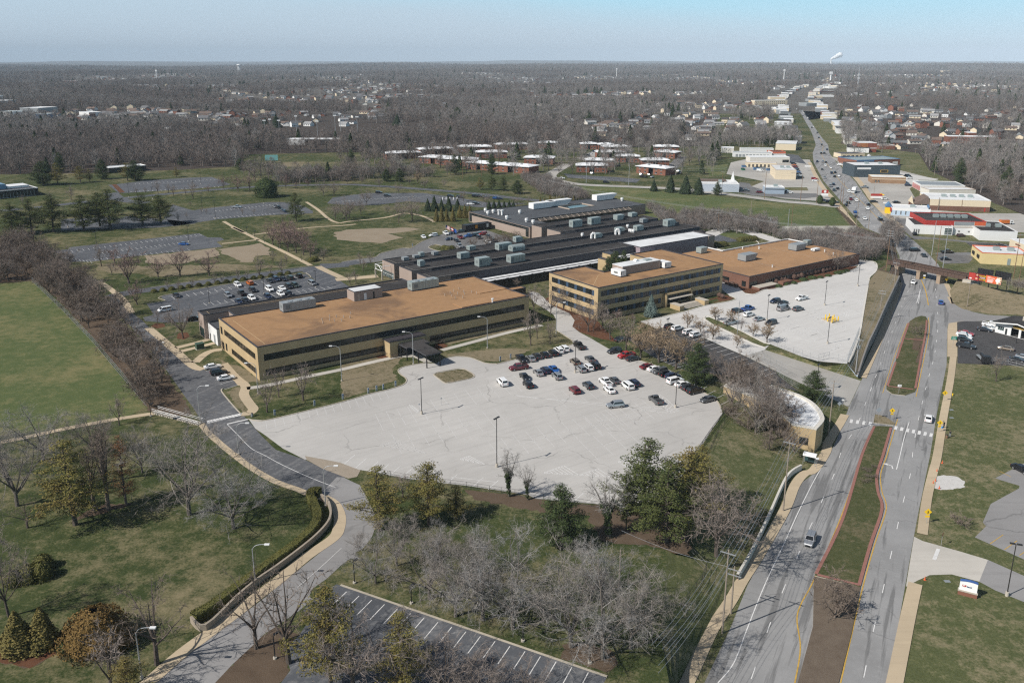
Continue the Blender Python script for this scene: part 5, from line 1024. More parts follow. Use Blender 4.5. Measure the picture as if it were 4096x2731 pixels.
for a in[('big0','bl',120,350,-270,'leaning grey bare tree at the left edge beside the yellow green pine',1.0),('big1','ml',300,1600,1175,'wide grey bare tree overhanging the beige path at the far left',1.15),('big2','bl',1305,410,-230,'large spreading grey bare tree between the path stairs and the park lawn',1.1),('big3','bl',1610,505,60,'broad grey bare tree casting a branching shadow toward the hedge',1.25),('mid0','ml',820,1360,1140,'thin bare tree beside the railed stairs landing',1.0),('big0','ml',640,1560,1230,'grey bare tree left of the railed stairs on the park path',1.05),('big2','bl',980,120,-190,'dense grey bare tree in front of the stairs, beside the rust conifer',1.0),('col0','bl',655,380,-120,'tall thin brown trunk, leftmost of the slender group on the bark bed',1.0),('col0','bl',745,375,-160,'tall thin brown trunk, rightmost of the slender group on the bark bed',1.0),('col0','bl',725,190,-260,'slender brown tree standing behind the thin trunk group',1.0),('rust0','bl',870,340,-130,'rust brown conifer with sparse dead foliage by the slender trunks',1.0),('ypine0','bl',520,480,-90,'yellow green pine leaning on the bark bed in the left park',1.15),('bbrn0','bl',60,1110,480,'tall brown bare tree at the left edge below the clipped bushes',.75),('open0','bl',190,500,290,'low sprawling bare tree in deep shade at the left edge',1.6),('open1','bl',1080,1440,930,'open dark bare tree with a thick trunk beside the beige walk',1.1),('open0','bl',1765,1330,740,'bare dark tree on leaf litter right of the lower road',1.0),('open1','bl',1990,1430,780,'tall bare dark tree on leaf litter beside the bottom lot',.95),('mid1','bl',770,1640,1160,'grey bare tree at the bottom left below the bronze juniper',1.0),('ypine1','bl',900,1720,1400,'yellowish pine top at the bottom edge near the curved lamp',1.0),('arbor0','bl',140,1340,1075,'bronze green arborvitae, left of two beside the mulch bed',1.5),('arbor1','bl',310,1310,1050,'bronze green arborvitae, right of two beside the mulch bed',1.35),('jun0','bl',680,1300,1060,'large rounded bronze juniper bush by the mulch bed',.95),('ypine1','bl',2280,1600,930,'sparse yellow pine on leaf litter at the left end of the bottom lot',.9),('ypine0','bc',420,1640,1095,'yellow green pine rising from the bottom edge over the lot',.95),('bbrn1','bc',80,1640,960,'grey brown bare tree at the bottom edge, left of the yellow pine',1.0),('bbrn2','bc',720,1680,1230,'brown bare tree at the bottom edge, right of the yellow pine',1.15),('bbrn0','bc',960,1720,1330,'dense brown bare tree, middle of the bottom edge',1.3),('bbrn1','bc',1230,1740,1430,'low brown bare tree, rightmost along the bottom edge of the lot',1.2),('big3','bc',235,880,560,'grey bare tree, leftmost in the grove above the bottom lot',1.1),('big0','bc',605,990,480,'grey bare tree in the grove, behind the second dark lamp',1.0),('big1','bc',785,1110,500,'grey bare tree with low dark limbs in the middle of the grove',.95),('big2','bc',975,1135,580,'grey bare tree with pale short trunk in the grove',1.0),('big3','bc',1180,1195,550,'tallest grey bare tree at the centre of the grove',1.05),('big0','bc',1580,1320,640,'grey bare tree with thick trunk on the leaf bed, right grove',1.05),('big1','bc',1800,1400,720,'broad grey bare tree beside the leaf bed lamp, right grove',1.05),('big2','bc',1990,1330,760,'grey bare tree nearest the black fence, right grove',1.0),('big3','bc',1720,1000,600,'grey bare tree at the back of the right grove near the wooden pole',1.05),('big1','bc',660,700,460,'grey bare tree at the back of the grove below the tall pine',.9),('big2','bc',380,760,400,'grey bare tree leaning over the road edge at the back of the grove',.95),('big0','bc',120,660,520,'low grey bare tree leaning across the road kerb',1.0),('big0','bc',900,840,500,'grey bare tree standing mid-grove behind the pale trunk',.9),('ypine0','bc',265,520,85,'dense olive pine beside the road bend',1.15),('ypine1','bc',600,480,60,'tall sparse pine with bare leader on the lawn below the lot',1.0),('ypine0','bc',790,440,215,'spreading low pine next to the sparse tall pine',1.3),('dpine0','bc',1510,625,215,'dark conical fir on the lawn below the big lot',.8),('mid2','bc',420,290,130,'small round bare tree on the lawn between two pines',1.3),('ivy0','bc',1150,280,-70,'ivy covered double trunk at the lot fence',.8),('ivy0','bc',1285,305,50,'ivy covered trunk right of the double one at the fence',.7),('ivy0','bc',1850,560,95,'spreading bare tree with ivy trunk below the lot corner',.95),('pine2','bc',1960,500,125,'narrow green column of ivy beside the big pine',.5),('pine0','bc',2090,480,-100,'tallest green pine at the corner of the big lot',1.1),('pine1','bc',2230,600,60,'green pine right of the tallest pine at the lot corner',1.1),('ypine1','br',30,470,-30,'yellowish pine on the slope behind the broad brown tree',1.25),('bbrn2','br',230,690,130,'broad brown bare tree on the slope above the avenue wall',1.25),('ypine0','br',110,300,-60,'olive pine at the top of the avenue slope',1.1)]:
 tree(*a[:5],a[5],None,a[6])
for a in[('big0','mr',500,1420,960,'tall bare tree in front of the curved white roof',.85),('bbrn0','mr',600,1450,1010,'bare tree nearest the avenue end of the curved roof',.85),('bbrn1','mr',330,1250,930,'bare tree left of the curved white roof',.9),('bbrn2','mr',240,1080,860,'bare tree right of the dark fir by the lot edge',.9),('bbrn1','mr',430,1180,960,'bare tree overlapping the upper end of the curved roof',.8),('open0','mr',780,1330,1180,'small ivy wrapped snag against the curved white roof',.7),('brush0','mr',760,1540,1400,'straw coloured weeping shrub beside the curved building',1.3),('brush1','mr',440,1400,1270,'tangled brown undergrowth left of the curved building',1.6),('brush2','mr',330,1330,1210,'tangled brown undergrowth above the lot corner',1.5),('brush0','mr',590,1520,1400,'tangled brown undergrowth low on the slope by the curved building',1.5)]:tree(*a[:5],a[5],None,a[6],z=-2)
for x,y,z,h in[(560,1230,-1.5,9),(600,1290,-1.8,8),(640,1350,-2.2,9),(690,1400,-2.5,8),(745,1440,-3,7),(800,1480,-3.2,6),(480,1180,-1,10),(520,1330,-1.6,7),(420,1120,-.6,10),(650,1440,-2.6,6),(380,1150,-.6,11),(560,1400,-2.2,11),(700,1500,-3,6)]:plant(R.choice(['brush0','brush1','bbrn1','bbrn2','mid1']),at('mr',x,y,z),h,'bare tree or brush crowding the buried side of the curved building','=',1.15)
tree('dpine1','mr',90,1075,800,'big dark fir standing between the main lot and the dark lot',None,.85);tree('dpine0','mr',890,1210,990,'green pine at the street end of the curved white roof',None,1.0,z=-3)
for a in[('mid0','ml',1840,1272,1000,'leftmost bare lawn tree with mulch ring below the buff block corner',1.0),('mid1','ml',1920,1168,950,'second bare lawn tree near the buff block corner lamp',.9),('mid2','ml',2090,1192,915,'third and widest bare lawn tree in front of the buff block',1.05),('mid3','mc',1303,812,570,'tall bare tree, left of three at the right end of the buff block lawn',.8),('mid0','mc',1348,765,560,'middle bare tree of three at the right end of the buff block lawn',.75),('mid1','mc',1436,803,630,'bare tree, right of three beside the driveway lamp',.85),('mid2','mc',1322,572,390,'crooked bare tree at the gap between the two buff blocks',1.1),('mid3','mc',1210,412,345,'bare spreading tree in the shaded yard behind the driveway',1.3),('bbrn0','mc',1700,718,455,'large bare tree on the mulch bank before the three-storey block',1.05),('bbrn1','mc',1440,600,375,'bare tree beside the driveway at the left face of the three-storey block',.9),('mid0','mc',1530,560,400,'budding bare tree against the left face of the three-storey block',1.2),('mid3','mc',1800,690,520,'grey bare tree right of the mulch bank',1.25),('mid1','mc',1960,842,590,'tall grey bare tree between the driveway and the dark lot',1.05),('mid2','mc',1850,770,560,'bare tree on the verge above the driveway kerb',1.0),('mid0','mc',1735,720,560,'pale-trunked bare tree beside the mulch railing',.8),('pear0','mc',2060,895,680,'tan budding tree, first on the bank left of the dark lot',1.15),('pear1','mc',2185,930,665,'tan budding tree, second on the bank left of the dark lot',1.2),('pear2','mc',2300,975,735,'tan budding tree, third on the bank left of the dark lot',1.2),('pear0','mc',2090,750,640,'tan budding shrub tree at the dark lot entrance',1.2),('plum0','mc',2000,660,590,'small reddish tree left of the blue spruce',1.2),('plum1','mc',1900,640,560,'small reddish tree near the corner of the three-storey block',1.2),('pear1','mr',222,640,540,'budding tree at the head of the upper lot island',1.15),('pear2','mr',325,665,565,'budding tree on the island beside the silver pickup',1.0),('pear0','mr',482,752,655,'budding tree, left of two at the lower end of the island',1.0),('pear1','mr',578,792,658,'budding tree, right of two at the lower end of the island',1.15),('pear2','mr',30,690,585,'budding tree beside the steps lane and white cars',1.15),('pear0','mr',118,728,630,'budding tree between the two pairs of white cars',1.0),('pear1','mr',205,770,655,'budding tree on the strip left of the entrance ramp',1.3),('mid3','mr',398,720,615,'thin bare tree beside the grey lamp on the island',.7),('pear2','mr',370,830,730,'tan budding tree near the sliding gate',1.0),('mid2','mr',150,800,690,'bare grey tree over the top edge of the dark lot',1.2),('blue0','mc',2130,612,462,'blue spruce before the steps of the three-storey block',.85),('bbrn2','mr',1066,302,120,'lone large bare tree before the brown brick building',1.05),('bbrn0','mc',1830,300,150,'dense round brown tree in the court behind the three-storey block',1.2)]:tree(*a[:5],a[5],None,a[6])
plant('dpine1',G2(113.6+24,-10.5+22),15,'dark evergreen, left of two in the court behind the three-storey block',None,.75);plant('dpine0',G2(113.6+29,-10.5+24),16,'dark evergreen, right of two in the court behind the three-storey block',None,.75);plant('dpine1',G2(113.6+44.5,-10.5+36),12.5,'small dark evergreen tucked beside the buff stair tower',None,.7)
for a in[('mid0','ml',700,268,90,'dark bare tree at the near end of the blue car lot island',1.0),('mid1','ml',770,328,225,'small twisted dark tree below the blue car lot',1.0),('plum0','ml',890,385,140,'large reddish bare tree below the blue car lot',1.3),('plum1','ml',1090,343,190,'round reddish tree, first in the row below the dry patch',1.3),('plum0','ml',1242,338,140,'round reddish tree, second in the row below the dry patch',1.25),('plum1','ml',1440,333,155,'round reddish tree, third in the row below the dry patch',1.4),('mid2','ml',1790,348,185,'bare tree, fourth in the row near the crossing walk',1.0),('plum0','ml',945,532,360,'reddish tree at the left end of the hedge row',1.25),('bbrn1','ml',1262,762,490,'broad bare tree on a mulch ring near the white annexe',.95),('mid3','ml',1087,664,560,'small bare tree on the mulched road island',1.0),('plum1','ml',790,250,115,'reddish tree behind the dark tree at the blue car lot',1.0),('mid0','ml',1530,842,760,'little bare tree against the left face of the buff block',1.0),('mid1','ml',2232,232,130,'small bare tree right of the crossing walk shrubs',1.0),('mid3','ml',1880,245,150,'thin bare tree left of the diagonal walk',1.0),('mid0','ml',1945,322,200,'bare tree behind the hedge near the road crossing',1.0),('mid2','ml',1975,248,175,'bare tree leaning over the diagonal walk',.9)]:tree(*a[:5],a[5],None,a[6])
for x,y,yt in[(1160,430,350),(1230,440,355),(1330,412,330),(1480,390,305),(1530,385,320),(1640,366,280),(1705,360,290),(1865,320,245)]:tree('mid%d'%R.randrange(4),'ml',x,y,yt,'small bare tree along the clipped hedge row above the car lot','=',.9)
for x,y,yt in[(1880,120,-60),(1930,140,-30),(1985,165,-10),(2040,175,-40),(2090,190,0),(2140,205,60),(2000,110,-50),(1960,80,-90)]:tree('plum%d'%R.randrange(2),'ml',x,y,yt,'mauve bare tree in the cluster beside the diagonal walk','=',1.1)
for x,y,yt in[(1640,1320,1190),(1720,1310,1200),(1540,1300,1200),(1330,1370,1240),(1090,1335,1240),(940,1345,1280),(1195,1350,1265),(1280,1345,1290),(1435,1325,1270),(1000,1330,1290),(1160,1330,1260),(1670,1480,1430),(1750,1480,1430),(1390,1465,1420),(1420,1475,1430),(1230,1530,1460),(1290,1510,1460),(490,1380,1270),(160,1420,1340),(350,1390,1320),(1310,1420,1385),(2120,1290,1230),(2040,1300,1240),(1970,1300,1200)]:tree(('plum%d'%R.randrange(2))if x>1300 and y<1330 else 'mid%d'%R.randrange(4),'tl',x,y,yt,'small bare tree among the left parking lots','=',1.1)
for c,x,y,yt in[('tc',55,1505,1370),('tc',135,1480,1370),('tc',395,1535,1380),('tc',487,1525,1345),('tc',35,1520,1350),('tc',320,1465,1400),('tl',2230,1350,1240),('tl',2300,1350,1230),('tl',2310,1510,1380),('tc',175,1415,1290),('tc',395,1335,1250),('tc',1215,1430,1340),('tc',840,1390,1310),('tc',1000,1420,1330),('tc',1290,1400,1340),('tc',40,1270,1190),('tc',140,1265,1200),('tc',260,1290,1215),('tc',570,1300,1215),('tc',705,1290,1230),('tc',470,1270,1190)]:tree('bbrn%d'%R.randrange(3),c,x,y,yt,'bare dark tree on the lawns behind the campus','=',1.1)
tree('pear0','tc',525,1260,1185,'round orange tan tree by the upper park road',None,1.2)
ZP=[(at('ml',x,y).x,at('ml',x,y).y)for x,y in[(-250,150),(60,95),(250,120),(480,280),(640,430),(780,600),(900,720),(1010,850),(1110,960),(1200,1090),(1330,1290),(1180,1300),(1030,1260),(900,1080),(760,900),(640,760),(470,570),(330,430),(225,365),(0,385),(-250,400)]]
def inpoly(x,y,P):
 c=False;n=len(P);j=n-1
 for i in range(n):
  if(P[i][1]>y)!=(P[j][1]>y)and x<(P[j][0]-P[i][0])*(y-P[i][1])/(P[j][1]-P[i][1])+P[i][0]:c=not c
  j=i
 return c
def scatter(P,n,mind,tries=60000,rr=R):
 xs=[p[0]for p in P];ys=[p[1]for p in P];out=[]
 for _ in range(tries):
  x,y=rr.uniform(min(xs),max(xs)),rr.uniform(min(ys),max(ys))
  if inpoly(x,y,P)and all((x-a)**2+(y-b)**2>mind*mind for a,b in out):
   out.append((x,y))
   if len(out)>=n:break
 return out
for x,y in scatter(ZP,135,2.7):plant(R.choice(['brush0','brush1','brush2','bbrn0','mid1','bbrn2','brush0']),(x,y,0),R.uniform(6.0,10),'bare brown tree in the dense thicket between field and park road','=',R.uniform(1.0,1.35))
sheet('thicket_floor',[Vector((x,y,0))for x,y in ZP],M.leaf,.013,rough=.6)
for c,x,y,yt,k,w_,lb in[('tl',90,1620,1400,'pine0',1.2,'wide dark pine, leftmost in the pine row at the left edge'),('tl',220,1600,1375,'pine1',1.2,'tall pine, second in the row at the left edge'),('tl',370,1600,1350,'pine2',1.2,'tall dark pine, third in the row before the left parking lot'),('tl',580,1590,1350,'pine0',1.25,'olive pine, fourth in the row left of the largest pine'),('tl',760,1575,1310,'pine1',1.45,'largest dark pine in the row before the left lots'),('tl',690,1560,1330,'pine2',1.1,'pine tucked behind the largest pine'),('tl',985,1550,1340,'pine0',1.4,'broad pine, left of the joined pair right of the row'),('tl',1110,1545,1345,'pine2',1.3,'broad pine, right of the joined pair right of the row'),('tl',300,1275,1115,'dpine0',1.1,'dark round pine at the edge of the far left woods'),('tl',400,1275,1125,'ypine0',1.1,'golden pine at the edge of the far left woods'),('tl',555,1260,1145,'ypine1',1.2,'sparse golden green pine by the left woods'),('tl',620,1255,1165,'ypine0',1.1,'olive pine right of the sparse golden pine'),('tl',710,1235,1100,'dpine1',.9,'narrow dark spruce before the left woods'),('tl',880,1245,1125,'ypine1',1.2,'golden green pine before the white canopy'),('tl',935,1245,1108,'dpine0',1.0,'dark pine right of the white canopy'),('tl',1215,1222,1155,'ypine0',1.3,'small isolated golden pine above the upper lot'),('tl',1660,1172,1092,'dpine1',1.2,'dark pine at the left corner of the sports lawn'),('tl',1838,1358,1228,'round0',1.0,'big round dark evergreen on the lawn above the small lot'),('tl',2040,1525,1330,'pine1',.95,'tall pine at the right end of the small lot'),('tc',310,1250,1165,'dpine0',1.0,'dark evergreen, left of two by the upper park road'),('tc',400,1252,1160,'dpine1',1.0,'dark evergreen, right of two by the upper park road'),('tc',955,1308,1222,'ypine0',1.2,'yellow green pine beside the upper road bend'),('tc',1035,1312,1212,'pine2',1.1,'greyish pine second along the upper road bend'),('tc',1115,1315,1214,'pine0',1.1,'pine third along the upper road bend'),('tc',1210,1335,1243,'dpine1',1.2,'round dark pine at the end of the upper road bend'),('tc',2150,1318,1238,'spruce0',1.0,'dark spruce, left of three beside the far road'),('tc',2265,1325,1208,'spruce1',.95,'dark spruce, middle of three beside the far road'),('tr',18,1335,1210,'spruce0',1.1,'dark spruce, third beside the far road'),('tr',105,1340,1225,'spruce1',1.1,'dark spruce, right end of the group beside the far road'),('tc',2110,1090,1030,'spruce0',1.1,'dark conifer beside a white-roofed apartment block'),('tr',240,1065,1015,'spruce1',1.2,'dark conifer left of the storage sheds'),('tr',235,1345,1255,'dpine0',.8,'ragged tree before the pale blue hall'),('tc',800,830,740,'dpine1',1.2,'dark tall evergreen above the sports field'),('tc',570,890,835,'dpine0',1.2,'dark evergreen on the far side of the sports field'),('tc',385,870,790,'spruce0',1.3,'broad dark evergreen left of the sports field'),('tl',1905,880,790,'spruce1',1.3,'dark evergreen beside the sports field lights'),('tl',1830,860,805,'spruce0',1.2,'dark evergreen behind the sports field lights')]:tree(k,c,x,y,yt,lb,None,w_)
for x in(595,640,690,740,800):tree('spruce%d'%R.randrange(2),'tc',x,1455,1345+R.uniform(0,30),'dark spruce behind the golden arborvitae row','=',.85)
for x in(655,690,725,768):tree('arbor%d'%R.randrange(2),'tc',x,1525,1425+R.uniform(0,10),'golden arborvitae in the tall row left of the rear building','=',.75)
for x in(815,850,885):tree('arbor%d'%R.randrange(2),'tc',x,1500,1410+R.uniform(0,8),'golden arborvitae in the clipped block left of the rear building','=',1.0)
for x in(1015,1050,1085,1120,1155,1185):tree('spruce%d'%R.randrange(2),'tc',x,1445,1375+R.uniform(0,12),'dark evergreen in the row behind the rear building','=',1.0)
for x,y in((1370,1388),(1400,1392),(1437,1395),(1470,1395),(1498,1398),(1530,1396),(1565,1392),(1600,1392)):tree('arbor%d'%R.randrange(2),'tc',x,y,y-R.uniform(32,55),'small brown green cone evergreen behind the grey roof','=',.9)
for x,y in[(640,384),(670,372),(697,368),(762,356),(785,348),(812,345),(842,332),(866,327),(900,320),(921,315),(958,310),(981,303),(1003,299),(1030,292),(1050,285),(1085,275),(1110,270)]:plant('ball0',at('mr',x,y),1.9+R.uniform(-.2,.4),'clipped russet globe shrub in the bed before the brown brick building','=',1.15)
for x,y in[(655,408),(700,392),(760,385),(830,365),(890,352),(945,347),(1000,335),(1065,318),(1095,310),(1125,302)]:plant('mound0',at('mr',x,y),1.0+R.uniform(-.1,.3),'low green mound shrub along the upper lot kerb','=',1.4)
for x,y in[(275,375),(300,390),(325,400),(340,402),(365,412),(250,478),(272,488)]:plant('ball0',at('mr',x,y),1.7,'russet globe shrub in the shaded bed between the brick buildings','=',1.1)
for x,y,h,w_,lb in[(105,885,2.0,.85,'clipped olive bush, leftmost of four on the dark lawn'),(205,860,2.4,.85,'clipped olive bush, second of four on the dark lawn'),(290,842,2.4,.85,'clipped olive bush, third of four on the dark lawn'),(300,775,2.1,.9,'clipped olive bush, rearmost of four on the dark lawn')]:plant('ball1',at('bl',x,y),h,lb,None,w_)
plant('shrub0',at('br',1880,490,'A'),2.6,'round dark bare bush on the right lawn near the exit',None,1.6);plant('shrub0',at('mr',1620,740,-3.84),4,'brown bush in the far grass median',None,1.1);plant('brush0',at('br',1060,1110,-3.84),8,'dense grey shrub tree on the bark median',None,1.05);plant('mid1',at('mr',2155,1060,'A'),9,'lone bare sapling on the right lawn below the repair yard',None,.8)
for x,y in[(1245,100),(1265,120),(1290,105),(1310,90),(1265,150),(1300,160),(1320,150),(1250,185),(1285,180)]:plant('shrub0',at('br',x,y,-3.84),.9,'straw coloured grass tuft in the near median','=',1.6)
for x,y in[(300,880),(355,895),(640,800),(680,800),(660,790)]:plant('shrub0',at('mc',x,y),1.6,'bare brown shrub beside the entrance canopy','=',1.5)
for x in range(1060,2030,62):plant('ball1',at('ml',x+R.uniform(-8,8),446-(x-1060)*.135),1.1,'clipped brown hedge shrub in the row above the car lot','=',1.2)
for c,x,y,h,lb in[('tr',940,1405,5.5,'clipped green egg shrub, left of two by the avenue corner'),('tr',1027,1420,5.5,'clipped green egg shrub, right of two by the avenue corner'),('bl',460,1340,1.4,'pale yucca clump between juniper and arborvitae')]:plant('egg0' if h>3 else 'mound0',at(c,x,y),h,lb,None,.9)
for x,y,n_ in[(265,132,4),(450,95,5)]:
 for i in range(n_):plant('ball1',at('mr',x-50+i*22,y-i*2),1.8,'clipped olive hedge bush on the turning circle island','=',1.3)
for c,x,y in pk('ml',(2150,235),(2170,228),'mc',(710,150),(735,155),(760,152)):plant('ball1',at(c,x,y),1.6,'clipped golden bush beside the drop-off road','=',1.3)
for c,x,y in pk('mc',(1080,110),(1120,95),(1160,100),(1210,85),(1000,120),(900,130)):plant('brush%d'%R.randrange(3),at(c,x,y),4.5,'low bare tree along the courtyard lot edge','=',1.5)
for c,x,y in pk('mc',(60,395),(100,380),(150,300),(130,250),(200,250)):plant('mid%d'%R.randrange(4),at(c,x,y),5.5,'small bare tree by the left end of the black ranges','=',1.1)
hp=smooth([at('bl',x,y)for x,y in[(2205,280),(2160,278),(2140,310),(2170,380),(2190,450),(2160,530),(2050,640),(1900,750),(1700,900),(1500,1050),(1335,1150)]],5)
hb=MB();A_=offs(hp,.85);B_=offs(hp,-.85);A2=offs(hp,.7);B2=offs(hp,-.7);u=ZV(1.35);u2=ZV(1.6)
for i in range(len(hp)-1):
 hb.quad(B_[i],B_[i+1],B_[i+1]+u,B_[i]+u);hb.quad(A_[i+1],A_[i],A_[i]+u,A_[i+1]+u);hb.quad(B2[i]+u2,B2[i+1]+u2,A2[i+1]+u2,A2[i]+u2);hb.quad(B_[i]+u,B_[i+1]+u,B2[i+1]+u2,B2[i]+u2);hb.quad(A_[i+1]+u,A_[i]+u,A2[i]+u2,A2[i+1]+u2)
hb.quad(A_[-1],B_[-1],B_[-1]+u,A_[-1]+u);hb.quad(B_[0],A_[0],A_[0]+u,B_[0]+u)
for i in range(len(hp)-1):
 for _ in range(150):
  s=R.random();q=hp[i].lerp(hp[i+1],s);n=(A_[i]-B_[i]).normalized();k=R.uniform(-1,1);zz=R.uniform(.1,1.62)
  if R.random()<.5:q=q+n*k*.75;zz=1.6+R.uniform(-.03,.07)
  else:q=q+n*math.copysign(.86,k)
  leafq(hb,q+ZV(zz),rnd_dir(R,.6),.2,.14,R)
tag(hb.build('hedge',LF['hedge']),'long clipped olive hedge curving above the stone wall by the lower road','hedge')
wp=smooth([at('bl',x,y)for x,y in[(2215,300),(2262,345),(2280,420),(2260,490),(2180,580),(2060,680),(1900,800),(1770,890),(1640,1000),(1420,1205),(1320,1150)]],4);wb=MB();A_=offs(wp,.2);B_=offs(wp,-.2);u=ZV(1.15)
for i in range(len(wp)-1):wb.quad(B_[i],B_[i+1],B_[i+1]+u,B_[i]+u);wb.quad(A_[i+1],A_[i],A_[i]+u,A_[i+1]+u);wb.quad(B_[i]+u,B_[i+1]+u,A_[i+1]+u,A_[i]+u)
tag(wb.build('stone_wall',brick('grey stone block',(.34,.29,.23))),'low grey stone retaining wall curving along the lower road','wall')
tag(RWALL.build('retaining_wall',plain('grey concrete wall',(.20,.19,.18),.9)),'long concrete retaining wall between the upper lot bank and the avenue','wall')
def carpaint(name,col,metal=.0,rough=.22):
 t=NT('car paint '+name);a=t.noise(1.5,2,.5);m=t.done(t.mix(a,sc(col,.92),sc(col,1.05)),rough,metal,.5);t.b.inputs['Coat Weight'].default_value=.6;t.b.inputs['Coat Roughness'].default_value=.06;return m
PAINT={'white':carpaint('white',(.80,.80,.79)),'black':carpaint('black',(.012,.012,.014)),'charcoal':carpaint('charcoal',(.045,.047,.05),.4,.3),'grey':carpaint('grey',(.14,.145,.15),.5,.3),'silver':carpaint('silver',(.42,.43,.44),.6,.3),'navy':carpaint('navy',(.018,.028,.06)),'slate':carpaint('slate blue',(.05,.065,.08),.3,.3),'blue':carpaint('blue',(.02,.09,.30)),'red':carpaint('red',(.36,.02,.02)),'maroon':carpaint('maroon',(.13,.012,.018)),'tan':carpaint('tan',(.26,.21,.16),.5,.3),'orange':carpaint('orange',(.55,.14,.02)),'green':carpaint('dark green',(.04,.055,.045),.3),'brown':carpaint('brown',(.07,.035,.03),.2)}
CG=glass('car glass',(.012,.014,.016),.06,.6);TY=plain('tyre rubber',(.018,.018,.018),.8,.1);RIM=plain('alloy rim',(.35,.35,.36),.35,.1,2,.6);HLm=plain('headlamp lens',(.75,.76,.78),.15,.05);TLm=plain('tail lamp lens',(.32,.015,.012),.2,.05);BEDM=plain('pickup bed liner',(.03,.03,.032),.7,.1)
def loft(mb,st,m=0):
 vs=[];k=6
 for x,zb,zm,zt,w in st:vs+=[(x,-w*.94,zb),(x,-w,zm),(x,-w*.90,zt),(x,w*.90,zt),(x,w,zm),(x,w*.94,zb)]
 n=len(st);fs=[]
 for i in range(n-1):
  for j in range(k):a=i*k+j;b=i*k+(j+1)%k;fs.append((a,b,b+k,a+k))
 fs+=[tuple(range(k)),tuple(range((n-1)*k,n*k))[::-1]];mb.add(vs,fs,m)
def green(mb,x1,x2,x3,x4,zb,zr,wb,wt,m=0):
 mb.add([(x1,-wb,zb),(x4,-wb,zb),(x4,wb,zb),(x1,wb,zb),(x2,-wt,zr-.04),(x3,-wt,zr-.04),(x3,wt,zr-.04),(x2,wt,zr-.04),(x2+.08,-wt*.9,zr),(x3-.08,-wt*.9,zr),(x3-.08,wt*.9,zr),(x2+.08,wt*.9,zr)],[(8,9,10,11),(4,5,9,8),(5,6,10,9),(6,7,11,10),(7,4,8,11),(0,1,5,4),(1,2,6,5),(2,3,7,6),(3,0,4,7)],m)
def quadlerp(P,u0,u1,v0,v1,off):
 a,b,c,d=[Vector(p)for p in P];f=lambda u,v:a.lerp(b,u).lerp(d.lerp(c,u),v);n=(b-a).cross(d-a).normalized()*off
 return[f(u0,v0)+n,f(u1,v0)+n,f(u1,v1)+n,f(u0,v1)+n]
CARP={}
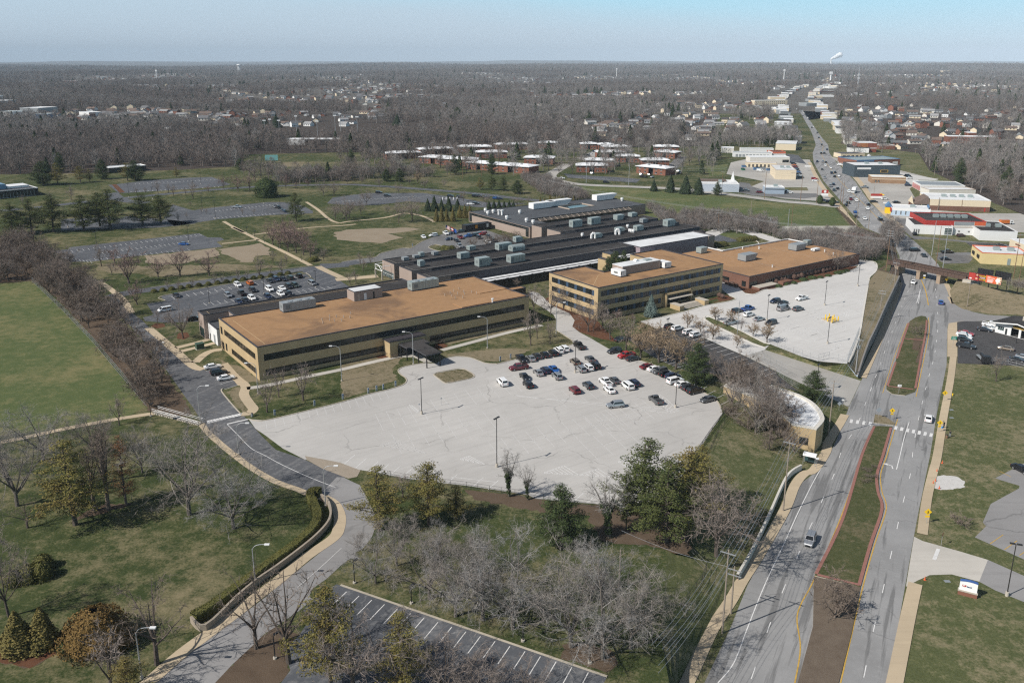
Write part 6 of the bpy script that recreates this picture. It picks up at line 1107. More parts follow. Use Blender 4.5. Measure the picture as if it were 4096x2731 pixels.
def carproto(kind):
 L,W,H,belt,hood,cab,deck={'sedan':(4.85,1.84,1.45,.93,.86,(-1.95,-1.05,.45,1.25),.98),'coupe':(4.75,1.88,1.55,1.0,.95,(-2.2,-1.1,.4,1.2),1.06),'suv':(4.7,1.88,1.70,1.05,1.0,(-2.28,-1.95,.45,1.15),1.05),'bigsuv':(5.25,2.0,1.88,1.15,1.1,(-2.55,-2.3,.6,1.3),1.15),'minivan':(5.15,2.0,1.76,1.02,.95,(-2.5,-2.2,1.0,1.85),1.02),'van':(5.7,2.02,2.15,1.2,1.08,(-2.83,-2.78,1.35,1.95),1.2),'jeep':(4.3,1.87,1.85,1.1,1.08,(-2.05,-1.95,.35,.6),1.1),'pickup':(5.75,2.0,1.88,1.12,1.1,(-.75,-.6,.85,1.45),1.05),'regcab':(5.4,2.0,1.85,1.12,1.08,(-.25,-.15,.75,1.35),1.05)}[kind]
 l=L/2;w=W/2;zb=.28;parts=[];B=MB();x1,x2,x3,x4=cab;pk=kind in('pickup','regcab')
 loft(B,[(-l,zb+.18,.62,deck-.18,w*.86),(-l+.12,zb+.05,.65,deck-.02,w*.97),(-l+.5,zb,.66,deck,w),(x1 if not pk else-l+.9,zb,.66,belt if not pk else deck,w),(x4,zb,.66,belt,w),(x4+.25,zb,.66,hood+.02,w*.99),(l-.35,zb,.62,hood-.08,w*.95),(l-.1,zb+.05,.58,hood-.2,w*.88),(l,zb+.12,.52,hood-.34,w*.80)])
 green(B,x1,x2,x3,x4,belt-.02,H,w*.9,w*.74)
 if pk:
  bl=x1-.06
  B.box(-l+.08,-w*.97,deck-.05,bl,-w*.84,deck+.16);B.box(-l+.08,w*.84,deck-.05,bl,w*.97,deck+.16);B.box(-l+.04,-w*.95,deck-.3,-l+.14,w*.95,deck+.16)
 for s in(-1,1):B.box(x4-.35,s*w*1.0-.02 if s>0 else-w-.17,belt-.02,x4-.15,s*w+.17 if s>0 else-w+.02,belt+.14)
 parts.append(('body',B.mesh(kind+' body',[PAINT['white']]),True))
 if pk:
  q=MB();q.box(-l+.15,-w*.83,deck+.005,x1-.08,w*.83,deck+.02);parts.append(('cargo_bed',q.mesh(kind+' bed',[BEDM]),False))
 e=w*.9;t=w*.74;zc=belt-.02;zr=H-.04
 F=[(x4,-e,zc),(x4,e,zc),(x3,t,zr),(x3,-t,zr)];Rr=[(x1,e,zc),(x1,-e,zc),(x2,-t,zr),(x2,t,zr)];Sd=[[(x1,-e,zc),(x4,-e,zc),(x3,-t,zr),(x2,-t,zr)],[(x4,e,zc),(x1,e,zc),(x2,t,zr),(x3,t,zr)]]
 for nm,P,u in(('windscreen',F,(.06,.94,.10,.92)),('rear_window',Rr,(.08,.92,.18,.9)),('side_window',Sd[0],(.06,.92,.14,.9)),('side_window',Sd[1],(.08,.94,.14,.9))):
  if kind=='van' and nm=='side_window':u=(.70,.94,.2,.9)if P is Sd[0]else(.06,.30,.2,.9)
  q=MB();q.add(quadlerp(P,*u,.012),[(0,1,2,3)]);
  parts.append((nm,q.mesh(kind+' '+nm,[CG]),False))
 wx=l*.60;rr=.34 if kind in('sedan','coupe')else.385
 for sx in(-1,1):
  for sy in(-1,1):
   q=MB();y=sy*(w-.10);q.tube((sx*wx,y-.12,rr),(sx*wx,y+.125,rr),rr,rr,14,0);q.tube((sx*wx,y+sy*.126,rr),(sx*wx,y+sy*.135,rr),rr*.62,rr*.55,10,1);parts.append(('wheel',q.mesh(kind+' wheel',[TY,RIM]),False))
 for sy in(-1,1):
  q=MB();q.box(l-.30,sy*w*.60-.17,hood-.33,l-.055,sy*w*.60+.17,hood-.17);parts.append(('headlight',q.mesh(kind+' headlight',[HLm]),False))
  q=MB();q.box(-l-.005,sy*w*.68-.16,deck-.32,-l+.22,sy*w*.68+.16,deck-.12);parts.append(('tail_light',q.mesh(kind+' tail light',[TLm]),False))
 q=MB();q.box(l-.06,-w*.42,.40,l+.012,w*.42,hood-.36);parts.append(('grille',q.mesh(kind+' grille',[M.dark]),False))
 if kind=='jeep':q=MB();q.tube((-l-.02,0,1.0),(-l-.22,0,1.0),.36,.36,12);parts.append(('spare_wheel',q.mesh('spare',[TY]),False))
 CARP[kind]=parts
 f=MB();
 for nm,me,_ in parts:
  if nm in('body','windscreen','rear_window','side_window','wheel'):
   n0=len(f.v);f.v+=[tuple(v.co)for v in me.vertices];f.f+=[tuple(i+n0 for i in p.vertices)for p in me.polygons];f.m+=[0 if nm=='body' else 1 if 'w' in nm and nm!='wheel' else 2]*len(me.polygons)
 CARP[kind+'_far']=f.mesh(kind+' small',[PAINT['white'],CG,TY])
for k in('sedan','coupe','suv','bigsuv','minivan','van','jeep','pickup','regcab'):carproto(k)
WORD={'sedan':'sedan','coupe':'sloping crossover','suv':'SUV','bigsuv':'large SUV','minivan':'minivan','van':'cargo van','jeep':'boxy off-roader','pickup':'pickup','regcab':'pickup'}
CAT={'sedan':'car','coupe':'car','suv':'car','bigsuv':'car','minivan':'van','van':'van','jeep':'car','pickup':'pickup','regcab':'pickup'}
def car(kind,col,p,hd,label,group=None,far=False):
 rz=atan2(hd[1],hd[0])if not isinstance(hd,float)else hd;nm={'pickup':'pickup_truck','regcab':'pickup_truck','van':'cargo_van','minivan':'minivan'}.get(kind,'parked_car')
 if far:
  o=new(nm,CARP[kind+'_far']);o.location=p;o.rotation_euler=(0,0,rz);o.material_slots[0].link='OBJECT';o.material_slots[0].material=PAINT[col];return tag(o,label,CAT[kind],group)
 t=thing(nm,label,CAT[kind],p,rz,group)
 for n_,me,b in CARP[kind]:
  o=new(n_,me);o.parent=t
  if b:o.material_slots[0].link='OBJECT';o.material_slots[0].material=PAINT[col]
 return t
UL=at('mc',1385,1415)-at('mc',1500,1540);LR=-UL
up=ZV(.035)
for k,c,x,y,d,lb in[('pickup','black',365,305,LR,'black pickup with covered bed, backed to the kerb, leftmost of the front row'),('sedan','silver',465,296,UL,'silver sedan beside the black pickup in the front row'),('sedan','charcoal',528,272,UL,'dark sedan, third in the front row by the lawn kerb'),('sedan','black',615,256,UL,'black car with lit tail lamp, fourth in the front row'),('suv','black',705,240,UL,'black SUV between dark and white cars of the front row'),('suv','white',765,212,UL,'white SUV, left of two at the end of the front row'),('suv','white',825,193,UL,'white SUV at the right end of the front row'),('pickup','black',985,165,UL,'black pickup standing alone near the driveway mouth'),('pickup','maroon',335,397,at('N',245,400)-at('N',425,375),'maroon pickup driving along the front row'),('bigsuv','white',160,555,UL,'large white SUV, leftmost car on the open lot'),('sedan','black',400,496,LR,'black sedan facing the camera behind the black SUV'),('suv','black',435,580,UL,'black SUV alone, next to the large white SUV'),('sedan','silver',545,450,UL,'silver sedan, left of three near the lot centre'),('suv','navy',622,428,UL,'dark blue SUV between silver sedan and blue car'),('sedan','blue',715,415,LR,'bright blue car at the right of three'),('suv','silver',748,490,UL,'silver SUV with black rear glass behind the blue car'),('suv','tan',940,336,UL,'tan SUV behind the lamp in the lot middle'),('coupe','grey',1100,304,UL,'grey sloping crossover standing apart at the lot top'),('suv','silver',1005,412,UL,'silver SUV touching the lamp base'),('suv','white',1080,396,UL,'white hatchback between silver and black SUVs'),('jeep','black',1162,382,UL,'boxy black SUV right of the white hatchback'),('suv','maroon',935,640,UL,'dark red SUV in the lower middle of the lot'),('suv','slate',1080,590,UL,'slate blue SUV right of the dark red one')]:car(k,c,at('N',x,y)+up,d,lb)
UR=at('M',1120,565)-at('M',985,597);DL=-UR
for k,c,x,y,d,lb in[('pickup','white',175,500,UL,'white pickup with open bed near the lot centre right'),('sedan','grey',258,480,UL,'grey sedan behind the white pickup'),('sedan','white',210,572,UL,'white sedan with black roof below the white pickup'),('minivan','white',388,535,UL,'white minivan right of the black-roofed sedan'),('suv','navy',447,508,UL,'dark blue SUV hidden behind the white minivan'),('suv','silver',268,722,at('M',195,712)-at('M',330,700),'silver compact SUV driving across the lower lot'),('regcab','grey',660,674,UL,'grey pickup with soil in its bed beside the hatched strip'),('suv','charcoal',258,196,DL,'charcoal SUV, first at the right edge below the driveway'),('pickup','red',375,240,DL,'bright red pickup at the right edge of the lot'),('sedan','charcoal',437,269,UR,'dark sedan right beside the red pickup'),('sedan','maroon',580,346,UR,'maroon sedan at the head of the long right row'),('sedan','white',650,369,UR,'white car with black roof second in the right row'),('suv','grey',700,394,DL,'grey SUV third in the right row'),('jeep','black',760,422,UR,'black off-roader with rear spare wheel in the right row'),('suv','navy',825,444,UR,'dark SUV behind the large white one in the right row'),('bigsuv','white',850,489,UR,'large white SUV in the right row by the lamp'),('sedan','white',920,519,UR,'white sedan after the large white SUV'),('suv','charcoal',985,552,UR,'dark SUV second from the end of the right row'),('bigsuv','black',1045,584,UR,'long black SUV at the end of the right row'),('sedan','grey',1165,666,DL,'grey sedan alone at the rounded lot corner')]:car(k,c,at('M',x,y)+up,d,lb)
dL=at('L',45,290)-at('L',5,265)
for k,c,x,y,s,lb in[('suv','white',138,256,1,'white SUV, leftmost in the upper row behind the taupe wing'),('suv','orange',268,237,-1,'orange hatchback in the lot behind the taupe wing'),('bigsuv','white',480,304,1,'large white SUV in the middle row behind the taupe wing'),('sedan','white',615,292,1,'white sedan right of the large white SUV, middle row'),('suv','black',688,274,1,'black SUV right of the white sedan, middle row'),('suv','green',757,262,1,'dark green SUV half behind the bare tree, middle row'),('minivan','silver',938,239,1,'silver minivan at the right end of the car lot'),('sedan','black',487,212,1,'black sedan, first of five below the hedge row'),('suv','navy',553,196,1,'navy SUV, second of five below the hedge row'),('sedan','black',628,192,1,'black car, third of five below the hedge row'),('suv','green',700,179,-1,'grey green SUV, fourth of five below the hedge row'),('jeep','black',795,163,-1,'black off-roader, last of five below the hedge row'),('pickup','black',180,349,-1,'black pickup at the left of the middle island'),('suv','silver',35,369,1,'blue grey SUV left of the black pickup'),('suv','black',300,314,1,'dark SUV behind the russet bare tree'),('suv','white',602,354,1,'white SUV in the row nearest the taupe wing'),('sedan','black',690,347,1,'black sedan next to the white SUV nearest the wing'),('suv','navy',465,384,1,'navy SUV in the row nearest the wing'),('suv','white',290,399,1,'white car half hidden by the russet tree'),('sedan','navy',148,434,1,'navy sedan, leftmost nearest the wing'),('sedan','black',220,419,1,'black car beside the navy sedan nearest the wing')]:car(k,c,at('L',x,y)+up,dL*s,lb)
car('minivan','white',at('ml',1137,578)+up,at('ml',1095,588)-at('ml',1180,572),'white minivan at the near corner of the rear car lot');car('sedan','charcoal',at('ml',1217,478)+up,dL,'dark grey sedan alone at the left end of the rear car lot');car('suv','black',at('ml',1336,640)+up,UA,'black SUV beside the end of the taupe wing')
for k,c,r0,f0,lb in[('sedan','white',(470,1092),(718,1052),'white sedan nosed to the walk, farthest of three beside the buff block'),('suv','black',(565,1185),(815,1140),'black SUV between two white sedans beside the buff block'),('sedan','white',(680,1268),(925,1228),'white sedan, nearest of three beside the buff block')]:car(k,c,(at('A',*r0)+at('A',*f0))/2+up,at('A',*f0)-at('A',*r0),lb)
for k,c,x,y,d,lb in[('pickup','blue',445,570,UA,'dark blue pickup on the upper lot'),('suv','black',372,585,UA,'black SUV beside the blue pickup'),('suv','white',453,611,UA,'white SUV left of the silver sedan on the upper lot'),('sedan','silver',523,641,UA,'silver sedan on the upper lot'),('suv','black',604,668,-UA,'black car at the lower end of the upper lot row'),('pickup','silver',330,666,UA,'silver pickup under a budding tree on the upper lot'),('suv','navy',633,518,-UA,'navy SUV facing left near the kerb island'),('sedan','charcoal',685,530,-UA,'dark grey car between navy SUV and the van'),('van','silver',692,570,UA,'pale cargo van on the upper lot'),('suv','grey',793,572,UA,'grey SUV right of the cargo van'),('regcab','white',817,498,-UA,'white pickup alone beside the upper lot island'),('suv','white',40,732,UA,'white SUV, left of the lower white pair on the dark lot'),('suv','white',88,750,UA,'white SUV, right of the lower white pair on the dark lot')]:car(k,c,at('mr',x,y)+up,d,lb)
car('suv','black',at('mc',2265,694)+up,UA,'black car at the top corner of the dark lot');car('suv','white',at('mc',2313,706)+up,UA,'white SUV next to the black car on the dark lot');car('sedan','charcoal',at('mc',1920,780)+up,UA,'dark sedan parked under bare trees left of the dark lot')
dE=-VA
for k,c,x,y,d,lb in[('sedan','white',565,72,LR,'white car at the near left of the courtyard lot'),('suv','white',633,62,-UA,'white SUV second on the courtyard lot'),('pickup','white',719,48,LR,'white covered pickup by the flagpoles'),('sedan','navy',763,47,-UA,'navy car beside the white covered pickup'),('suv','black',820,36,-UA,'black SUV left of the portable cabin'),('pickup','maroon',818,75,LR,'maroon pickup on the courtyard lot'),('pickup','blue',880,66,-UA,'blue pickup before the portable cabin'),('suv','black',912,62,-UA,'black car behind the blue pickup'),('suv','silver',940,53,-UA,'silver SUV on the courtyard lot'),('suv','red',972,52,-UA,'red car at the back of the courtyard lot'),('suv','black',946,77,LR,'black SUV in front of the red car'),('sedan','charcoal',1010,68,LR,'dark car at the right end of the courtyard lot'),('sedan','navy',743,88,-UA,'navy sedan below the flagpoles'),('sedan','black',793,98,LR,'black sedan right of the flagpole bed'),('pickup','silver',813,136,LR,'silver pickup at the black roof edge'),('sedan','white',1010,106,LR,'white car under the courtyard bare trees'),('suv','charcoal',1045,100,LR,'dark SUV under the courtyard bare trees')]:car(k,c,at('mc',x,y)+up,d,lb,None)
def adir(c,a,b):return at(c,*b,'A')-at(c,*a,'A')
ua=ZV(.03);AV=adir('mr',(1700,1350),(1745,1120));AVl=adir('br',(900,520),(860,620))
car('suv','silver',at('br',873,600,'A')+ua,AVl,'silver SUV driving towards the camera on the near avenue');car('sedan','white',at('mr',1690,1328,'A')+ua,AV,'white sedan driving away past the crosswalk');car('sedan','white',at('mr',1585,385,'A')+ua,adir('mr',(1600,340),(1570,420)),'white car coming out from under the rail bridge');car('sedan','blue',at('mr',1775,525,'A')+ua,adir('mr',(1760,700),(1750,500)),'blue car in the right lanes before the rail bridge')
XR_=adir('Z',(760,215),(880,235))
for k,c,x,y,d,lb in[('sedan','red',820,200,XR_,'red car, rear of the row at the repair yard entrance'),('sedan','white',800,212,XR_,'white sedan in the row at the repair yard entrance'),('suv','white',805,236,XR_,'white SUV in the row at the repair yard entrance'),('suv','black',805,262,XR_,'dark SUV in the row at the repair yard entrance'),('pickup','black',818,318,XR_,'black pickup nearest the avenue in the repair yard'),('sedan','black',985,168,XR_,'black sedan beside the repair shop door'),('sedan','white',1030,152,XR_,'white sedan beside the repair shop'),('pickup','white',1045,124,XR_,'white pickup at the repair shop corner'),('sedan','tan',1178,338,-XR_,'faded grey sedan in the middle of the repair yard'),('sedan','black',1280,440,XR_,'black sedan at the lower edge of the repair yard'),('sedan','silver',1340,418,XR_,'silver car at the right end of the repair yard')]:car(k,c,at('Z',x,y,'A')+ua,d,lb)
car('sedan','black',at('br',2330,112,'A')+ua,adir('br',(2270,90),(2348,130)),'black car on the bank lot at the right edge')
tw=thing('tow_truck','black flatbed tow truck at the edge of the repair yard','truck',at('Z',975,440,'A')+ua,atan2(-1,-.2));
for n_,b_,m_ in[('cab',(1.2,-1.1,.5,3.2,1.1,2.5),'dark'),('bed',(-3.4,-1.15,.9,1.1,1.15,1.1),'steel2'),('boom',(-3.0,-.3,1.1,.9,.3,1.9),'dark')]:q=MB();q.box(*b_);q.build(n_,M[m_],tw)
for x in(2.2,-1.6,-2.6):
 for y in(-1,1):q=MB();q.tube((x,y*.8,.45),(x,y*1.12,.45),.45,.45,12);q.build('wheel',TY,tw)
def road_dir(p):
 best=None
 for a,b in zip(AVC,AVC[1:]):
  m=(a+b)/2;d=(m-p).length
  if best is None or d<best[0]:best=(d,(b-a))
 return best[1]
AVC=[at('tr',x,y,'A')for x,y in[(1340,1568),(1190,1400),(1080,1250),(980,1120),(950,1050),(957,1000),(903,900),(835,800),(783,700),(795,665),(862,622),(925,600)]]
FT=[(1035,1275,'navy'),(1065,1305,'black'),(1040,1317,'slate'),(1015,1287,'silver'),(1140,1325,'white'),(1155,1378,'maroon'),(1193,1387,'white'),(1135,1403,'black'),(1123,1420,'black'),(1185,1467,'blue'),(1190,1497,'charcoal'),(1250,1513,'white'),(1275,1415,'black'),(1270,1442,'white'),(1355,1518,'charcoal'),(975,1230,'silver'),(1023,1197,'navy'),(1047,1193,'black'),(1043,1221,'charcoal'),(1072,1217,'white'),(958,1172,'grey'),(1017,1160,'white'),(980,1145,'white'),(963,1119,'silver'),(984,1122,'black'),(924,1118,'navy'),(955,1002,'charcoal'),(992,1035,'navy'),(951,1060,'black'),(973,1060,'charcoal'),(935,953,'black'),(925,918,'charcoal'),(896,878,'white'),(887,882,'black'),(868,826,'navy'),(852,808,'grey'),(845,797,'black'),(833,783,'white'),(838,793,'silver'),(803,775,'silver'),(800,709,'white'),(776,738,'charcoal'),(783,756,'white'),(826,800,'black'),(858,816,'white'),(812,770,'grey')]
for i,(x,y,c)in enumerate(FT):
 p=at('tr',x,y,'A');d=road_dir(p);k=R.choice(['sedan','suv','suv','sedan','minivan']);car(k,c,p+ZV(.08),d if R.random()<.5 else-d,'small %s %s in the traffic on the far avenue'%(c,WORD[k]),'traffic on the far avenue',True)
for i,(c,x,y,col,k,d,lb)in enumerate([('tr',1250,1297,'silver','pickup',(1,.1),'silver pickup on the empty lot by the avenue'),('tr',1470,1400,'black','sedan',(1,.1),'black sedan on the lot before the big cream store'),('tr',1390,1376,'white','suv',(1,.1),'white SUV by the yellow tent'),('tr',1315,1397,'charcoal','suv',(1,.1),'dark SUV at the lot entrance by the avenue'),('tr',1600,1380,'black','sedan',(1,.2),'black car beside the store porch'),('tr',1548,1215,'black','suv',(1,.1),'black SUV, rear of three behind the brick diner'),('tr',1556,1224,'black','sedan',(1,.1),'black car, middle of three behind the brick diner'),('tr',1560,1232,'white','sedan',(1,.1),'white car, front of three behind the brick diner'),('tr',1612,1262,'white','pickup',(1,.1),'white pickup behind the long grey shed'),('tr',1550,1282,'navy','suv',(1,0.),'navy SUV beside the brick diner'),('tr',1725,1494,'black','suv',(1,.1),'black SUV beside the pale blue diner'),('tr',1610,1412,'white','sedan',(1,.1),'white car near the store porch posts'),('tr',530,1182,'white','van',(1,-.1),'white cargo van in the yard of the beige store'),('tr',905,1237,'red','suv',(1,-.2),'red SUV near the avenue side of the left yard'),('tr',912,1250,'white','sedan',(1,-.2),'white car next to the red SUV'),('tr',430,1320,'grey','pickup',(1,0),'grey pickup beside the pale blue hall'),('tr',527,1330,'maroon','suv',(1,0),'maroon SUV by the small blue shop'),('tr',737,1333,'white','suv',(1,0),'white SUV behind the small blue shop'),('tr',722,1325,'black','suv',(1,0),'black SUV behind the white SUV at the blue shop'),('tr',970,1386,'navy','sedan',(1,0),'navy sedan waiting at the avenue junction'),('tr',1005,1395,'black','suv',(1,0),'black SUV waiting at the avenue junction'),('tr',1040,1400,'slate','pickup',(1,0),'slate pickup waiting at the avenue junction'),('tr',1085,1142,'white','van',(1,0),'white van on the dark lot across the avenue'),('tr',1280,1080,'white','van',(0,1),'white box truck by the tan shop'),('P',625,945,'black','suv',(.3,1),'black SUV at the white shop door'),('P',1355,975,'brown','suv',(1,.3),'brown SUV in the white shop yard'),('P',625,1205,'black','minivan',(1,.1),'black minivan crossing before the bridge'),('P',765,1285,'slate','sedan',None,'slate car passing under the bare tree by the bridge'),('P',135,945,'white','suv',None,'white SUV on the avenue before the white shop'),('P',90,722,'black','suv',None,'black SUV on the avenue by the blue diner'),('P',140,1030,'maroon','sedan',None,'maroon car behind the bare tree on the avenue'),('P',1135,1235,'black','pickup',(1,0),'black pickup with a load at the side street'),('P',1110,1345,'black','sedan',(1,-.1),'black sedan on the yard by the green posts'),('P',1995,1130,'black','sedan',(1,0),'black sedan, first in the row by the cream shop'),('P',2060,1150,'charcoal','sedan',(1,-.1),'dark car, second in the row by the cream shop'),('P',2100,1170,'slate','sedan',(1,-.1),'slate car, third in the row by the cream shop'),('P',2135,1195,'silver','sedan',(1,-.1),'silver car, fourth in the row by the cream shop'),('P',2170,1225,'charcoal','sedan',(1,-.1),'dark car, last in the row by the cream shop'),('U',218,372,'white','sedan',(1,-.2),'white car on the far road bend'),('U',615,408,'black','suv',(1,-.1),'black SUV on the far road by the green field'),('U',492,330,'silver','suv',(.6,1),'silver SUV before the apartment blocks'),('U',930,340,'white','suv',(.6,1),'white SUV before the right apartment block'),('U',1005,342,'black','suv',(.6,1),'black SUV, upper one before the right apartment block'),('U',935,358,'black','sedan',(.6,1),'black car, left of the lower pair before the apartment block'),('U',968,360,'black','sedan',(.6,1),'black car, right of the lower pair before the apartment block'),('U',1028,362,'silver','sedan',(.6,1),'silver car before the right apartment block'),('U',450,165,'black','suv',(1,0),'black SUV between the rear apartment blocks'),('U',480,152,'white','suv',(1,0),'white SUV between the rear apartment blocks'),('U',515,130,'blue','suv',(1,0),'blue SUV between the rear apartment blocks'),('U',1275,325,'black','pickup',(.6,1),'black pickup on the apartment street'),('U',1262,310,'white','suv',(.6,1),'white SUV on the apartment street'),('T',30,430,'black','suv',(1,0),'black SUV at the left of the rear curved lot'),('T',95,455,'charcoal','suv',(1,0),'dark SUV on the island of the rear curved lot'),('T',580,458,'black','suv',(1,0),'black SUV beside the white posts'),('T',650,465,'charcoal','suv',(1,0),'charcoal SUV right of the white posts'),('T',770,456,'black','suv',(1,0),'black SUV, left of the pair on the rear lot'),('T',798,458,'charcoal','suv',(1,0),'charcoal SUV, right of the pair on the rear lot'),('T',855,465,'grey','sedan',(1,0),'grey car behind the pair on the rear lot'),('T',930,474,'blue','suv',(1,0),'blue SUV at the right of the rear lot'),('T',955,477,'navy','sedan',(1,0),'navy car beside the blue SUV on the rear lot'),('T',735,518,'white','sedan',(1,0),'white car behind the golden arborvitae'),('T',775,516,'charcoal','suv',(1,0),'dark SUV beside the white car behind the arborvitae'),('tl',1632,1434,'silver','pickup',(1,0),'silver pickup on the small left lot'),('tl',1893,1430,'silver','suv',(.5,-.8),'silver SUV, first of four on the small left lot'),('tl',1920,1437,'black','suv',(.5,-.8),'black SUV, second of four on the small left lot'),('tl',1943,1455,'grey','sedan',(.5,-.8),'grey car, third of four on the small left lot'),('tl',1962,1462,'navy','sedan',(.5,-.8),'navy car, last of four on the small left lot')]):
 p=at(c,x,y,'A' if c in('P','tr')and x>1050 or c=='P' else 0);
 if d is None:d=road_dir(p)
 car(k,col,p+ZV(.08),Vector((d[0],d[1],0)),lb,None,True)
for i in range(9):car(['suv','sedan'][i%2],['black','orange','maroon','navy','slate','blue','charcoal','white','green'][i],at('Q',1545+i*14,420+i*27)+ZV(.08),Vector((1,-.1,0)),['black car, farthest in the row beside the beige store','orange car, second in the row beside the beige store','maroon car, third in the row beside the beige store','navy car in the middle of the row beside the beige store','slate car in the row beside the beige store','blue car in the row beside the beige store','dark car near the front of the row beside the beige store','white car near the front of the row beside the beige store','dark green car at the front of the row beside the beige store'][i],None,True)
car('sedan','blue',at('ml',1267,122)+up,Vector((1,0,0)),'bright blue car alone on the empty left lot')
def boxtruck(label,p,rz,body,cabm,dims=(6.5,2.3,2.9)):
 t=thing('truck',label,'truck',p,rz);L,W,H=dims
 q=MB();q.box(-L/2,-W/2,.7,L*.18,W/2,H);q.build('cargo_box',body,t);q=MB();q.box(L*.2,-W/2+.1,.5,L/2,W/2-.1,2.1);q.build('cab',cabm,t);q=MB();q.box(L*.3,-W/2+.09,1.3,L*.42,W/2-.09,1.95);q.box(L/2-.02,-W/2+.2,1.3,L/2+.01,W/2-.2,2.0);q.build('window',CG,t)
 for x in(-L*.3,L*.34):
  for y in(-1,1):q=MB();q.tube((x,y*(W/2-.3),.45),(x,y*W/2*1.02,.45),.45,.45,12);q.build('wheel',TY,t)
boxtruck('orange utility truck on the lot behind the red-trimmed black roof',at('P',2065,778,'A'),.05,PAINT['orange'],M.white,(7,2.4,2.6));boxtruck('white delivery truck in the traffic by the lot entrance',at('tr',1176,1328,'A'),atan2(-.8,-.5),M.white,M.white,(8,2.5,3.6))
M.galv=plain('galvanised pole',(.46,.47,.48),.45,.1,2,.5);M.wood=plain('weathered pole wood',(.27,.225,.18),.9,.25,1.5);M.woodb=plain('brown pole wood',(.20,.125,.075),.9,.25,1.5);M.yellow=plain('sign yellow',(.80,.52,.02),.5,.05);M.signw=plain('sign white',(.78,.78,.77),.5,.04);M.green=plain('sign green',(.02,.22,.15),.5,.05);M.signback=plain('sign back aluminium',(.36,.40,.44),.5,.08,2,.4);M.redp=plain('red panel',(.40,.045,.035),.5,.15);M.orangep=plain('orange panel',(.62,.13,.05),.5,.05);M.navyp=plain('navy lettering',(.02,.035,.12),.5,.05)
def face(P,rz):return Matrix.Translation(P)@Matrix.Rotation(rz,4,'Z')
def tlamp(c,x,y,yt,label,z=0,heads=2,mat='dark',base=True,group=None,rz=None):
 p=at(c,x,y,z);h=max(3,height(c,x,y,yt,z));t=thing('lamp_post',label,'lamp post',p,RZ+.35 if rz is None else rz,group)
 if base:cyl(t,'footing','conc',0,0,0,.85 if h>7 else.3,.3,10)
 q=MB();q.tube((0,0,.1),(0,0,h),.10,.075,8);q.build('pole',M[mat],t)
 for s in([-1,1]if heads==2 else[1]if heads==1 else[]):
  q=MB();q.box(s*.15-.02 if s>0 else-.95,-.2,h-.05,.95 if s>0 else-.13,.2,h+.12);q.build('lamp_head',M[mat],t)
def cobra(c,x,y,yt,label,side=1,z=0,reach=2.2):
 p=at(c,x,y,z);h=max(3,height(c,x,y,yt,z));t=thing('street_lamp',label,'street lamp',p,0.0)
 tb(t,'pole','galv',(0,0,0),(0,0,h-.9),.13,.08,8)
 q=MB();q.path(smooth([ZV(h-1.0),Vector((side*.35,0,h-.45)),Vector((side*1.0,0,h-.1)),Vector((side*reach,0,h))],4),.055,6);q.build('arm',M.galv,t)
 q=MB();a,b=sorted((side*(reach-.1),side*(reach+.75)));q.box(a,-.2,h-.12,b,.2,h+.08);q.build('lamp_head',M.white,t)
 cyl(t,'footing','conc',0,0,0,.35,.26,8)
for a in[('mc',553,1285,1040,'dark twin-head lamp by the accessible bays, left of the lot'),('bc',1070,82,-255,'dark twin-head lamp at the bottom of the main lot'),('mc',1609,1000,783,'dark lamp in the middle of the parked cars'),('mc',2300,1240,1000,'dark lamp beside the hatched island at the right of the lot'),('mr',578,640,466,'dark twin-head lamp beside the silver sedan on the upper lot'),('mr',975,537,372,'dark twin-head lamp in the middle of the upper lot'),('mr',1203,404,262,'dark twin-head lamp at the far right of the upper lot'),('mr',995,800,620,'dark twin-head lamp at the near right of the upper lot'),('mc',2243,765,630,'dark lamp at the near edge of the dark lot'),('mr',238,692,612,'short brown lamp on the upper lot island'),('ml',1443,522,405,'dark lamp at the left of the rear car lot'),('ml',1820,455,350,'dark lamp amid the rear car lot'),('ml',2177,412,298,'dark lamp with wide bar at the right of the rear car lot'),('ml',667,130,30,'dark lamp behind the blue car lot'),('ml',1300,100,-10,'dark lamp on the blue car lot island'),('tl',1485,1508,1385,'dark lamp at the left end of the small lot'),('tl',1395,1455,1330,'dark lamp on the grass above the small lot'),('tl',1820,1405,1298,'dark lamp behind the small lot'),('tl',1930,1425,1350,'dark lamp at the parked cars of the small lot'),('tl',890,1362,1265,'dark lamp at the corner of the far left lot'),('tl',1052,1372,1290,'dark lamp beside the left park road'),('tl',450,1540,1425,'dark lamp among the left pines'),('tl',470,1568,1470,'dark lamp before the left pines'),('tl',1385,1270,1190,'dark lamp on the far left lot'),('mr',925,1055,942,'brown lamp beside the entrance ramp'),('mc',1000,55,-40,'dark lamp by the portable cabin')]:tlamp(*a)
tlamp('br',2230,968,612,'grey twin-box lamp on the bank lawn',z='A',rz=-.35,mat='bronze');tlamp('mr',373,735,505,'tall bare grey mast between budding trees',heads=0,mat='steel2',base=False)
for a in[('bc',90,880,730,'short dark post lamp, leftmost of the grove'),('bc',482,1020,900,'short dark post lamp between grove trunks'),('bc',1250,1280,1180,'short dark post lamp below the tallest grove tree'),('bc',1710,1430,1300,'short dark post lamp on the grove leaf bed'),('ml',1040,1300,1220,'short dark post lamp at the top of the railed stairs'),('ml',1700,35,0,'short dark lamp by the diagonal walk top'),('ml',1755,70,25,'short dark lamp by the walk junction'),('ml',1820,100,58,'short dark lamp below the walk junction'),('ml',1917,145,100,'short dark lamp halfway along the diagonal walk'),('ml',2075,225,185,'short dark lamp at the lower end of the diagonal walk'),('bl',1895,1400,1240,'small dark pedestal lamp on the leaf litter')]:tlamp(*a,heads=1)
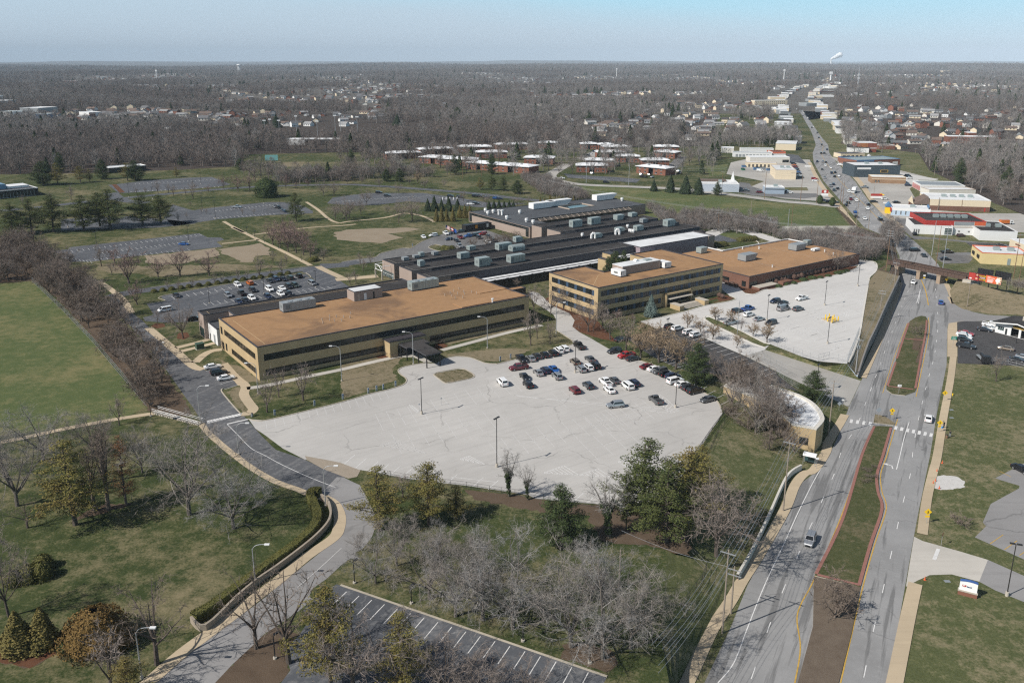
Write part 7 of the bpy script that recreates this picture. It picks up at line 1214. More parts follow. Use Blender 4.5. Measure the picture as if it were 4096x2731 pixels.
for a in[('mc',495,942,717,'silver curved-arm lamp before the entrance canopy',-1),('mc',1005,832,613,'silver curved-arm lamp on the right lawn of the buff block',-1),('mc',2,1056,815,'silver curved-arm lamp on the left lawn of the buff block',-1),('ml',1382,1350,1088,'silver curved-arm lamp at the foot of the railed stairs',1),('ml',1645,1562,1345,'silver curved-arm lamp beside the park road kerb',1),('bl',2243,352,72,'silver curved-arm lamp at the road bend by the hedge',1),('bl',1760,892,613,'silver curved-arm lamp with cross brackets above the stone wall',1),('bl',978,1535,1185,'silver curved-arm lamp at the bottom left of the lawn',1),('ml',1778,1145,932,'silver lamp at the near corner of the buff block',-1),('mc',1478,730,515,'pale lamp with blue base at the driveway mouth',1),('ml',1075,880,790,'silver lamp standing in the left thicket',1)]:cobra(*a)
for c,x,y in pk('mc',(10,1182),(185,1140),(242,1124),(288,1114),(373,1092),(1093,920),(1165,903),'ml',(1893,1292),(2167,1227),'mc',(490,132),(1108,0)):
 t=thing('bollard_sign','slim blue grey pylon sign along the lawn kerb','sign',at(c,x,y),RZ,'=');bx(t,'post','signback',-.22,-.12,0,.22,.12,1.5);bx(t,'panel','bluep',-.20,-.14,1.0,.20,-.125,1.42)
def sign(label,p,h,rz,shape,col,back=False,size=.55,extra=None,cat='road sign'):
 t=thing('road_sign',label,cat,p,rz);tb(t,'post','galv',(0,.03,0),(0,.03,h),.035,.035,5);q=MB()
 n={'diamond':4,'rect':0,'oct':8}[shape]
 if n:
  P=[(size*cos(2*PI*i/n+(0 if n==4 else PI/8)),size*sin(2*PI*i/n+(0 if n==4 else PI/8)))for i in range(n)];q.add([(a,-.03,h+b)for a,b in P]+[(a,0,h+b)for a,b in P],[tuple(range(n)),tuple(range(n,2*n))[::-1]],0)
 else:q.box(-size,-.03,h-size*.7,size,0,h+size*.7)
 q.build('panel',M.signback if back else M[col],t);return t,h
def walker(t,h,s=.55):
 q=MB();k=M.dark;z=h
 q.tube((0,-.045,z+.24*s/.55),(0,-.05,z+.24*s/.55),.07,.07,8)
 for a,b,w in[((-.02,.15),(.02,-.05),.06),((.02,-.05),(.14,-.3),.035),((.02,-.05),(-.12,-.3),.035),((-.01,.12),(.15,0),.03),((-.01,.12),(-.14,.02),.03)]:q.tube((a[0],-.05,z+a[1]),(b[0],-.05,z+b[1]),w,w,4)
 q.build('walking_figure',k,t)
def plaque(t,z,w=.36,hh=.2,col='yellow',arrow=1):
 q=MB();q.box(-w,-.03,z-hh,w,0,z+hh);q.build('plaque',M[col],t);tb(t,'arrow','dark',(-.2*arrow,-.045,z+.09),(.2*arrow,-.045,z-.09),.035,.035,4)
FC_=-.12
t,h=sign('yellow crossing sign with walking figure on the small splitter island',at('S',480,560,-3.84),2.4,FC_,'diamond','yellow',size=.75);walker(t,h);plaque(t,1.45)
t,h=sign('yellow crossing sign with walking figure and arrow beside the right sidewalk',at('S',1872,945,-4),2.6,FC_,'diamond','yellow',size=.75);walker(t,h);plaque(t,1.6,arrow=-1)
t,h=sign('yellow crossing sign with walking figure further down the right verge',at('br',1676,470,-4),2.6,FC_,'diamond','yellow',size=.75);walker(t,h);bx(t,'plaque','yellow',-.42,-.03,1.4,.42,0,1.8)
t,h=sign('yellow diamond sign with dark symbol far up the right verge',at('mr',1797,1195,-4),2.4,FC_,'diamond','yellow',size=.75);walker(t,h)
t,h=sign('yellow diamond sign before the right bridge pier',at('mr',1812,395,-4),2.4,FC_,'diamond','yellow',size=.7);walker(t,h)
t,h=sign('white rectangular sign with arrow on the far median nose',at('mr',1485,1142,-3.84),2.3,FC_,'rect','signw',size=.5);q=MB();q.tube((-.15,-.05,h+.15),(.15,-.05,h-.1),.05,.05,4);q.tube((.15,-.05,h-.1),(.15,-.05,h+.18),.04,.04,4);q.build('arrow',M.dark,t)
t,h=sign('white sign over yellow plate on the middle bridge pier island',at('mr',1658,372,-4),2.6,FC_,'rect','signw',size=.45);bx(t,'plaque','yellow',-.4,-.03,1.4,.4,0,1.9)
sign('grey back of a diamond sign on the left sidewalk by the wall',at('mr',1264,862,-4),2.5,FC_,'diamond','x',True,.7);sign('grey back of a diamond sign on the splitter island',at('S',90,520,-3.84),2.2,FC_,'diamond','x',True,.75);sign('grey back of a diamond sign beside the curved building',at('mr',1072,1270,-4),2.4,FC_,'diamond','x',True,.6);sign('small white sign by the curved building kerb',at('mr',1097,1240,-4),2.2,FC_,'rect','signw',size=.3)
sign('round dark red sign facing the bank exit',at('br',1778,622,-4),2.4,.9,'oct','redp',size=.42);sign('white sign board at the bus stop kerb',at('br',918,95,-4),2.6,FC_,'rect','signw',size=.32)
t,h=sign('green street name sign over the right sidewalk',at('Z',700,320,-4),3.4,FC_,'rect','green',size=.85);q=MB();
for z in(h+.2,h-.2):q.box(-.5,-.045,z-.06,.5,-.035,z+.06)
q.build('lettering',M.signw,t)
for c,x,y in pk('V',(530,880),(793,808)):sign('small grey accessible bay sign on a thin post',at(c,x,y),1.9,RZ,'rect','signback',False,.2)[0]['group']='accessible bay signs'
p0,p1=at('o',3780+585/11.76,2300+880/11.76,-4),at('o',3780+1490/11.76,2300+1115/11.76,-4);d=p1-p0;Ls=d.length;rzs=atan2(d.y,d.x)
t=thing('bank_sign','white bank monument sign with red shield and navy lettering on a brick base','sign',p0,rzs);bx(t,'base','redbrick',0,0,0,Ls,.7,.75);bx(t,'cap','conc',-.06,-.06,.75,Ls+.06,.76,.98)
hs=1.95;n=10;prof=[(Ls*.04+Ls*.92*i/n,.98+hs*(.90+.22*sin(PI*(.15+.6*i/n))-.1))for i in range(n+1)]
def panel(y0,y1,P0,P1):
 q=MB();vs=[]
 for(x,z),(x2,z2)in zip(P0,P1):vs+=[(x,y0,z),(x2,y0,z2),(x,y1,z),(x2,y1,z2)]
 fs=[]
 for i in range(len(P0)-1):a=4*i;b=a+4;fs+=[(a,b,b+1,a+1),(a+2,a+3,b+3,b+2),(a+1,b+1,b+3,a+3),(a,a+2,b+2,b)]
 fs+=[(0,1,3,2),(4*(len(P0)-1),4*(len(P0)-1)+2,4*(len(P0)-1)+3,4*(len(P0)-1)+1)];q.add(vs,fs);return q
panel(.12,.6,[(x,.98)for x,_ in prof],[(x,z-.16)for x,z in prof]).build('panel',M.signw,t);panel(.08,.64,[(x,z-.16)for x,z in prof],prof).build('top_band',plain('sign blue',(.05,.11,.30),.5,.05),t)
def text(s,size,x,z,mat,par,y=.1,name='lettering',bold=.0,sx=1.0):
 cu=bpy.data.curves.new(name,'FONT');cu.body=s;cu.size=size;cu.extrude=.01;cu.offset=bold;cu.align_x='LEFT';cu.materials.append(mat);o=new(name,cu);o.parent=par;o.location=(x,y,z);o.rotation_euler=(PI/2,0,0);o.scale=(sx,1,1)
 m=bpy.data.meshes.new_from_object(o);n=bpy.data.objects.new(name,m);C.objects.link(n);n.parent=par;n.location=o.location;n.rotation_euler=o.rotation_euler;n.scale=o.scale;bpy.data.objects.remove(o);return n
q=MB();sx0=Ls*.17;P=[(0,.0),(0,.62),(1.35,.62),(1.35,.02),(.67,-.26)];k=Ls/6.2;q.add([(sx0+a*k,.105,1.75+b*k)for a,b in P],[(4,3,2,1,0)]);q.build('shield',M.redp,t);text('us',.72*k,sx0+.22*k,1.82,M.signw,t,.095,bold=.02);text('bank',.86*k,sx0+1.5*k,1.70,M.navyp,t,.1,bold=.012)
def wall_pt(c,x,y,z):return at(c,x,y,z)
def board(label,cA,cB,z0,H,mats,parts):
 a=at('J',*cA,z0);b=at('J',*cB,z0);d=b-a;L=d.length;t=thing('billboard',label,'billboard',(a.x,a.y,-1),atan2(d.y,d.x));zz=z0+1
 bx(t,'frame','dark',0,0,zz,L,.35,zz+H)
 for x in(L*.2,L*.8):tb(t,'post','dark',(x,.5,-2),(x,.5,zz+H*.8),.14,.14,6)
 parts(t,L,zz,H);return t
def lp(t,L,z,H):
 bx(t,'poster','redp',.06,-.02,z+.06,L-.06,-.005,z+H-.06);q=MB();q.box(L*.42,-.035,z+.07,L-.08,-.022,z+H-.07);q.build('poster_panel',PAINT['maroon'],t)
 ym=M.yellow;text('ENGINEER',H*.24,L*.66,z+H*.66,ym,t,-.05,sx=.78,bold=.01);text('YOUR',H*.24,L*.69,z+H*.42,M.signw,t,-.05,bold=.01);text('SUCCESS',H*.24,L*.66,z+H*.18,ym,t,-.05,sx=.85,bold=.01)
 bx(t,'logo','signw',L*.07,-.035,z+H*.14,L*.2,-.022,z+H*.3)
 q=MB();q.add([(L*.40+a*H,-.04,z+b*H)for a,b in[(-.05,.02),(.45,.02),(.42,.5),(.25,.66),(.05,.62),(-.04,.35)]],[(0,1,2,3,4,5)]);q.build('figure_shirt',PAINT['red'],t);q=MB();q.tube((L*.40+.25*H,-.04,z+.78*H),(L*.40+.25*H,-.046,z+.78*H),H*.13,H*.13,10);q.tube((L*.40+.2*H,-.045,z+.3*H),(L*.40+.2*H,-.05,z+.3*H),H*.15,H*.15,8);q.build('figure_skin',plain('skin tone print',(.55,.33,.22)),t)
def rp(t,L,z,H):
 bx(t,'poster','orangep',.06,-.02,z+.06,L-.06,-.005,z+H-.06);text('Love & Care',H*.2,L*.12,z+H*.62,M.signw,t,-.05,sx=.9,bold=.006)
 q=MB()
 for zz,w in((.8,.22),(.5,.36),(.42,.4),(.34,.34),(.22,.34),(.13,.32)):q.box(L*.12,-.04,z+H*(zz-.02),L*(.12+w),-.022,z+H*(zz+.015+(.03 if zz==.22 else 0)))
 q.build('small_print',M.signw,t);bx(t,'photo_panel','cream',L*.70,-.035,z+.08,L-.08,-.022,z+H-.08);tb(t,'emblem','signw',(L*.76,-.036,z+H*.5),(L*.76,-.045,z+H*.5),H*.27,H*.27,14)
 for x,zz,c in((.93,.8,(.5,.3,.2)),(.95,.45,(.4,.22,.14)),(.85,.17,(.45,.28,.18)),(.93,.15,(.45,.1,.08)),(.76,.88,(.5,.33,.22))):q=MB();q.tube((L*x,-.038,z+H*zz),(L*x,-.047,z+H*zz),H*.11,H*.11,10);q.build('portrait',plain('portrait print',c),t)
board('red billboard with yellow and white slogan left of a second poster by the bridge',(300,705),(885,812),1.6,3.0,None,lp);board('orange billboard with white lettering and round emblem by the bridge',(918,818),(1505,930),1.6,3.0,None,rp)
def bk(t,L,z,H):
 q=MB()
 for i in range(4):q.box(L*i/3-.08,-.14,z,L*i/3+.08,-.01,z+H)
 for k in(0,.5,1):q.box(0,-.12,z+(H-.1)*k,L,-.01,z+(H-.1)*k+.1)
 q.build('rear_bracing',M.dark,t)
board('black back of a billboard, left of two behind the posters',(640,560),(1190,660),2.6,3.0,None,bk);board('black back of a billboard, right of two behind the posters',(1280,660),(1850,770),2.4,3.0,None,bk)
def upole(c,x,y,yt,label,z=0,arms=1,mat='wood',gear=False,h=None,group=None):
 p=at(c,x,y,z);h=h or max(4,height(c,x,y,yt,z));t=thing('utility_pole',label,'utility pole',p,-.55,group);q=MB();q.tube((0,0,-.2),(0,0,h),.17,.11,7);q.build('pole',M[mat],t)
 for i in range(arms):q=MB();zz=h-.6-i*1.0;q.box(-1.25,-.2,zz-.06,1.25,-.08,zz+.07);q.build('crossarm',M.galv,t)
 if gear:
  for k in range(3):cyl(t,'transformer','steel2',.35*cos(k*2.1),.35*sin(k*2.1),h-3.2,h-2.3,.2,8)
 return p+ZV(h)
PT=[]
PT.append(upole('br',270,1225,650,'tall weathered utility pole with crossarm at the bottom of the avenue','A',1));upole('br',330,1090,765,'shorter utility pole with double crossarm behind the tall one','A',2)
PT.append(upole('br',690,385,-105,'weathered utility pole on the sidewalk by the low avenue wall','A',1));PT.append(upole('mr',1000,1440,1055,'grey utility pole beside the curved white roof building','A',1));PT.append(upole('mr',1184,1032,760,'utility pole crowded with grey transformers at the wall end','A',1,'galv',True));PT.append(upole('mr',1350,640,425,'utility pole standing behind the avenue wall','A',2));PT.append(upole('mr',1442,490,235,'utility pole along the avenue wall before the bridge','A',1));PT.append(upole('mr',1398,300,15,'brown utility pole with several crossarms left of the bridge',0,3,'woodb'))
for a in[('mr',1955,552,372,'utility pole on the dry slope below the billboards','A',1),('mr',2275,350,40,'tall utility pole by the yellow building','A',1,'woodb'),('mr',2300,455,170,'brown utility pole with round mirror ring on the brush slope','A',1,'woodb'),('mr',1712,195,-45,'steel utility pole at the bridge right verge','A',0,'galv'),('mr',1742,265,-10,'brown utility pole right of the bridge deck','A',1,'woodb'),('mr',1788,290,0,'second steel pole right of the bridge deck','A',0,'galv'),('mr',878,110,-10,'brown utility pole behind the brown brick building',0,1,'woodb'),('mr',1030,150,60,'pole with lamp in the rail brush',0,0,'woodb'),('tr',205,1210,1085,'pole at the left edge of the beige store yard',0,1),('tr',265,1340,1180,'dark pole before the pale blue hall',0,1,'woodb'),('tr',560,1372,1185,'tall dark pole at the field fence by the blue shop',0,0,'woodb'),('tr',808,1392,1195,'tall dark pole at the field fence, middle',0,0,'woodb'),('tr',918,1402,1230,'tall dark pole at the field fence near the junction',0,0,'woodb'),('tr',1078,1440,1240,'dark pole, left of two at the avenue junction',0,1,'woodb'),('tr',1095,1425,1245,'dark pole, right of two at the avenue junction',0,1,'woodb'),('tr',1128,1502,1355,'weathered pole along the avenue beyond the bridge','A',0),('tr',1192,1560,1352,'weathered pole with lamp along the avenue beyond the bridge','A',1),('tr',1275,1590,1440,'pole in the cluster near the white shop','A',1),('tr',462,1540,1385,'leaning wooden pole in the green field edge',0,0),('tr',720,1590,1440,'pale pole in the brush below the field',0,0,'galv'),('tr',745,1570,1410,'brown pole in the brush below the field',0,0,'woodb'),('tr',595,1600,1495,'grey lamp pole in the brush below the field',0,1,'galv'),('tr',240,1590,1460,'wooden pole at the left end of the field brush',0,1,'woodb'),('tr',1730,1210,1100,'wooden pole at the edge of the right woods',0,1),('tr',1600,1060,1020,'wooden pole by the rear car lots',0,1),('tr',1310,1370,1285,'thin pole on the empty right lot',0,0),('tr',1755,1450,1360,'pole in front of the cream store, left','A',0),('tr',1915,1455,1375,'pole in front of the cream store, middle','A',0,'woodb'),('tc',1428,1345,1265,'wooden pole in the brown brush behind the campus',0,0),('tc',1685,1262,1125,'tall pole at the apartment road, left',0,0,'galv'),('tc',1978,1278,1135,'tall pole at the apartment road, right',0,0,'galv'),('tc',835,1230,1035,'tall thin pole before the left apartments',0,1,'woodb'),('tc',1083,1200,1030,'tall lattice-like pole before the middle apartments',0,2,'woodb'),('tc',965,1215,1090,'thin pole among the pines by the apartments',0,0,'woodb'),('tc',632,1140,980,'thin wire pole by the left apartments',0,1,'woodb'),('tc',745,1145,975,'second thin wire pole by the left apartments',0,1,'woodb'),('tc',512,1180,970,'third thin wire pole by the left apartments',0,1,'woodb'),('bc',1912,920,650,'slender wooden pole rising out of the right grove',0,0)]:upole(*a)
WM=MB()
def wire(mb,a,b,sag,r=.022,n=7):
 P=[]
 for i in range(n+1):s=i/n;q=a.lerp(b,s);q.z-=sag*4*s*(1-s);P.append(q)
 mb.path(P,r,3)
ends=[at('br',-200,1900,'A')+ZV(14)]+PT
for a,b in zip(ends,ends[1:]):
 for off,dz in((-1.1,-.5),(-.4,-.5),(.5,-.5),(1.1,-.5),(.1,-3.2),(.15,-4.4)):
  o=Vector((off*.85,-off*.5,dz));wire(WM,a+o,b+o,1.0)
wire(WM,at('bc',1912,920)+ZV(11),PT[0]+ZV(-3),.6)
tag(WM.build('power_lines',M.galv),'overhead wires strung from pole to pole along the left side of the avenue','power line')
WM=MB()
fw=[at('mr',1398,300)+ZV(14),at('mr',878,110)+ZV(9),at('tr',240,1590)+ZV(11),at('tc',1428,1345)+ZV(10)]
for a,b in zip(fw,fw[1:]):
 for o in(0,.7,1.4):wire(WM,a+Vector((0,o,-o*.6)),b+Vector((0,o,-o*.6)),1.5,.03)
tag(WM.build('power_lines',M.galv),'overhead wires crossing the rail brush behind the campus','power line')
WM=MB();fw=[at(c,x,y)+ZV(h)for c,x,y,h in[('tc',512,1180,18),('tc',632,1140,20),('tc',745,1145,20),('tc',835,1230,18),('tc',1083,1200,18),('tc',1685,1262,18),('tc',1978,1278,18),('tr',265,1340,18),('tr',560,1372,20),('tr',808,1392,20)]]
for a,b in zip(fw,fw[1:]):
 for o in(0,1.0,2.4):wire(WM,a-ZV(o),b-ZV(o),2,.035)
tag(WM.build('power_lines',M.galv),'long overhead wires passing the apartment blocks and the far field','power line')
def fence(q,h,label,name='chain_link_fence',mat='dark',sp=3.0,bars=(.05,.55,1.0),z=None,r=.03):
 P=[at(c,x,y,0 if z is None else z)if len(b)==0 else at(c,x,y,b[0])for c,x,y,*b in q];t=thing(name,label,'fence',P[0]);o=P[0];rl=MB();np_=0
 for a,b in zip(P,P[1:]):
  L=(b-a).length;n=max(1,round(L/sp))
  for i in range(n):
   if np_<95:q_=MB();pp=a.lerp(b,i/n)-o;q_.tube(pp,pp+ZV(h),.04,.04,5);q_.build('post',M[mat],t);np_+=1
  for k in bars:rl.tube(a-o+ZV(h*k),b-o+ZV(h*k),r,r,4)
  nn=int(L/.9)
  for i in range(nn):u0=a.lerp(b,i/nn)-o;u1=a.lerp(b,(i+1)/nn)-o;rl.tube(u0+ZV(.05),u1+ZV(h),.008,.008,3,0,False);rl.tube(u1+ZV(.05),u0+ZV(h),.008,.008,3,0,False)
 rl.build('wire_mesh',M[mat],t)
fence(pk('bc',(240,128),(440,168),(640,195),(860,222),(1100,260),(1290,290),(1600,335),(1850,372),(2080,395)),1.3,'black chain-link fence along the bottom edge of the main lot')
fence(pk('mr',(300,1268),(200,1400),(85,1568),'f',(1547,1140)),1.1,'dark guard rail fence at the right corner of the main lot','guard_fence',bars=(.5,.95),r=.06)
fence([('mr',345,1275,-.5),('mr',240,1430,-.8),('mr',180,1568,-1)],1.6,'dark chain-link fence on the slope right of the guard rail')
fence(pk('mr',(600,800),(700,843),(820,890),(930,922)),2.2,'grey security fence at the bottom of the upper lot','security_fence','galv');fence(pk('mr',(930,922),(1005,903),(1130,935),(1215,720)),2.2,'grey security fence turning up the right edge of the upper lot','security_fence','galv')
fence(pk('mr',(400,860),(520,905),(640,960),(720,1000)),2.2,'grey gate fence along the entrance ramp','gate_fence','galv');fence(pk('mr',(640,995),(690,1045),(800,1110)),1.2,'low fence at the tip of the dark lot','low_fence','galv')
fence([('br',0,1060,-1.2),('br',130,880,-2),('br',160,800,-2.2),('br',60,700,-1)],1.8,'black chain-link enclosure on the lawn above the avenue sidewalk');fence(pk('bc',(2130,1150),(2140,1260),(2310,1330),(2300,1460)),1.4,'black iron fence right of the grove','iron_fence')
fence(pk('ml',(222,372),(430,570),(640,790),(790,970),(1010,1230)),1.8,'grey chain-link fence between left field and thicket',mat='steel2',sp=4);fence(pk('Q',(680,905),(920,935),(1220,980),(1420,1000),(1900,1040)),1.6,'thin chain-link fence along the far green field',mat='steel2',sp=6)
fence([('Z',1040,450,-4),('Z',1200,462,-4),('Z',1344,500,-4)],1.6,'grey chain-link fence at the bottom of the repair yard',mat='galv')
t=thing('handrail','dark railing on the mulch bank by the driveway','railing',at('mc',1600,680));o=at('mc',1600,680);q=MB()
P=[at('mc',x,y)-o for x,y in[(1600,680),(1640,700),(1700,720),(1750,745)]]
for a,b in zip(P,P[1:]):q.tube(a,a+ZV(1),.04,.04,4);q.tube(a+ZV(1),b+ZV(1),.035,.035,4);q.tube(a+ZV(.5),b+ZV(.5),.03,.03,4)
q.build('rail',M.dark,t)
a,b=at('ml',1070,1275),at('ml',1385,1355);d=b-a;L=d.length;t=thing('outdoor_stairs','concrete stair flight with dark stripes and pipe railing by the thicket','stairs',a,atan2(d.y,d.x));q=MB();n=26
for i in range(n):
 if i in(12,13):continue
 q.box(L*i/n,-.9,0,L*(i+.62)/n,.9,.16+.25*(1-i/n),0)
q.box(0,-.85,-.1,L,.85,.12,1);q.build('treads',[M.conc,M.dark],t);q=MB()
for y in(-.95,.95):
 for i in range(9):q.tube((L*i/8,y,.1),(L*i/8,y,1.25+.25*(1-i/8)),.04,.04,4)
 for k in(.65,1.1):q.tube((0,y,.35+k),(L,y,.1+k),.04,.04,4)
q.build('handrail',M.galv,t)
t=thing('transformer_cabinet','green transformer cabinet on a concrete pad by the white annexe','cabinet',at('A',345,785),RZ);bx(t,'pad','conc',-.2,-.2,0,2.6,2.2,.12);q=MB();q.box(0,0,.12,2.3,1.9,1.75);q.box(-.06,-.06,1.75,2.36,1.96,1.83);q.build('cabinet_body',plain('cabinet green',(.045,.085,.06),.5),t);bx(t,'door_seam','dark',1.13,-.03,.2,1.17,-.005,1.7)
def bin_(label,p,col):t=thing('litter_bin',label,'bin',p);q=MB();q.cyl(0,0,0,.85,.27,10,0,.31);q.build('body',M[col],t);cyl(t,'lid','dark',0,0,.85,1.0,.33,10,0,.2)
bin_('grey litter bin at the path end by the crosswalk',at('ml',1737,1302),'steel2');bin_('brown litter bin on the bus stop pad beside a standing person',at('S',2105,1115,-4),'woodb')
t=thing('white_chest','white cabinet under the entrance canopy','cabinet',at('V',330,205),RZ);bx(t,'body','white',0,0,0,1.0,.7,1.2)
mb=MB();P=[at('G',*p)for p in[(390,795),(510,765),(700,820),(575,860)]]
mb.add([(p.x,p.y,0)for p in P]+[(p.x,p.y,.35)for p in P],[(4,7,6,5),(0,3,7,4),(3,2,6,7),(2,1,5,6),(1,0,4,5)]);tag(mb.build('concrete_pad',M.walk,fix=True),'raised beige concrete pad inside the yellow posts','pad')
for x,y in[(455,790),(520,772),(603,795),(682,822),(497,825),(572,850),(626,838),(575,815)]:
 mb=MB();mb.cyl(0,0,0,1.6,.17,10);mb.cyl(0,0,1.6,1.72,.17,10,0,.05);o=mb.build('bollard',M.yellow);o.location=at('G',x,y,.3);tag(o,'yellow safety bollard around the concrete pad on the upper lot','bollard','=')
for i in range(5):mb=MB();mb.cyl(0,0,0,1.6,.35,8);o=mb.build('bollard',M.white);o.location=at('T',520+i*28,478);tag(o,'white post in the row on the rear curved lot','bollard','=')
def flag(c,x,y,yt,label,kind):
 h=height(c,x,y,yt);t=thing('flagpole',label,'flagpole',at(c,x,y));tb(t,'pole','galv',(0,0,0),(0,0,h),.09,.05,8)
 n=8;W,H=2.6,1.7
 def cloth(z0,z1,u0,u1,m,off=0):
  q=MB();vs=[]
  for i in range(n+1):u=u0+(u1-u0)*i/n;x=u*W*.75;y=.18*sin(u*5)+off;dz=-.9*u;vs+=[(x,y,z0+dz),(x,y,z1+dz)]
  q.add(vs,[(2*i,2*i+2,2*i+3,2*i+1)for i in range(n)]);return q
 if kind=='us':
  q=MB()
  for k in range(13):c_=cloth(h-.15-H*(k+1)/13,h-.15-H*k/13,0,1,0);q.add(c_.v,c_.f,k%2)
  c_=cloth(h-.15-H*.54,h-.15,0,.42,0,-.012);q.add(c_.v,c_.f,2);q.build('flag',[M.redp,M.signw,M.navyp],t)
 else:
  q=MB();c_=cloth(h-.15-H,h-.15,0,.8,0);q.add(c_.v,c_.f,0)
  if kind=='mo':c_=cloth(h-.15-H*.66,h-.15-H*.33,0,.8,0,-.01);q.add(c_.v,c_.f,1)
  q.build('flag',[M.redp if kind=='mo' else plain('blue flag',(.03,.09,.35)),M.signw],t)
flag('E',1310,320,-5,'flagpole with striped national flag, leftmost of three','us');flag('E',1378,348,20,'flagpole with red and white flag, middle of three','mo');flag('E',1426,348,45,'flagpole with blue flag, right of three','x')
t=thing('bus_shelter','bus shelter with curved white roof and glass back by the avenue','bus shelter',at('br',825,62,-4),-.55);q=MB()
for x in(0,2.6):
 for y in(0,1.4):q.tube((x,y,0),(x,y,2.3),.05,.05,6)
q.tube((0,0,2.3),(2.6,0,2.3),.05,.05,6);q.tube((0,1.4,2.3),(2.6,1.4,2.3),.05,.05,6);q.build('frame',M.galv,t);q=MB();n=8;vs=[]
for i in range(n+1):a=PI*i/n;vs+=[(-.15,.7-.95*cos(a),2.3+.6*sin(a)),(2.75,.7-.95*cos(a),2.3+.6*sin(a))]
q.add(vs,[(2*i,2*i+2,2*i+3,2*i+1)for i in range(n)]);q.build('roof',M.white,t);bx(t,'back_panel','glass2',.05,1.38,.3,2.55,1.42,2.2);bx(t,'bench','dark',.3,.95,.42,2.3,1.3,.48)
P0,P1=at('mr',1452,262,-.1),at('mr',1945,372,-.1);P0=at('mr',1405,240,.8);P1=at('mr',1948,352,.8);d=P1-P0;L=d.length;t=thing('railway_bridge','rusty girder railway bridge crossing the sunken avenue','bridge',(P0.x,P0.y,0),atan2(d.y,d.x));rust=plain('rusted girder',(.10,.065,.05),.85,.3,1.2)
q=MB()
for y in(0,4.6):
 q.box(0,y,.2,L,y+.3,1.9);
 for i in range(int(L/1.6)):q.box(i*1.6,y-.12,.2,i*1.6+.12,y+.42,1.9)
 q.box(0,y-.25,1.9,L,y+.55,2.02);q.box(0,y-.2,.1,L,y+.5,.2)
q.build('girder',rust,t);q=MB();q.box(0,.3,.45,L,4.6,.85);
for i in range(int(L/.7)):q.box(i*.7,1.0,.85,i*.7+.25,3.9,1.0)
for y in(1.7,3.15):q.box(0,y,1.0,L,y+.08,1.14)
q.build('track_deck',plain('track timber',(.085,.065,.055),.9,.3),t);inv=t.matrix_basis.inverted()
for c,x,y in pk('mr',(1485,325),(1645,355),(1812,378)):
 p=at(c,x,y,-4);l=loc(p,Vector((P0.x,P0.y,0)),atan2(d.y,d.x));q=MB();q.box(l.x-.8,-.3,-4,l.x+.8,5.2,-.3);q.box(l.x-1.0,-.5,-.3,l.x+1.0,5.4,.1);q.build('pier',plain('stained stone pier',(.33,.25,.18),.9,.3),t)
bx(t,'abutment','conc',L-.6,-1.2,-4,L+3,6,.6)
def person(label,p,rz,top,legs,bag=None,stoop=0.0):
 t=thing('person',label,'person',p,rz);bm=bmesh.new();J={'pelvis':(0,0,.93,.13),'waist':(0,.01,1.10,.125),'chest':(0,.03+stoop*.1,1.33,.155),'neck':(0,.05+stoop*.25,1.52,.06),'head':(0,.07+stoop*.35,1.62,.095),'crown':(0,.07+stoop*.35,1.74,.085),'hipl':(-.10,0,.88,.10),'kneel':(-.11,.02,.49,.065),'anklel':(-.11,-.02,.08,.045),'toel':(-.12,.14,.04,.04),'hipr':(.10,0,.88,.10),'kneer':(.11,.05,.49,.065),'ankler':(.12,.0,.08,.045),'toer':(.13,.16,.04,.04),'shl':(-.20,.02,1.42,.07),'ell':(-.26,.05,1.14,.05),'wrl':(-.24,.20,.95,.035),'hal':(-.23,.26,.89,.035),'shr':(.20,.02,1.42,.07),'elr':(.27,.0,1.14,.05),'wrr':(.25,.14,.93,.035),'har':(.25,.19,.86,.035)}
 E_=[('pelvis','waist'),('waist','chest'),('chest','neck'),('neck','head'),('head','crown'),('pelvis','hipl'),('hipl','kneel'),('kneel','anklel'),('anklel','toel'),('pelvis','hipr'),('hipr','kneer'),('kneer','ankler'),('ankler','toer'),('chest','shl'),('shl','ell'),('ell','wrl'),('wrl','hal'),('chest','shr'),('shr','elr'),('elr','wrr'),('wrr','har')]
 me=bpy.data.meshes.new('person body');ks=list(J);me.from_pydata([J[k][:3]for k in ks],[(ks.index(a),ks.index(b))for a,b in E_],[]);me.materials.append(top)
 o=new('body',me);o.parent=t;m=o.modifiers.new('skin','SKIN');
 for i,k in enumerate(ks):me.skin_vertices[0].data[i].radius=(J[k][3],J[k][3])
 me.skin_vertices[0].data[0].use_root=True;sb=o.modifiers.new('smooth','SUBSURF');sb.levels=1;sb.render_levels=1
 hx=J['head'];tb(t,'hair','dark',(0,hx[1]-.01,1.60),(0,hx[1]-.01,1.80),.105,.075,8);q=MB();q.add([(-.06,hx[1]+.10,1.56),(.06,hx[1]+.10,1.56),(.06,hx[1]+.10,1.70),(-.06,hx[1]+.10,1.70)],[(0,1,2,3)]);q.build('face',plain('face skin',(.30,.18,.12)),t)
 q=MB()
 for s in(-.11,.11):q.tube((s,0,.92),(s,.03,.50),.115,.085,8);q.tube((s,.03,.52),(s,0,.10),.088,.07,8)
 q.build('trousers',legs,t)
 if bag:q=MB();q.box(-.62,-.05,0,-.25,.25,.38);o2=q.build('bag',bag);o2.matrix_world=Matrix.Translation(p)@Matrix.Rotation(rz,4,'Z');tag(o2,'bright blue bag on the sidewalk at a person\'s feet','bag')
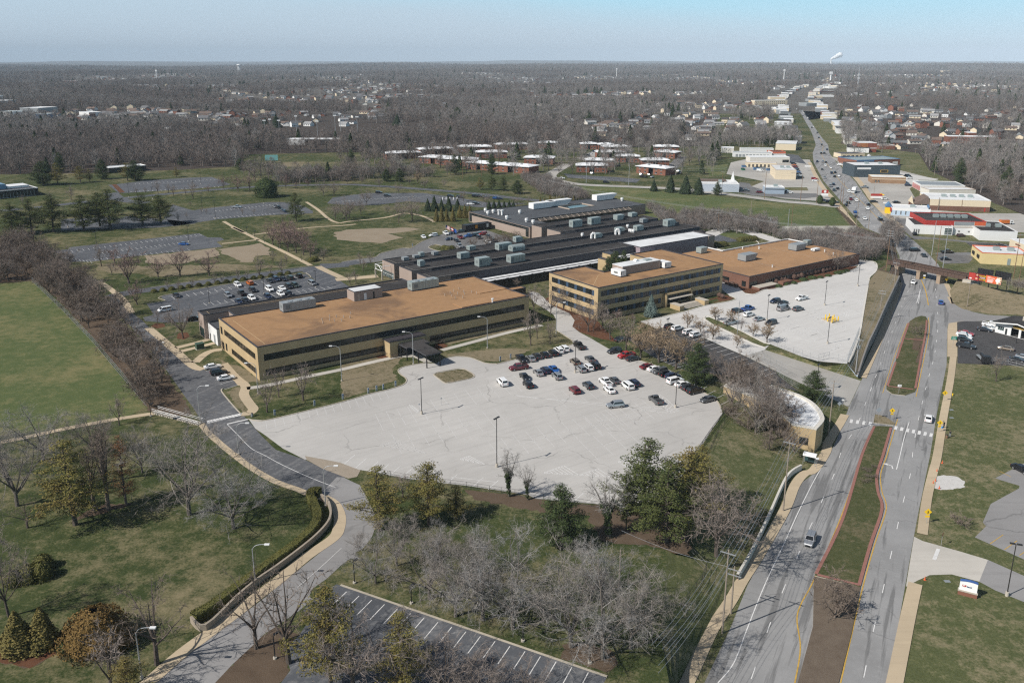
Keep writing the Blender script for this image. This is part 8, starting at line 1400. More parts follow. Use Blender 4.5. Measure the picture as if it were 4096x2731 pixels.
person('person in a black jacket standing on the right sidewalk with a blue bag',at('S',2020,815,-3.87),.4,M.dark,PAINT['navy'],plain('blue bag cloth',(.03,.25,.62)),.5);person('person in dark coat and grey trousers beside the brown bin',at('S',2195,1078,-4),2.4,PAINT['charcoal'],M.steel2);person('person in dark clothes walking across the repair yard',at('Z',1272,277,-3.96),1.0,PAINT['charcoal'],M.dark)
for c,x,y in pk('br',(1738,180),(1722,195),(1765,230),(1785,55),(1748,112),(1665,858)):
 mb=MB();mb.box(-.2,-.2,0,.2,.2,.04);mb.cyl(0,0,.04,.75,.16,8,0,.03);o=mb.build('traffic_cone',M.orangep);o.location=at(c,x,y,-3.97);tag(o,'orange traffic cone lying about the white gravel patch','cone','=')
mb=MB();mb.cyl(0,0,0,.6,.13,8);mb.cyl(0,0,.6,.75,.15,8,0,.05);mb.tube((-.22,0,.45),(.22,0,.45),.07,.07,6);o=mb.build('fire_hydrant',M.yellow);o.location=at('mr',1857,1158,-4);tag(o,'small yellow fire hydrant beside the right sidewalk','hydrant')
for c,x,y,lb in[('mr',1850,1310,'flat grey utility lid on the right lawn, lower one'),('mr',1848,1255,'flat grey utility lid on the right lawn, upper one'),('br',1820,868,'flat teal utility lid near the bank driveway')]:mb=MB();mb.box(-.5,-.35,0,.5,.35,.06);o=mb.build('manhole_cover',M.steel2);o.location=at(c,x,y,-4);tag(o,lb,'manhole cover')
for c,x,y in pk('Q',(728,510),(745,520)):
 t=thing('dumpster','green dumpster in the yard left of the beige store','dumpster',at(c,x,y),0.1,'=');q=MB();q.box(0,0,.1,2.2,1.6,1.4);q.build('body',plain('dumpster green',(.02,.13,.07)),t);bx(t,'lid','dark',-.05,-.05,1.4,2.25,1.65,1.5)
for c,x,y,W,H,mn,lb in[('Q',925,512,4,2.2,'bluep','blue container by the white van'),('Q',955,510,8,2.2,'steel2','grey container behind the white vans'),('Q',740,470,3,1.6,'bluep','small blue skip by the long beige shed'),('Q',1130,522,3,1.6,'bluep','small blue skip beside the beige store')]:
 t=thing('container',lb,'container',at(c,x,y),.05);q=MB();q.box(0,0,.1,W,2.4,H);q.build('body',M[mn],t);bx(t,'lid','dark',-.05,-.05,H,W+.05,2.45,H+.08)
t=thing('canopy_tent','small yellow canopy tent on the lot by the avenue','tent',at('P',90,368,0),0);q=MB();q.add([(-1.8,-1.8,2.2),(1.8,-1.8,2.2),(1.8,1.8,2.2),(-1.8,1.8,2.2),(0,0,3.3)],[(0,1,4),(1,2,4),(2,3,4),(3,0,4)]);q.build('roof',M.yellow,t)
for x in(-1.7,1.7):
 for y in(-1.7,1.7):tb(t,'leg','galv',(x,y,0),(x,y,2.2),.04,.04,5)
def pylon(label,c,x,y,yt,W,boards,z=0,rz=-.1):
 p=at(c,x,y,z);h=height(c,x,y,yt,z);t=thing('pylon_sign',label,'sign',p,rz);tb(t,'post','galv',(0,0,0),(0,0,h*.9),.14,.14,6)
 for z0,z1,mn in boards:q=MB();q.box(-W/2,-.15,h*z0,W/2,.15,h*z1);q.build('panel',M[mn],t)
 return t,h
t,h=pylon('red over white shop pylon at the corner of the green field','Q',2030,950,825,4.2,[(.62,1,'redp'),(.28,.58,'signw')]);tb(t,'emblem','signw',(0,-.17,h*.81),(0,-.2,h*.81),.8,.8,14)
pylon('red and white banner sign on the empty right lot','tr',1330,1375,1335,7,[(.62,1,'redp'),(.25,.58,'signw')]);pylon('white sign on the grass island before the store','P',172,470,430,3.4,[(.45,1,'signw')]);pylon('white shop pylon in the left yard','Q',1765,525,440,5,[(.75,1,'signw')])
for c,x,y,yt in[('tl',1825,915,828),('tl',1862,893,820),('tl',1925,912,828),('tl',2043,902,798),('tl',2188,942,832),('tl',2312,932,794),('tl',2347,905,783),('tc',112,940,803)]:
 p=at(c,x,y);h=height(c,x,y,yt);t=thing('floodlight_mast','tall pale floodlight mast around the sports field','floodlight',p,.1,'=');tb(t,'mast','galv',(0,0,0),(0,0,h),.32,.2,8);bx(t,'lamp_bank','white',-1.9,-.2,h-1.2,1.9,.25,h+.2)
t=thing('scoreboard','teal board standing at the edge of the upper lawn','board',at('tl',1827,1110),.15);q=MB();q.box(0,0,.4,11,.4,5.2);q.build('panel',plain('teal board',(.18,.42,.42)),t);
for x in(1,10):bx(t,'post','dark',x,.1,0,x+.3,.3,.4)
wp=smooth([at('br',x,y,'A')for x,y in[(372,862),(470,690),(590,440),(690,215),(745,140),(812,100)]],4);q=MB();A_=offs(wp,.22);B_=offs(wp,-.22);u=ZV(1.3);dn=ZV(-.2)
for i in range(len(wp)-1):q.quad(B_[i+1]+dn,B_[i]+dn,B_[i]+u,B_[i+1]+u);q.quad(A_[i]+dn,A_[i+1]+dn,A_[i+1]+u,A_[i]+u);q.quad(B_[i]+u,B_[i+1]+u,A_[i+1]+u,A_[i]+u)
tag(q.build('low_wall',M.kerbw,fix=True),'low pale concrete wall between the grass slope and the avenue sidewalk','wall')
def fb(name,label,c,p0,p1,depth,h,wall,roof,cop='copel',z=0,cat='building',ops=None,group=None,par=.25,units=0):
 a,b=at(c,*p0,z),at(c,*p1,z);d=b-a;L=d.length;rz=atan2(d.y,d.x);a.z=min(a.z,b.z)
 t,fr=poly_building(name,label,cat,[(0,0),(L,0),(L,depth),(0,depth)],h,wall,roof,cop,None,0 if z!='A' else-1,group,par,.3,.1,a,rz)
 fz=max(0,min(160,(a.y-560)*.11))
 BOX.append(([a+Matrix.Rotation(rz,3,'Z')@Vector(q)for q in((-3,-3-fz,0),(L+3,-3-fz,0),(L+3,depth+3,0),(-3,depth+3,0))]))
 for i in range(units):q=MB();x=L*(.2+.6*(i+.5)/units);q.box(x,depth*.45,h-par,x+2.6,depth*.45+2.2,h+1.3);q.build('roof_unit',M.steel,t)
 return t,L,h
BOX=[]
def panes(t,L,z0,z1,n,gl='glass',fm='white',x0=.06,x1=.94,y=0.0,name='window',fill=.6):
 for i in range(n):
  q=MB();w=(x1-x0)*L/n;a=x0*L+w*i+w*(1-fill)/2;f=Fr((0,y),(L,y));fq(q,f,a,a+w*fill,z0,z1,.03);bar(q,f,a,a+w*fill,z0-.12,z0,.0,.08);bar(q,f,a+w*fill/2-.04,a+w*fill/2+.04,z0,z1,.03,.07);q.build(name,[M[fm],M[gl]],t)
def stripe(t,L,z0,z1,mn,x0=0,x1=1,y=0,name='wall_band',out=.06):
 q=MB();f=Fr((0,y),(L,y));bar(q,f,L*x0,L*x1,z0,z1,.0,out);q.build(name,M[mn]if isinstance(mn,str)else mn,t)
t,L,h=fb('store','dark slate two-storey shop block with white roof and yellow framed window','tr',(1175,1222),(1490,1222),24,9.0,plain('slate metal cladding',(.055,.075,.09),.6,.06),'whiteroof','dark',units=2);stripe(t,L,6.0,7.4,'white',.06,.36);stripe(t,L,3.6,5.6,'line_y',.57,.74);stripe(t,L,3.9,5.3,'glass',.585,.725,out=.09);panes(t,L,.1,2.4,1,x0=.3,x1=.36)
t,L,h=fb('restaurant','low tan brick diner with white roof in front of the slate block','tr',(1297,1262),(1532,1268),13,4.6,brick('tan brick',(.33,.21,.13)),'whiteroof','cream');stripe(t,L,2.9,3.3,'cream');panes(t,L,.6,2.2,2,x0=.08,x1=.25)
t,L,h=fb('workshop','blue-edged metal roof workshop behind the slate block','tr',(1192,1150),(1492,1140),24,5.5,'redbrick','steel','bluep');stripe(t,L,.2,3.4,'white',.83,.95);stripe(t,L,3.6,5.3,'bluep',0,.4)
t,L,h=fb('shop','tan flat-roofed shop with grey roof at the avenue bend','tr',(1085,1090),(1250,1088),14,4.0,'cream','greyroof','copel');panes(t,L,.6,2.4,5)
t,L,h=fb('shop','blue awning shop beside the red brick gable, right of the avenue','tr',(1115,1118),(1190,1115),10,4.0,'redbrick','blackroof','bluep')
t,L,h=fb('storage_building','tall orange and red storage block with white band','tr',(1210,1050),(1330,1050),18,9,brick('brick red cladding',(.30,.10,.07)),'whiteroof','white');stripe(t,L,3.6,4.3,'white');stripe(t,L,4.4,8.8,brick('orange cladding',(.45,.19,.08)),0,.5)
t,L,h=fb('shop','low brown shop right of the orange storage block','tr',(1352,1030),(1460,1030),14,4,'redbrick','shingle','white')
t,L,h=fb('storage_shed','long shed with ribbed grey roof and red striped white end','tr',(1632,1318),(1938,1326),22,4.4,'white','steel2','white',z='A')
q=MB()
for i in range(8):f=Fr((0,22),(0,0));bar(q,f,1+i*2.6,2.6+i*2.6,.2,3.4,0,.06)
q.build('roller_door',M.redp,t)
t,L,h=fb('storage_building','flat grey-roofed rear block of the big cream store','tr',(1690,1360),(2010,1360),12,5.0,'offwhite','whiteroof','copel',z='A')
t,L,h=fb('store','big cream and brown store with bright white roof','tr',(1695,1447),(2110,1462),26,6.8,'cream','whiteroof','white',z='A',units=4);stripe(t,L,.05,2.9,'cbrick');stripe(t,L,.1,2.3,'redp',.905,.93,out=.1,name='door')
q=MB();q.add([(-9,0,3.4),(0,0,3.4),(0,14,3.4),(-9,14,3.4),(-1,1,8),(-1,13,8),(-8,7,8.2)],[(0,1,4),(3,0,4,5),(2,3,5),(1,2,5,4),(0,3,2,1)]);q.build('porch_roof',M.shingle,t);q=MB();q.add([(-9.05,-.1,3.2),(-9.05,-.1,3.6),(-9.05,14.1,3.6),(-9.05,14.1,3.2),(-8.9,7,7.6)],[(0,3,2,1),(1,2,4)]);q.build('porch_gable',M.cream,t)
for y in(1,5,9,13):bx(t,'porch_post','cbrick',-8.8,y-.5,-1,-7.8,y+.5,3.4)
t,L,h=fb('restaurant','pale blue diner with white roof and yellow and blue corner tower','tr',(1432,1482),(1700,1498),15,4.4,plain('pale blue wall',(.42,.52,.62),.7,.06),'whiteroof','white',z='A',units=1);panes(t,L,.7,2.8,7,fm='white',fill=.25);stripe(t,L,3.0,4.6,'white')
bx(t,'corner_tower','yellow',-3,4,-1,.5,11,4.2);q=MB();q.add([(-3.3,3.7,4.2),(.8,3.7,4.2),(.8,11.3,4.2),(-3.3,11.3,4.2),(-1.2,3.7,6.6),(-1.2,11.3,6.6)],[(0,1,4),(3,5,2),(0,4,5,3),(1,2,5,4)]);q.build('corner_roof',M.bluep,t);bx(t,'red_panel','redp',-.6,-.5,2.2,.0,3.9,4.2);q=MB();q.add([(L-1,2,4.4),(L+1.6,2,3.4),(L+1.6,13,3.4),(L-1,13,4.4),(L-.4,2,5.8),(L-.4,13,5.8)],[(1,2,5,4),(0,4,5,3)]);q.build('side_awning',M.bluep,t)
t,L,h=fb('shop','white shop with black roof and glazed left front by the avenue','P',(598,925),(1215,955),22,4.8,'white','blackroof','white',z='A',units=1);panes(t,L,.4,2.6,3,x0=0,x1=.17);stripe(t,L,.3,3.6,'glass2',.80,.98,out=.05)
for i in range(4):stripe(t,L,.5+i*.75,.6+i*.75,'white',.80,.98,out=.1,name='door_bar')
t,L2,h2=fb('warehouse','black-roofed warehouse with weathered red parapet behind the white shop','P',(775,925),(1730,950),26,7.0,'offwhite','blackroof','redp',z='A',units=5);stripe(t,L2,4.6,6.9,'redp',0,.47,out=.12,name='parapet');stripe(t,L2,4.9,6.8,'steel2',.48,.80,out=.1,name='parapet');stripe(t,L2,4.9,6.8,'orangep',.81,.99,out=.08,name='parapet')
q=MB();f=Fr((0,26),(0,0));bar(q,f,0,26,4.6,7.05,0,.12);q.build('parapet',M.redp,t)
t,L,h=fb('shop','white annexe with black roof and stepped front right of the warehouse','P',(1640,1030),(2230,1055),30,5.0,'white','blackroof','white',z='A',units=2);t,L,h=fb('shop','low white link wall between the shop and annexe','P',(1218,945),(1570,955),8,4.0,'white','blackroof','copel',z='A');panes(t,L,1.6,2.3,2,fill=.2)
t,L,h=fb('shop','cream shop with white roof and brown lettering at the right edge','P',(2110,1150),(2420,1300),18,5.0,'cream','whiteroof','white',z='A');stripe(t,L,3.2,3.9,'redbrick',.3,.55)
t,L,h=fb('shop','yellow painted building with white roof behind the billboards','P',(1665,1400),(2420,1440),17,5.2,'ybrick','whiteroof','orangep',z='A',units=2);stripe(t,L,.1,3,'steel',.55,.62,out=.05,name='door');q=MB();f=Fr((0,17),(0,0));bar(q,f,3,6,2,3.4,0,.5);bar(q,f,11,14,2,3.4,0,.5);q.build('awning',M.dark,t)
a,b=at('Z',1080,175,'A'),at('Z',1420,265,'A');d=b-a;L=d.length;t=thing('repair_shop','white repair garage with black gable roof and open bays','garage',a,atan2(d.y,d.x));BOX.append([a+Matrix.Rotation(t.rotation_euler.z,3,'Z')@Vector(q)for q in((-2,-2,0),(L+2,-2,0),(L+2,14,0),(-2,14,0))]);f=Fr((0,0),(L,0));bo=[(.8,2.9,1.0,2.5),(3.4,4.1,.05,2.2),(L*.42,L*.62,.05,2.9),(L*.68,L*.90,.05,2.9)]
q=MB();wall_face(q,f,0,3.6,bo,.3);wall_face(q,Fr((0,12),(0,0)),0,3.4,[(2,7,1,2.4)],.2);wall_face(q,Fr((L,0),(L,12)),0,3.6,[]);wall_face(q,Fr((L,12),(0,12)),0,3.4,[]);q.build('wall',M.white,t)
q=MB();q.quad((0,4,.05),(L,4,.05),(L,4,3.5),(0,4,3.5));q.build('bay_interior',M.dark,t);window(t,f,bo[0],3,gl='glass2',fm='white');window(t,f,bo[1],1,name='door')
q=MB();xr=L*.62;q.add([(-1.2,-1.6,3.3),(xr,-1.6,4.9),(L+1,-1.6,3.9),(L+1,13,3.9),(xr,13,4.9),(-1.2,13,3.3),(-1.2,-1.6,3.55),(xr,-1.6,5.15),(L+1,-1.6,4.15),(L+1,13,4.15),(xr,13,5.15),(-1.2,13,3.55)],[(6,7,10,11),(7,8,9,10),(0,5,4,1),(1,4,3,2)],0);q.add([(-1.2,-1.65,3.2),(xr,-1.65,4.8),(L+1,-1.65,3.8),(L+1,-1.65,4.2),(xr,-1.65,5.2),(-1.2,-1.65,3.6)],[(0,1,4,5),(1,2,3,4)],1);q.add([(-1.25,-1.6,3.2),(-1.25,13,3.2),(-1.25,13,3.6),(-1.25,-1.6,3.6)],[(1,0,3,2)],1);q.build('roof',[M.blackroof,M.white],t)
bx(t,'sign_band','line_y',L*.45,-.05,3.0,L*.9,-.02,3.7);bx(t,'chimney','conc',xr-2,5,4.8,xr-1.4,5.6,6.2)
t,L,h=fb('store','beige box store with pale metal roof in the left yard','Q',(1255,655),(1578,662),34,7.0,'cream','whiteroof','copel',units=2);stripe(t,L,4.8,5.1,'copel',.75,.95)
t,L,h=fb('storage_shed','long low beige shed joined to the left of the beige store','Q',(790,465),(1275,478),9,4.0,'cream','whiteroof','copel');panes(t,L,.2,2.6,7,gl='glassb',fill=.5)
t,L,h=fb('warehouse','white warehouse with rounded corner window behind the beige store','Q',(860,405),(1480,405),14,5.2,'offwhite','whiteroof','white');stripe(t,L,.6,3,'glass',.82,.98)
t,L,h=fb('storage_units','row of white storage units with grey roof, left yard','Q',(590,305),(1205,318),10,4.2,'white','steel2','white');panes(t,L,.2,2.6,10,gl='steel2',fill=.7,name='roller_door')
t,L,h=fb('storage_units','second row of white storage units with orange doors','Q',(715,240),(1230,245),8,4.2,'white','steel','white');panes(t,L,.3,2.8,3,gl='orangep',x0=.78,x1=.98,name='roller_door')
t,L,h=fb('storage_shed','plain white shed at the left end of the storage rows','Q',(405,240),(605,245),14,4.6,'offwhite','whiteroof','white')
t,L,h=fb('shop','red trimmed storage office with white back','Q',(1212,302),(1418,302),14,4.4,'white','blackroof','orangep');stripe(t,L,2.8,4.0,'orangep')
t,L,h=fb('hall','long pale blue painted hall with white steeple at the field road','Q',(90,850),(688,860),22,5.4,plain('pale blue grey wall',(.48,.53,.60),.7,.1),'whiteroof','white',units=1);q=MB();sx_,sy_=L*.9,16;q.box(sx_-2,sy_-2,5.0,sx_+2,sy_+2,6.0);q.add([(sx_-1.2,sy_-1.2,6),(sx_+1.2,sy_-1.2,6),(sx_+1.2,sy_+1.2,6),(sx_-1.2,sy_+1.2,6),(sx_,sy_,12.5)],[(0,1,4),(1,2,4),(2,3,4),(3,0,4)]);q.build('steeple',M.white,t);bx(t,'raised_roof','shingle',0,13,5.3,L*.72,21,6.1)
t,L,h=fb('shop','small blue and white flat shop by the field road','Q',(1098,885),(1398,890),11,4.4,plain('grey blue wall',(.33,.40,.48),.7,.1),'whiteroof','white',units=1);stripe(t,L,2.9,3.4,'dark')
for lb,c,p0,p1,dp,h,wl,rf in[('long pale yellow two-storey block by the distant avenue','tr',(495,725),(718,722),16,9,'cream','whiteroof'),('tan flat shop behind the long yellow block','tr',(600,690),(702,690),20,7,'cream','whiteroof'),('low white shop with red trim, left of the distant avenue','tr',(640,760),(725,758),14,5,'white','whiteroof'),('blue-roofed shop right of the distant avenue','tr',(850,735),(945,733),24,6,'steel2','steel'),('white and blue shop at the distant avenue','tr',(935,738),(970,738),12,6,'white','whiteroof'),('grey shop second on the right of the distant avenue','tr',(895,705),(962,703),22,6,'steel2','greyroof'),('tan shop with red sign on the distant avenue','tr',(885,680),(960,680),24,7,'cream','whiteroof'),('white strip of shops right of the distant avenue','tr',(960,675),(1040,675),26,6,'white','whiteroof'),('low brown shop strip along the distant avenue','tr',(915,645),(1040,643),26,6,'redbrick','greyroof'),('long white mall block, left half','tr',(1005,620),(1100,620),40,10,'white','whiteroof'),('long tan topped mall block, right half','tr',(1100,620),(1190,616),40,12,'cream','whiteroof'),('white shed at the right of the mall','tr',(1265,608),(1360,606),40,8,'white','whiteroof'),('pale L-shaped hall among right woods','tr',(1168,690),(1265,685),24,10,'offwhite','whiteroof'),('far white store with red front','tr',(795,525),(890,525),60,14,'white','whiteroof'),('far tan store row','tr',(895,533),(955,533),60,12,'cream','whiteroof'),('far peach mall','tr',(525,518),(690,516),80,14,'cream','whiteroof'),('far white tent-like shed','tr',(728,545),(772,545),50,10,'white','whiteroof'),('tan house-like block far beyond the avenue','tr',(1003,556),(1037,556),40,14,'cream','shingle'),('long brick school in the right woods','tr',(1820,985),(2160,990),14,7,'redbrick','aptroof'),('brick upper block of the school in the right woods','tr',(1960,972),(2015,972),12,9,'redbrick','aptroof'),('pale apartment tower far away on the right','tr',(1785,517),(1836,517),30,26,'cream','whiteroof'),('dark hangar with white stripe on the far ridge','tc',(2240,510),(2330,510),60,16,'dark','whiteroof'),('low white roofs far away at the left','tl',(210,590),(405,592),40,8,'offwhite','whiteroof'),('brick school at the left horizon','tl',(435,580),(550,580),30,12,'redbrick','greyroof'),('long brick wing at the left horizon','tl',(550,578),(680,575),30,10,'redbrick','greyroof'),('grey slate-roofed institute far left','tl',(560,530),(680,528),40,14,'offwhite','shingle2'),('far brown-roofed hall in the woods','tl',(1805,605),(1880,608),30,12,'redbrick','shingle2')]:
 t,L,h_=fb('commercial_building' if c=='tr' else 'distant_building',lb if len(lb.split())>3 else lb+' beyond',c,p0,p1,dp,h,wl,rf,'white')
 if 'red front' in lb:stripe(t,L,2,12,'redp',.1,.35)
 elif 'yellow two' in lb:panes(t,L,1.2,3,14,fill=.3);panes(t,L,5,7,14,fill=.3)
 elif 'tower' in lb:panes(t,L,3,23,6,fill=.4)
 elif 'school' in lb and c=='tr':panes(t,L,1,2.6,16,fill=.5);panes(t,L,4,5.6,16,fill=.5)
for lb,p0,p1,dp,h,wl,rf in[('white factory block at the left edge',(-40,150),(130,135),40,10,'white','whiteroof'),('white upper storey on the factory at the left edge',(-40,118),(42,112),25,14,'white','whiteroof'),('pale arched shed, left of two at the left edge',(-30,225),(98,225),30,8,'white','steel'),('pale arched shed, right of two at the left edge',(100,228),(185,226),30,8,'white','steel'),('grey blue hall with white roof by the factory',(158,210),(300,212),45,11,'steel2','whiteroof'),('low blue shed right of the factory group',(245,240),(372,240),25,7,'bluep','steel'),('white house-like hall above the left woods',(610,215),(690,222),20,6,'white','whiteroof'),('pale roofed hall hidden in the left woods',(715,300),(815,300),20,7,'steel','whiteroof'),('white low hall before the courts',(1265,345),(1344,345),20,6,'white','whiteroof')]:fb('industrial_building',lb,'X',p0,p1,dp,h,wl,rf,'white')
t,L,h=fb('modern_building','low modern building with blue roof and glass front at the left edge','X',(-60,864),(300,828),22,5,'bronze','greyroof','white');panes(t,L,.4,3.6,12,fill=.9);q=MB();q.add([(-2,9,5),(L*.42,9,5),(L*.42,22,5),(-2,22,5),(-2,9,9),(L*.42,9,8),(L*.42,22,8),(-2,22,9)],[(4,5,6,7),(0,1,5,4),(1,2,6,5)]);q.build('raised_hall',plain('blue metal roof',(.16,.27,.38),.4,.1),t);bx(t,'plant_deck','white',L*.45,10,4.8,L*.92,22,6.2)
t,L,h=fb('canopy_building','flat white canopy pavilion among the far left pines','tl',(755,1195),(1010,1175),14,4.2,'bronze','whiteroof','white')
t,L,h=fb('sports_pavilion','long low dark pavilion with white roof below the sports field','tl',(1975,1000),(2352,1000),16,6,'dark','whiteroof','white');stripe(t,L,.2,5.5,'white',.02,.34)
t=thing('screen_fence','long white panel fence in the rail brush','fence',at('mr',680,45),.02);bx(t,'panel','offwhite',0,0,0,38,.3,4)
for x0,x1,lb in[((1100,105),(1185,112),'rusty panel screen, left of two by the bridge'),((1195,112),(1282,120),'rusty panel screen, right of two by the bridge')]:
 a,b=at('mr',*x0),at('mr',*x1);d=b-a;t=thing('panel_screen',lb,'screen',a,atan2(d.y,d.x));q=MB();q.box(0,0,.6,d.length,.2,5);q.build('panel',plain('rusty pink panel',(.24,.13,.11)),t);q=MB()
 for k in range(4):q.box(d.length*k/3-.08,-.25,0,d.length*k/3+.08,-.03,5)
 for z in(1.5,3.5):q.box(0,-.2,z,d.length,-.03,z+.15)
 q.build('bracing',rust,t)
AP=[('tc',312,1102,550,1092,14),('tc',545,1072,775,1062,13),('tc',805,1052,1032,1050,12),('tc',1068,1036,1290,1032,12),('tc',1360,1022,1485,1022,12),('tc',928,1092,1140,1090,12),('tc',538,1125,720,1135,15),('tc',672,1138,915,1148,15),('tc',858,1165,1030,1178,14),('tc',1042,1180,1290,1200,15),('tc',1258,1130,1455,1134,14),('tc',1618,1188,1830,1190,14),('tc',1680,1150,1875,1152,13),('tc',1765,1092,1945,1090,13),('tc',1808,1052,1980,1050,12),('tc',1648,1030,1760,1030,12),('tc',1770,1035,1875,1035,12),('tc',2030,1192,2230,1212,14),('tc',2068,1150,2255,1150,13),('tc',2148,1085,2295,1095,13),('tc',2150,1050,2320,1052,12),('tc',1890,1120,2050,1122,10)]
for i,(c,x0,y0,x1,y1,dp)in enumerate(AP):
 a,b=at(c,x0,y0),at(c,x1,y1);d=b-a;L=d.length;rz=atan2(d.y,d.x);pos=['leftmost at the wood edge','second behind the leftmost','third in the rear row','fourth in the rear row','fifth in the rear row, small','behind the brown bare tree','front row left','front row second, longest roof','front row third','front row right end','alone beside the road bend','front left of the right cluster','second from front in the right cluster left','third from front, right cluster left','rearmost, right cluster left','far rear of the right cluster, left piece','far rear of the right cluster, right piece','front right of the right cluster','second from front at right','third from front at right','rearmost at right','between the right clusters'][i]
 t=thing('apartment_building','two-storey brick apartment block with white roof, '+pos,'apartments',a,rz,'brick apartment blocks');BOX.append([a+Matrix.Rotation(rz,3,'Z')@Vector(q)for q in((-3,-4,0),(L+3,-4,0),(L+3,dp+3,0),(-3,dp+3,0))])
 q=MB();op=[];n=max(3,int(L/6));f=Fr((0,0),(L,0));g0,g1=L*.42,L*.58
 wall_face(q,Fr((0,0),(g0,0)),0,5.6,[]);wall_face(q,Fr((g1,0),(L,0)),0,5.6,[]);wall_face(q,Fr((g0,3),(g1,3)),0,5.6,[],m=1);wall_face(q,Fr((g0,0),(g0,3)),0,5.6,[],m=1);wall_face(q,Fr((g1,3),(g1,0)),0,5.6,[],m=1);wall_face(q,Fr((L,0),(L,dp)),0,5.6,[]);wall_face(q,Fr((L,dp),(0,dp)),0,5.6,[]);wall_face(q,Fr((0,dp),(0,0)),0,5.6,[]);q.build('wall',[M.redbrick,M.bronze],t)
 q=MB();e=.9;z=5.6;rh=1.5;q.add([(-e,-e,z),(L+e,-e,z),(L+e,dp+e,z),(-e,dp+e,z),(dp*.4,dp*.5,z+rh),(L-dp*.4,dp*.5,z+rh),(-e,-e,z-.25),(L+e,-e,z-.25),(L+e,dp+e,z-.25),(-e,dp+e,z-.25)],[(0,1,5,4),(1,2,5),(2,3,4,5),(3,0,4),(6,7,1,0),(7,8,2,1),(9,6,0,3),(6,9,8,7)]);q.build('roof',M.aptroof,t)
 for k in range(2):q=MB();x=L*(.3+.4*k);q.box(x,dp*.25,z+.5,x+1.4,dp*.25+1.2,z+1.7);q.build('roof_unit',M.steel2,t)
 for s0,s1 in((.04,.4),(.6,.96)):
  for zz in(1.0,3.7):
   for k in range(2):
    aa=L*(s0+(s1-s0)*(k+.25)/2);q=MB();fq(q,f,aa,aa+1.8,zz,zz+1.2,.03);bar(q,f,aa+.85,aa+.95,zz,zz+1.2,.03,.06);bar(q,f,aa-.05,aa+1.85,zz-.1,zz,.0,.06);q.build('window',[M.white,M.glass],t)
def far_pt(c,x,y,dist):
 X,Y=px(c,x,y);a=(X-CX)/FPX;b=(Y-CY)/FPX;D=Vector((a,CP-b*SP,-SP-b*CP));k=dist/D.y;return ZV(HC)+D*k
p=far_pt('tl',1643,450,6500);g=far_pt('tl',1643,478,6500);t=thing('water_tower','white water tower standing above the woods at the left horizon','water tower',(p.x,p.y,g.z-20));H=p.z-g.z+20;q=MB();q.cyl(0,0,0,H,4,8);
for k in range(5):q.tube((12*cos(k*1.256),12*sin(k*1.256),0),(9*cos(k*1.256),9*sin(k*1.256),H-4),1.3,1.3,5)
q.build('legs',M.white,t);q=MB();n=6
for j in range(n):q.tube((0,0,H-8+16*j/n),(0,0,H-8+16*(j+1)/n),15*sin(PI*(j+.15)/(n+.3)),15*sin(PI*(j+1.15)/(n+.3)),14)
q.build('tank',M.white,t)
p=far_pt('tr',1020,412,15000);g=far_pt('tr',1018,446,15000);t=thing('chimney_stack','tall white power station chimney on the horizon','chimney',(g.x,g.y,g.z-30));H=p.z-g.z+30;cyl(t,'stack','white',0,0,0,H,18,10,0,12)
q=MB();r_=random.Random(3)
for i in range(16):s=i/15;c_=Vector((p.x+s*150,p.y,p.z+10+s*70+r_.uniform(-8,8)));rr=14+s*26;q.tube(c_-ZV(rr),c_,rr*.5,rr,10);q.tube(c_,c_+ZV(rr),rr,rr*.5,10)
o=q.build('steam_plume',plain('white steam',(.85,.85,.85),1,.02));tag(o,'small white steam plume drifting off the horizon chimney','plume')
p=far_pt('tr',1203,440,2600);g=far_pt('tr',1205,590,2600);t=thing('radio_mast','slender lattice radio mast right of the distant avenue','mast',(g.x,g.y,0));H=p.z;q=MB()
for k in range(3):q.tube((3*cos(k*2.09),3*sin(k*2.09),0),(0,0,H),.6,.4,4)
for k in range(10):z=H*k/10;r=3*(1-k/10.)+.3;q.tube((-r,0,z),(r,0,z+H/10),.4,.4,3);q.tube((r,0,z),(-r,0,z+H/10),.4,.4,3)
q.build('lattice',M.galv,t);q=MB();q.box(-3,-1,H*.45,3,1,H*.5);q.box(-3,-1,H*.6,3,1,H*.63);q.build('antenna',M.white,t)
for lb,c,x,y0,y1,dist,w in[('tall white sign pole far along the avenue','tr',697,478,515,3600,2.0),('pale monopole on the left woods','tl',1077,482,510,4200,2.2),('white monopole on the middle horizon','tc',1895,470,500,4500,2),('small tower on the right far avenue','tr',1020,495,515,3200,3)]:
 p=far_pt(c,x,y0,dist);g=far_pt(c,x,y1,dist);t=thing('mast',lb,'mast',(g.x,g.y,g.z-20));cyl(t,'pole','white',0,0,0,p.z-g.z+20,w,6,0,w*.7);bx(t,'head','white',-w*1.6,-w,p.z-g.z+12,w*1.6,w,p.z-g.z+20)
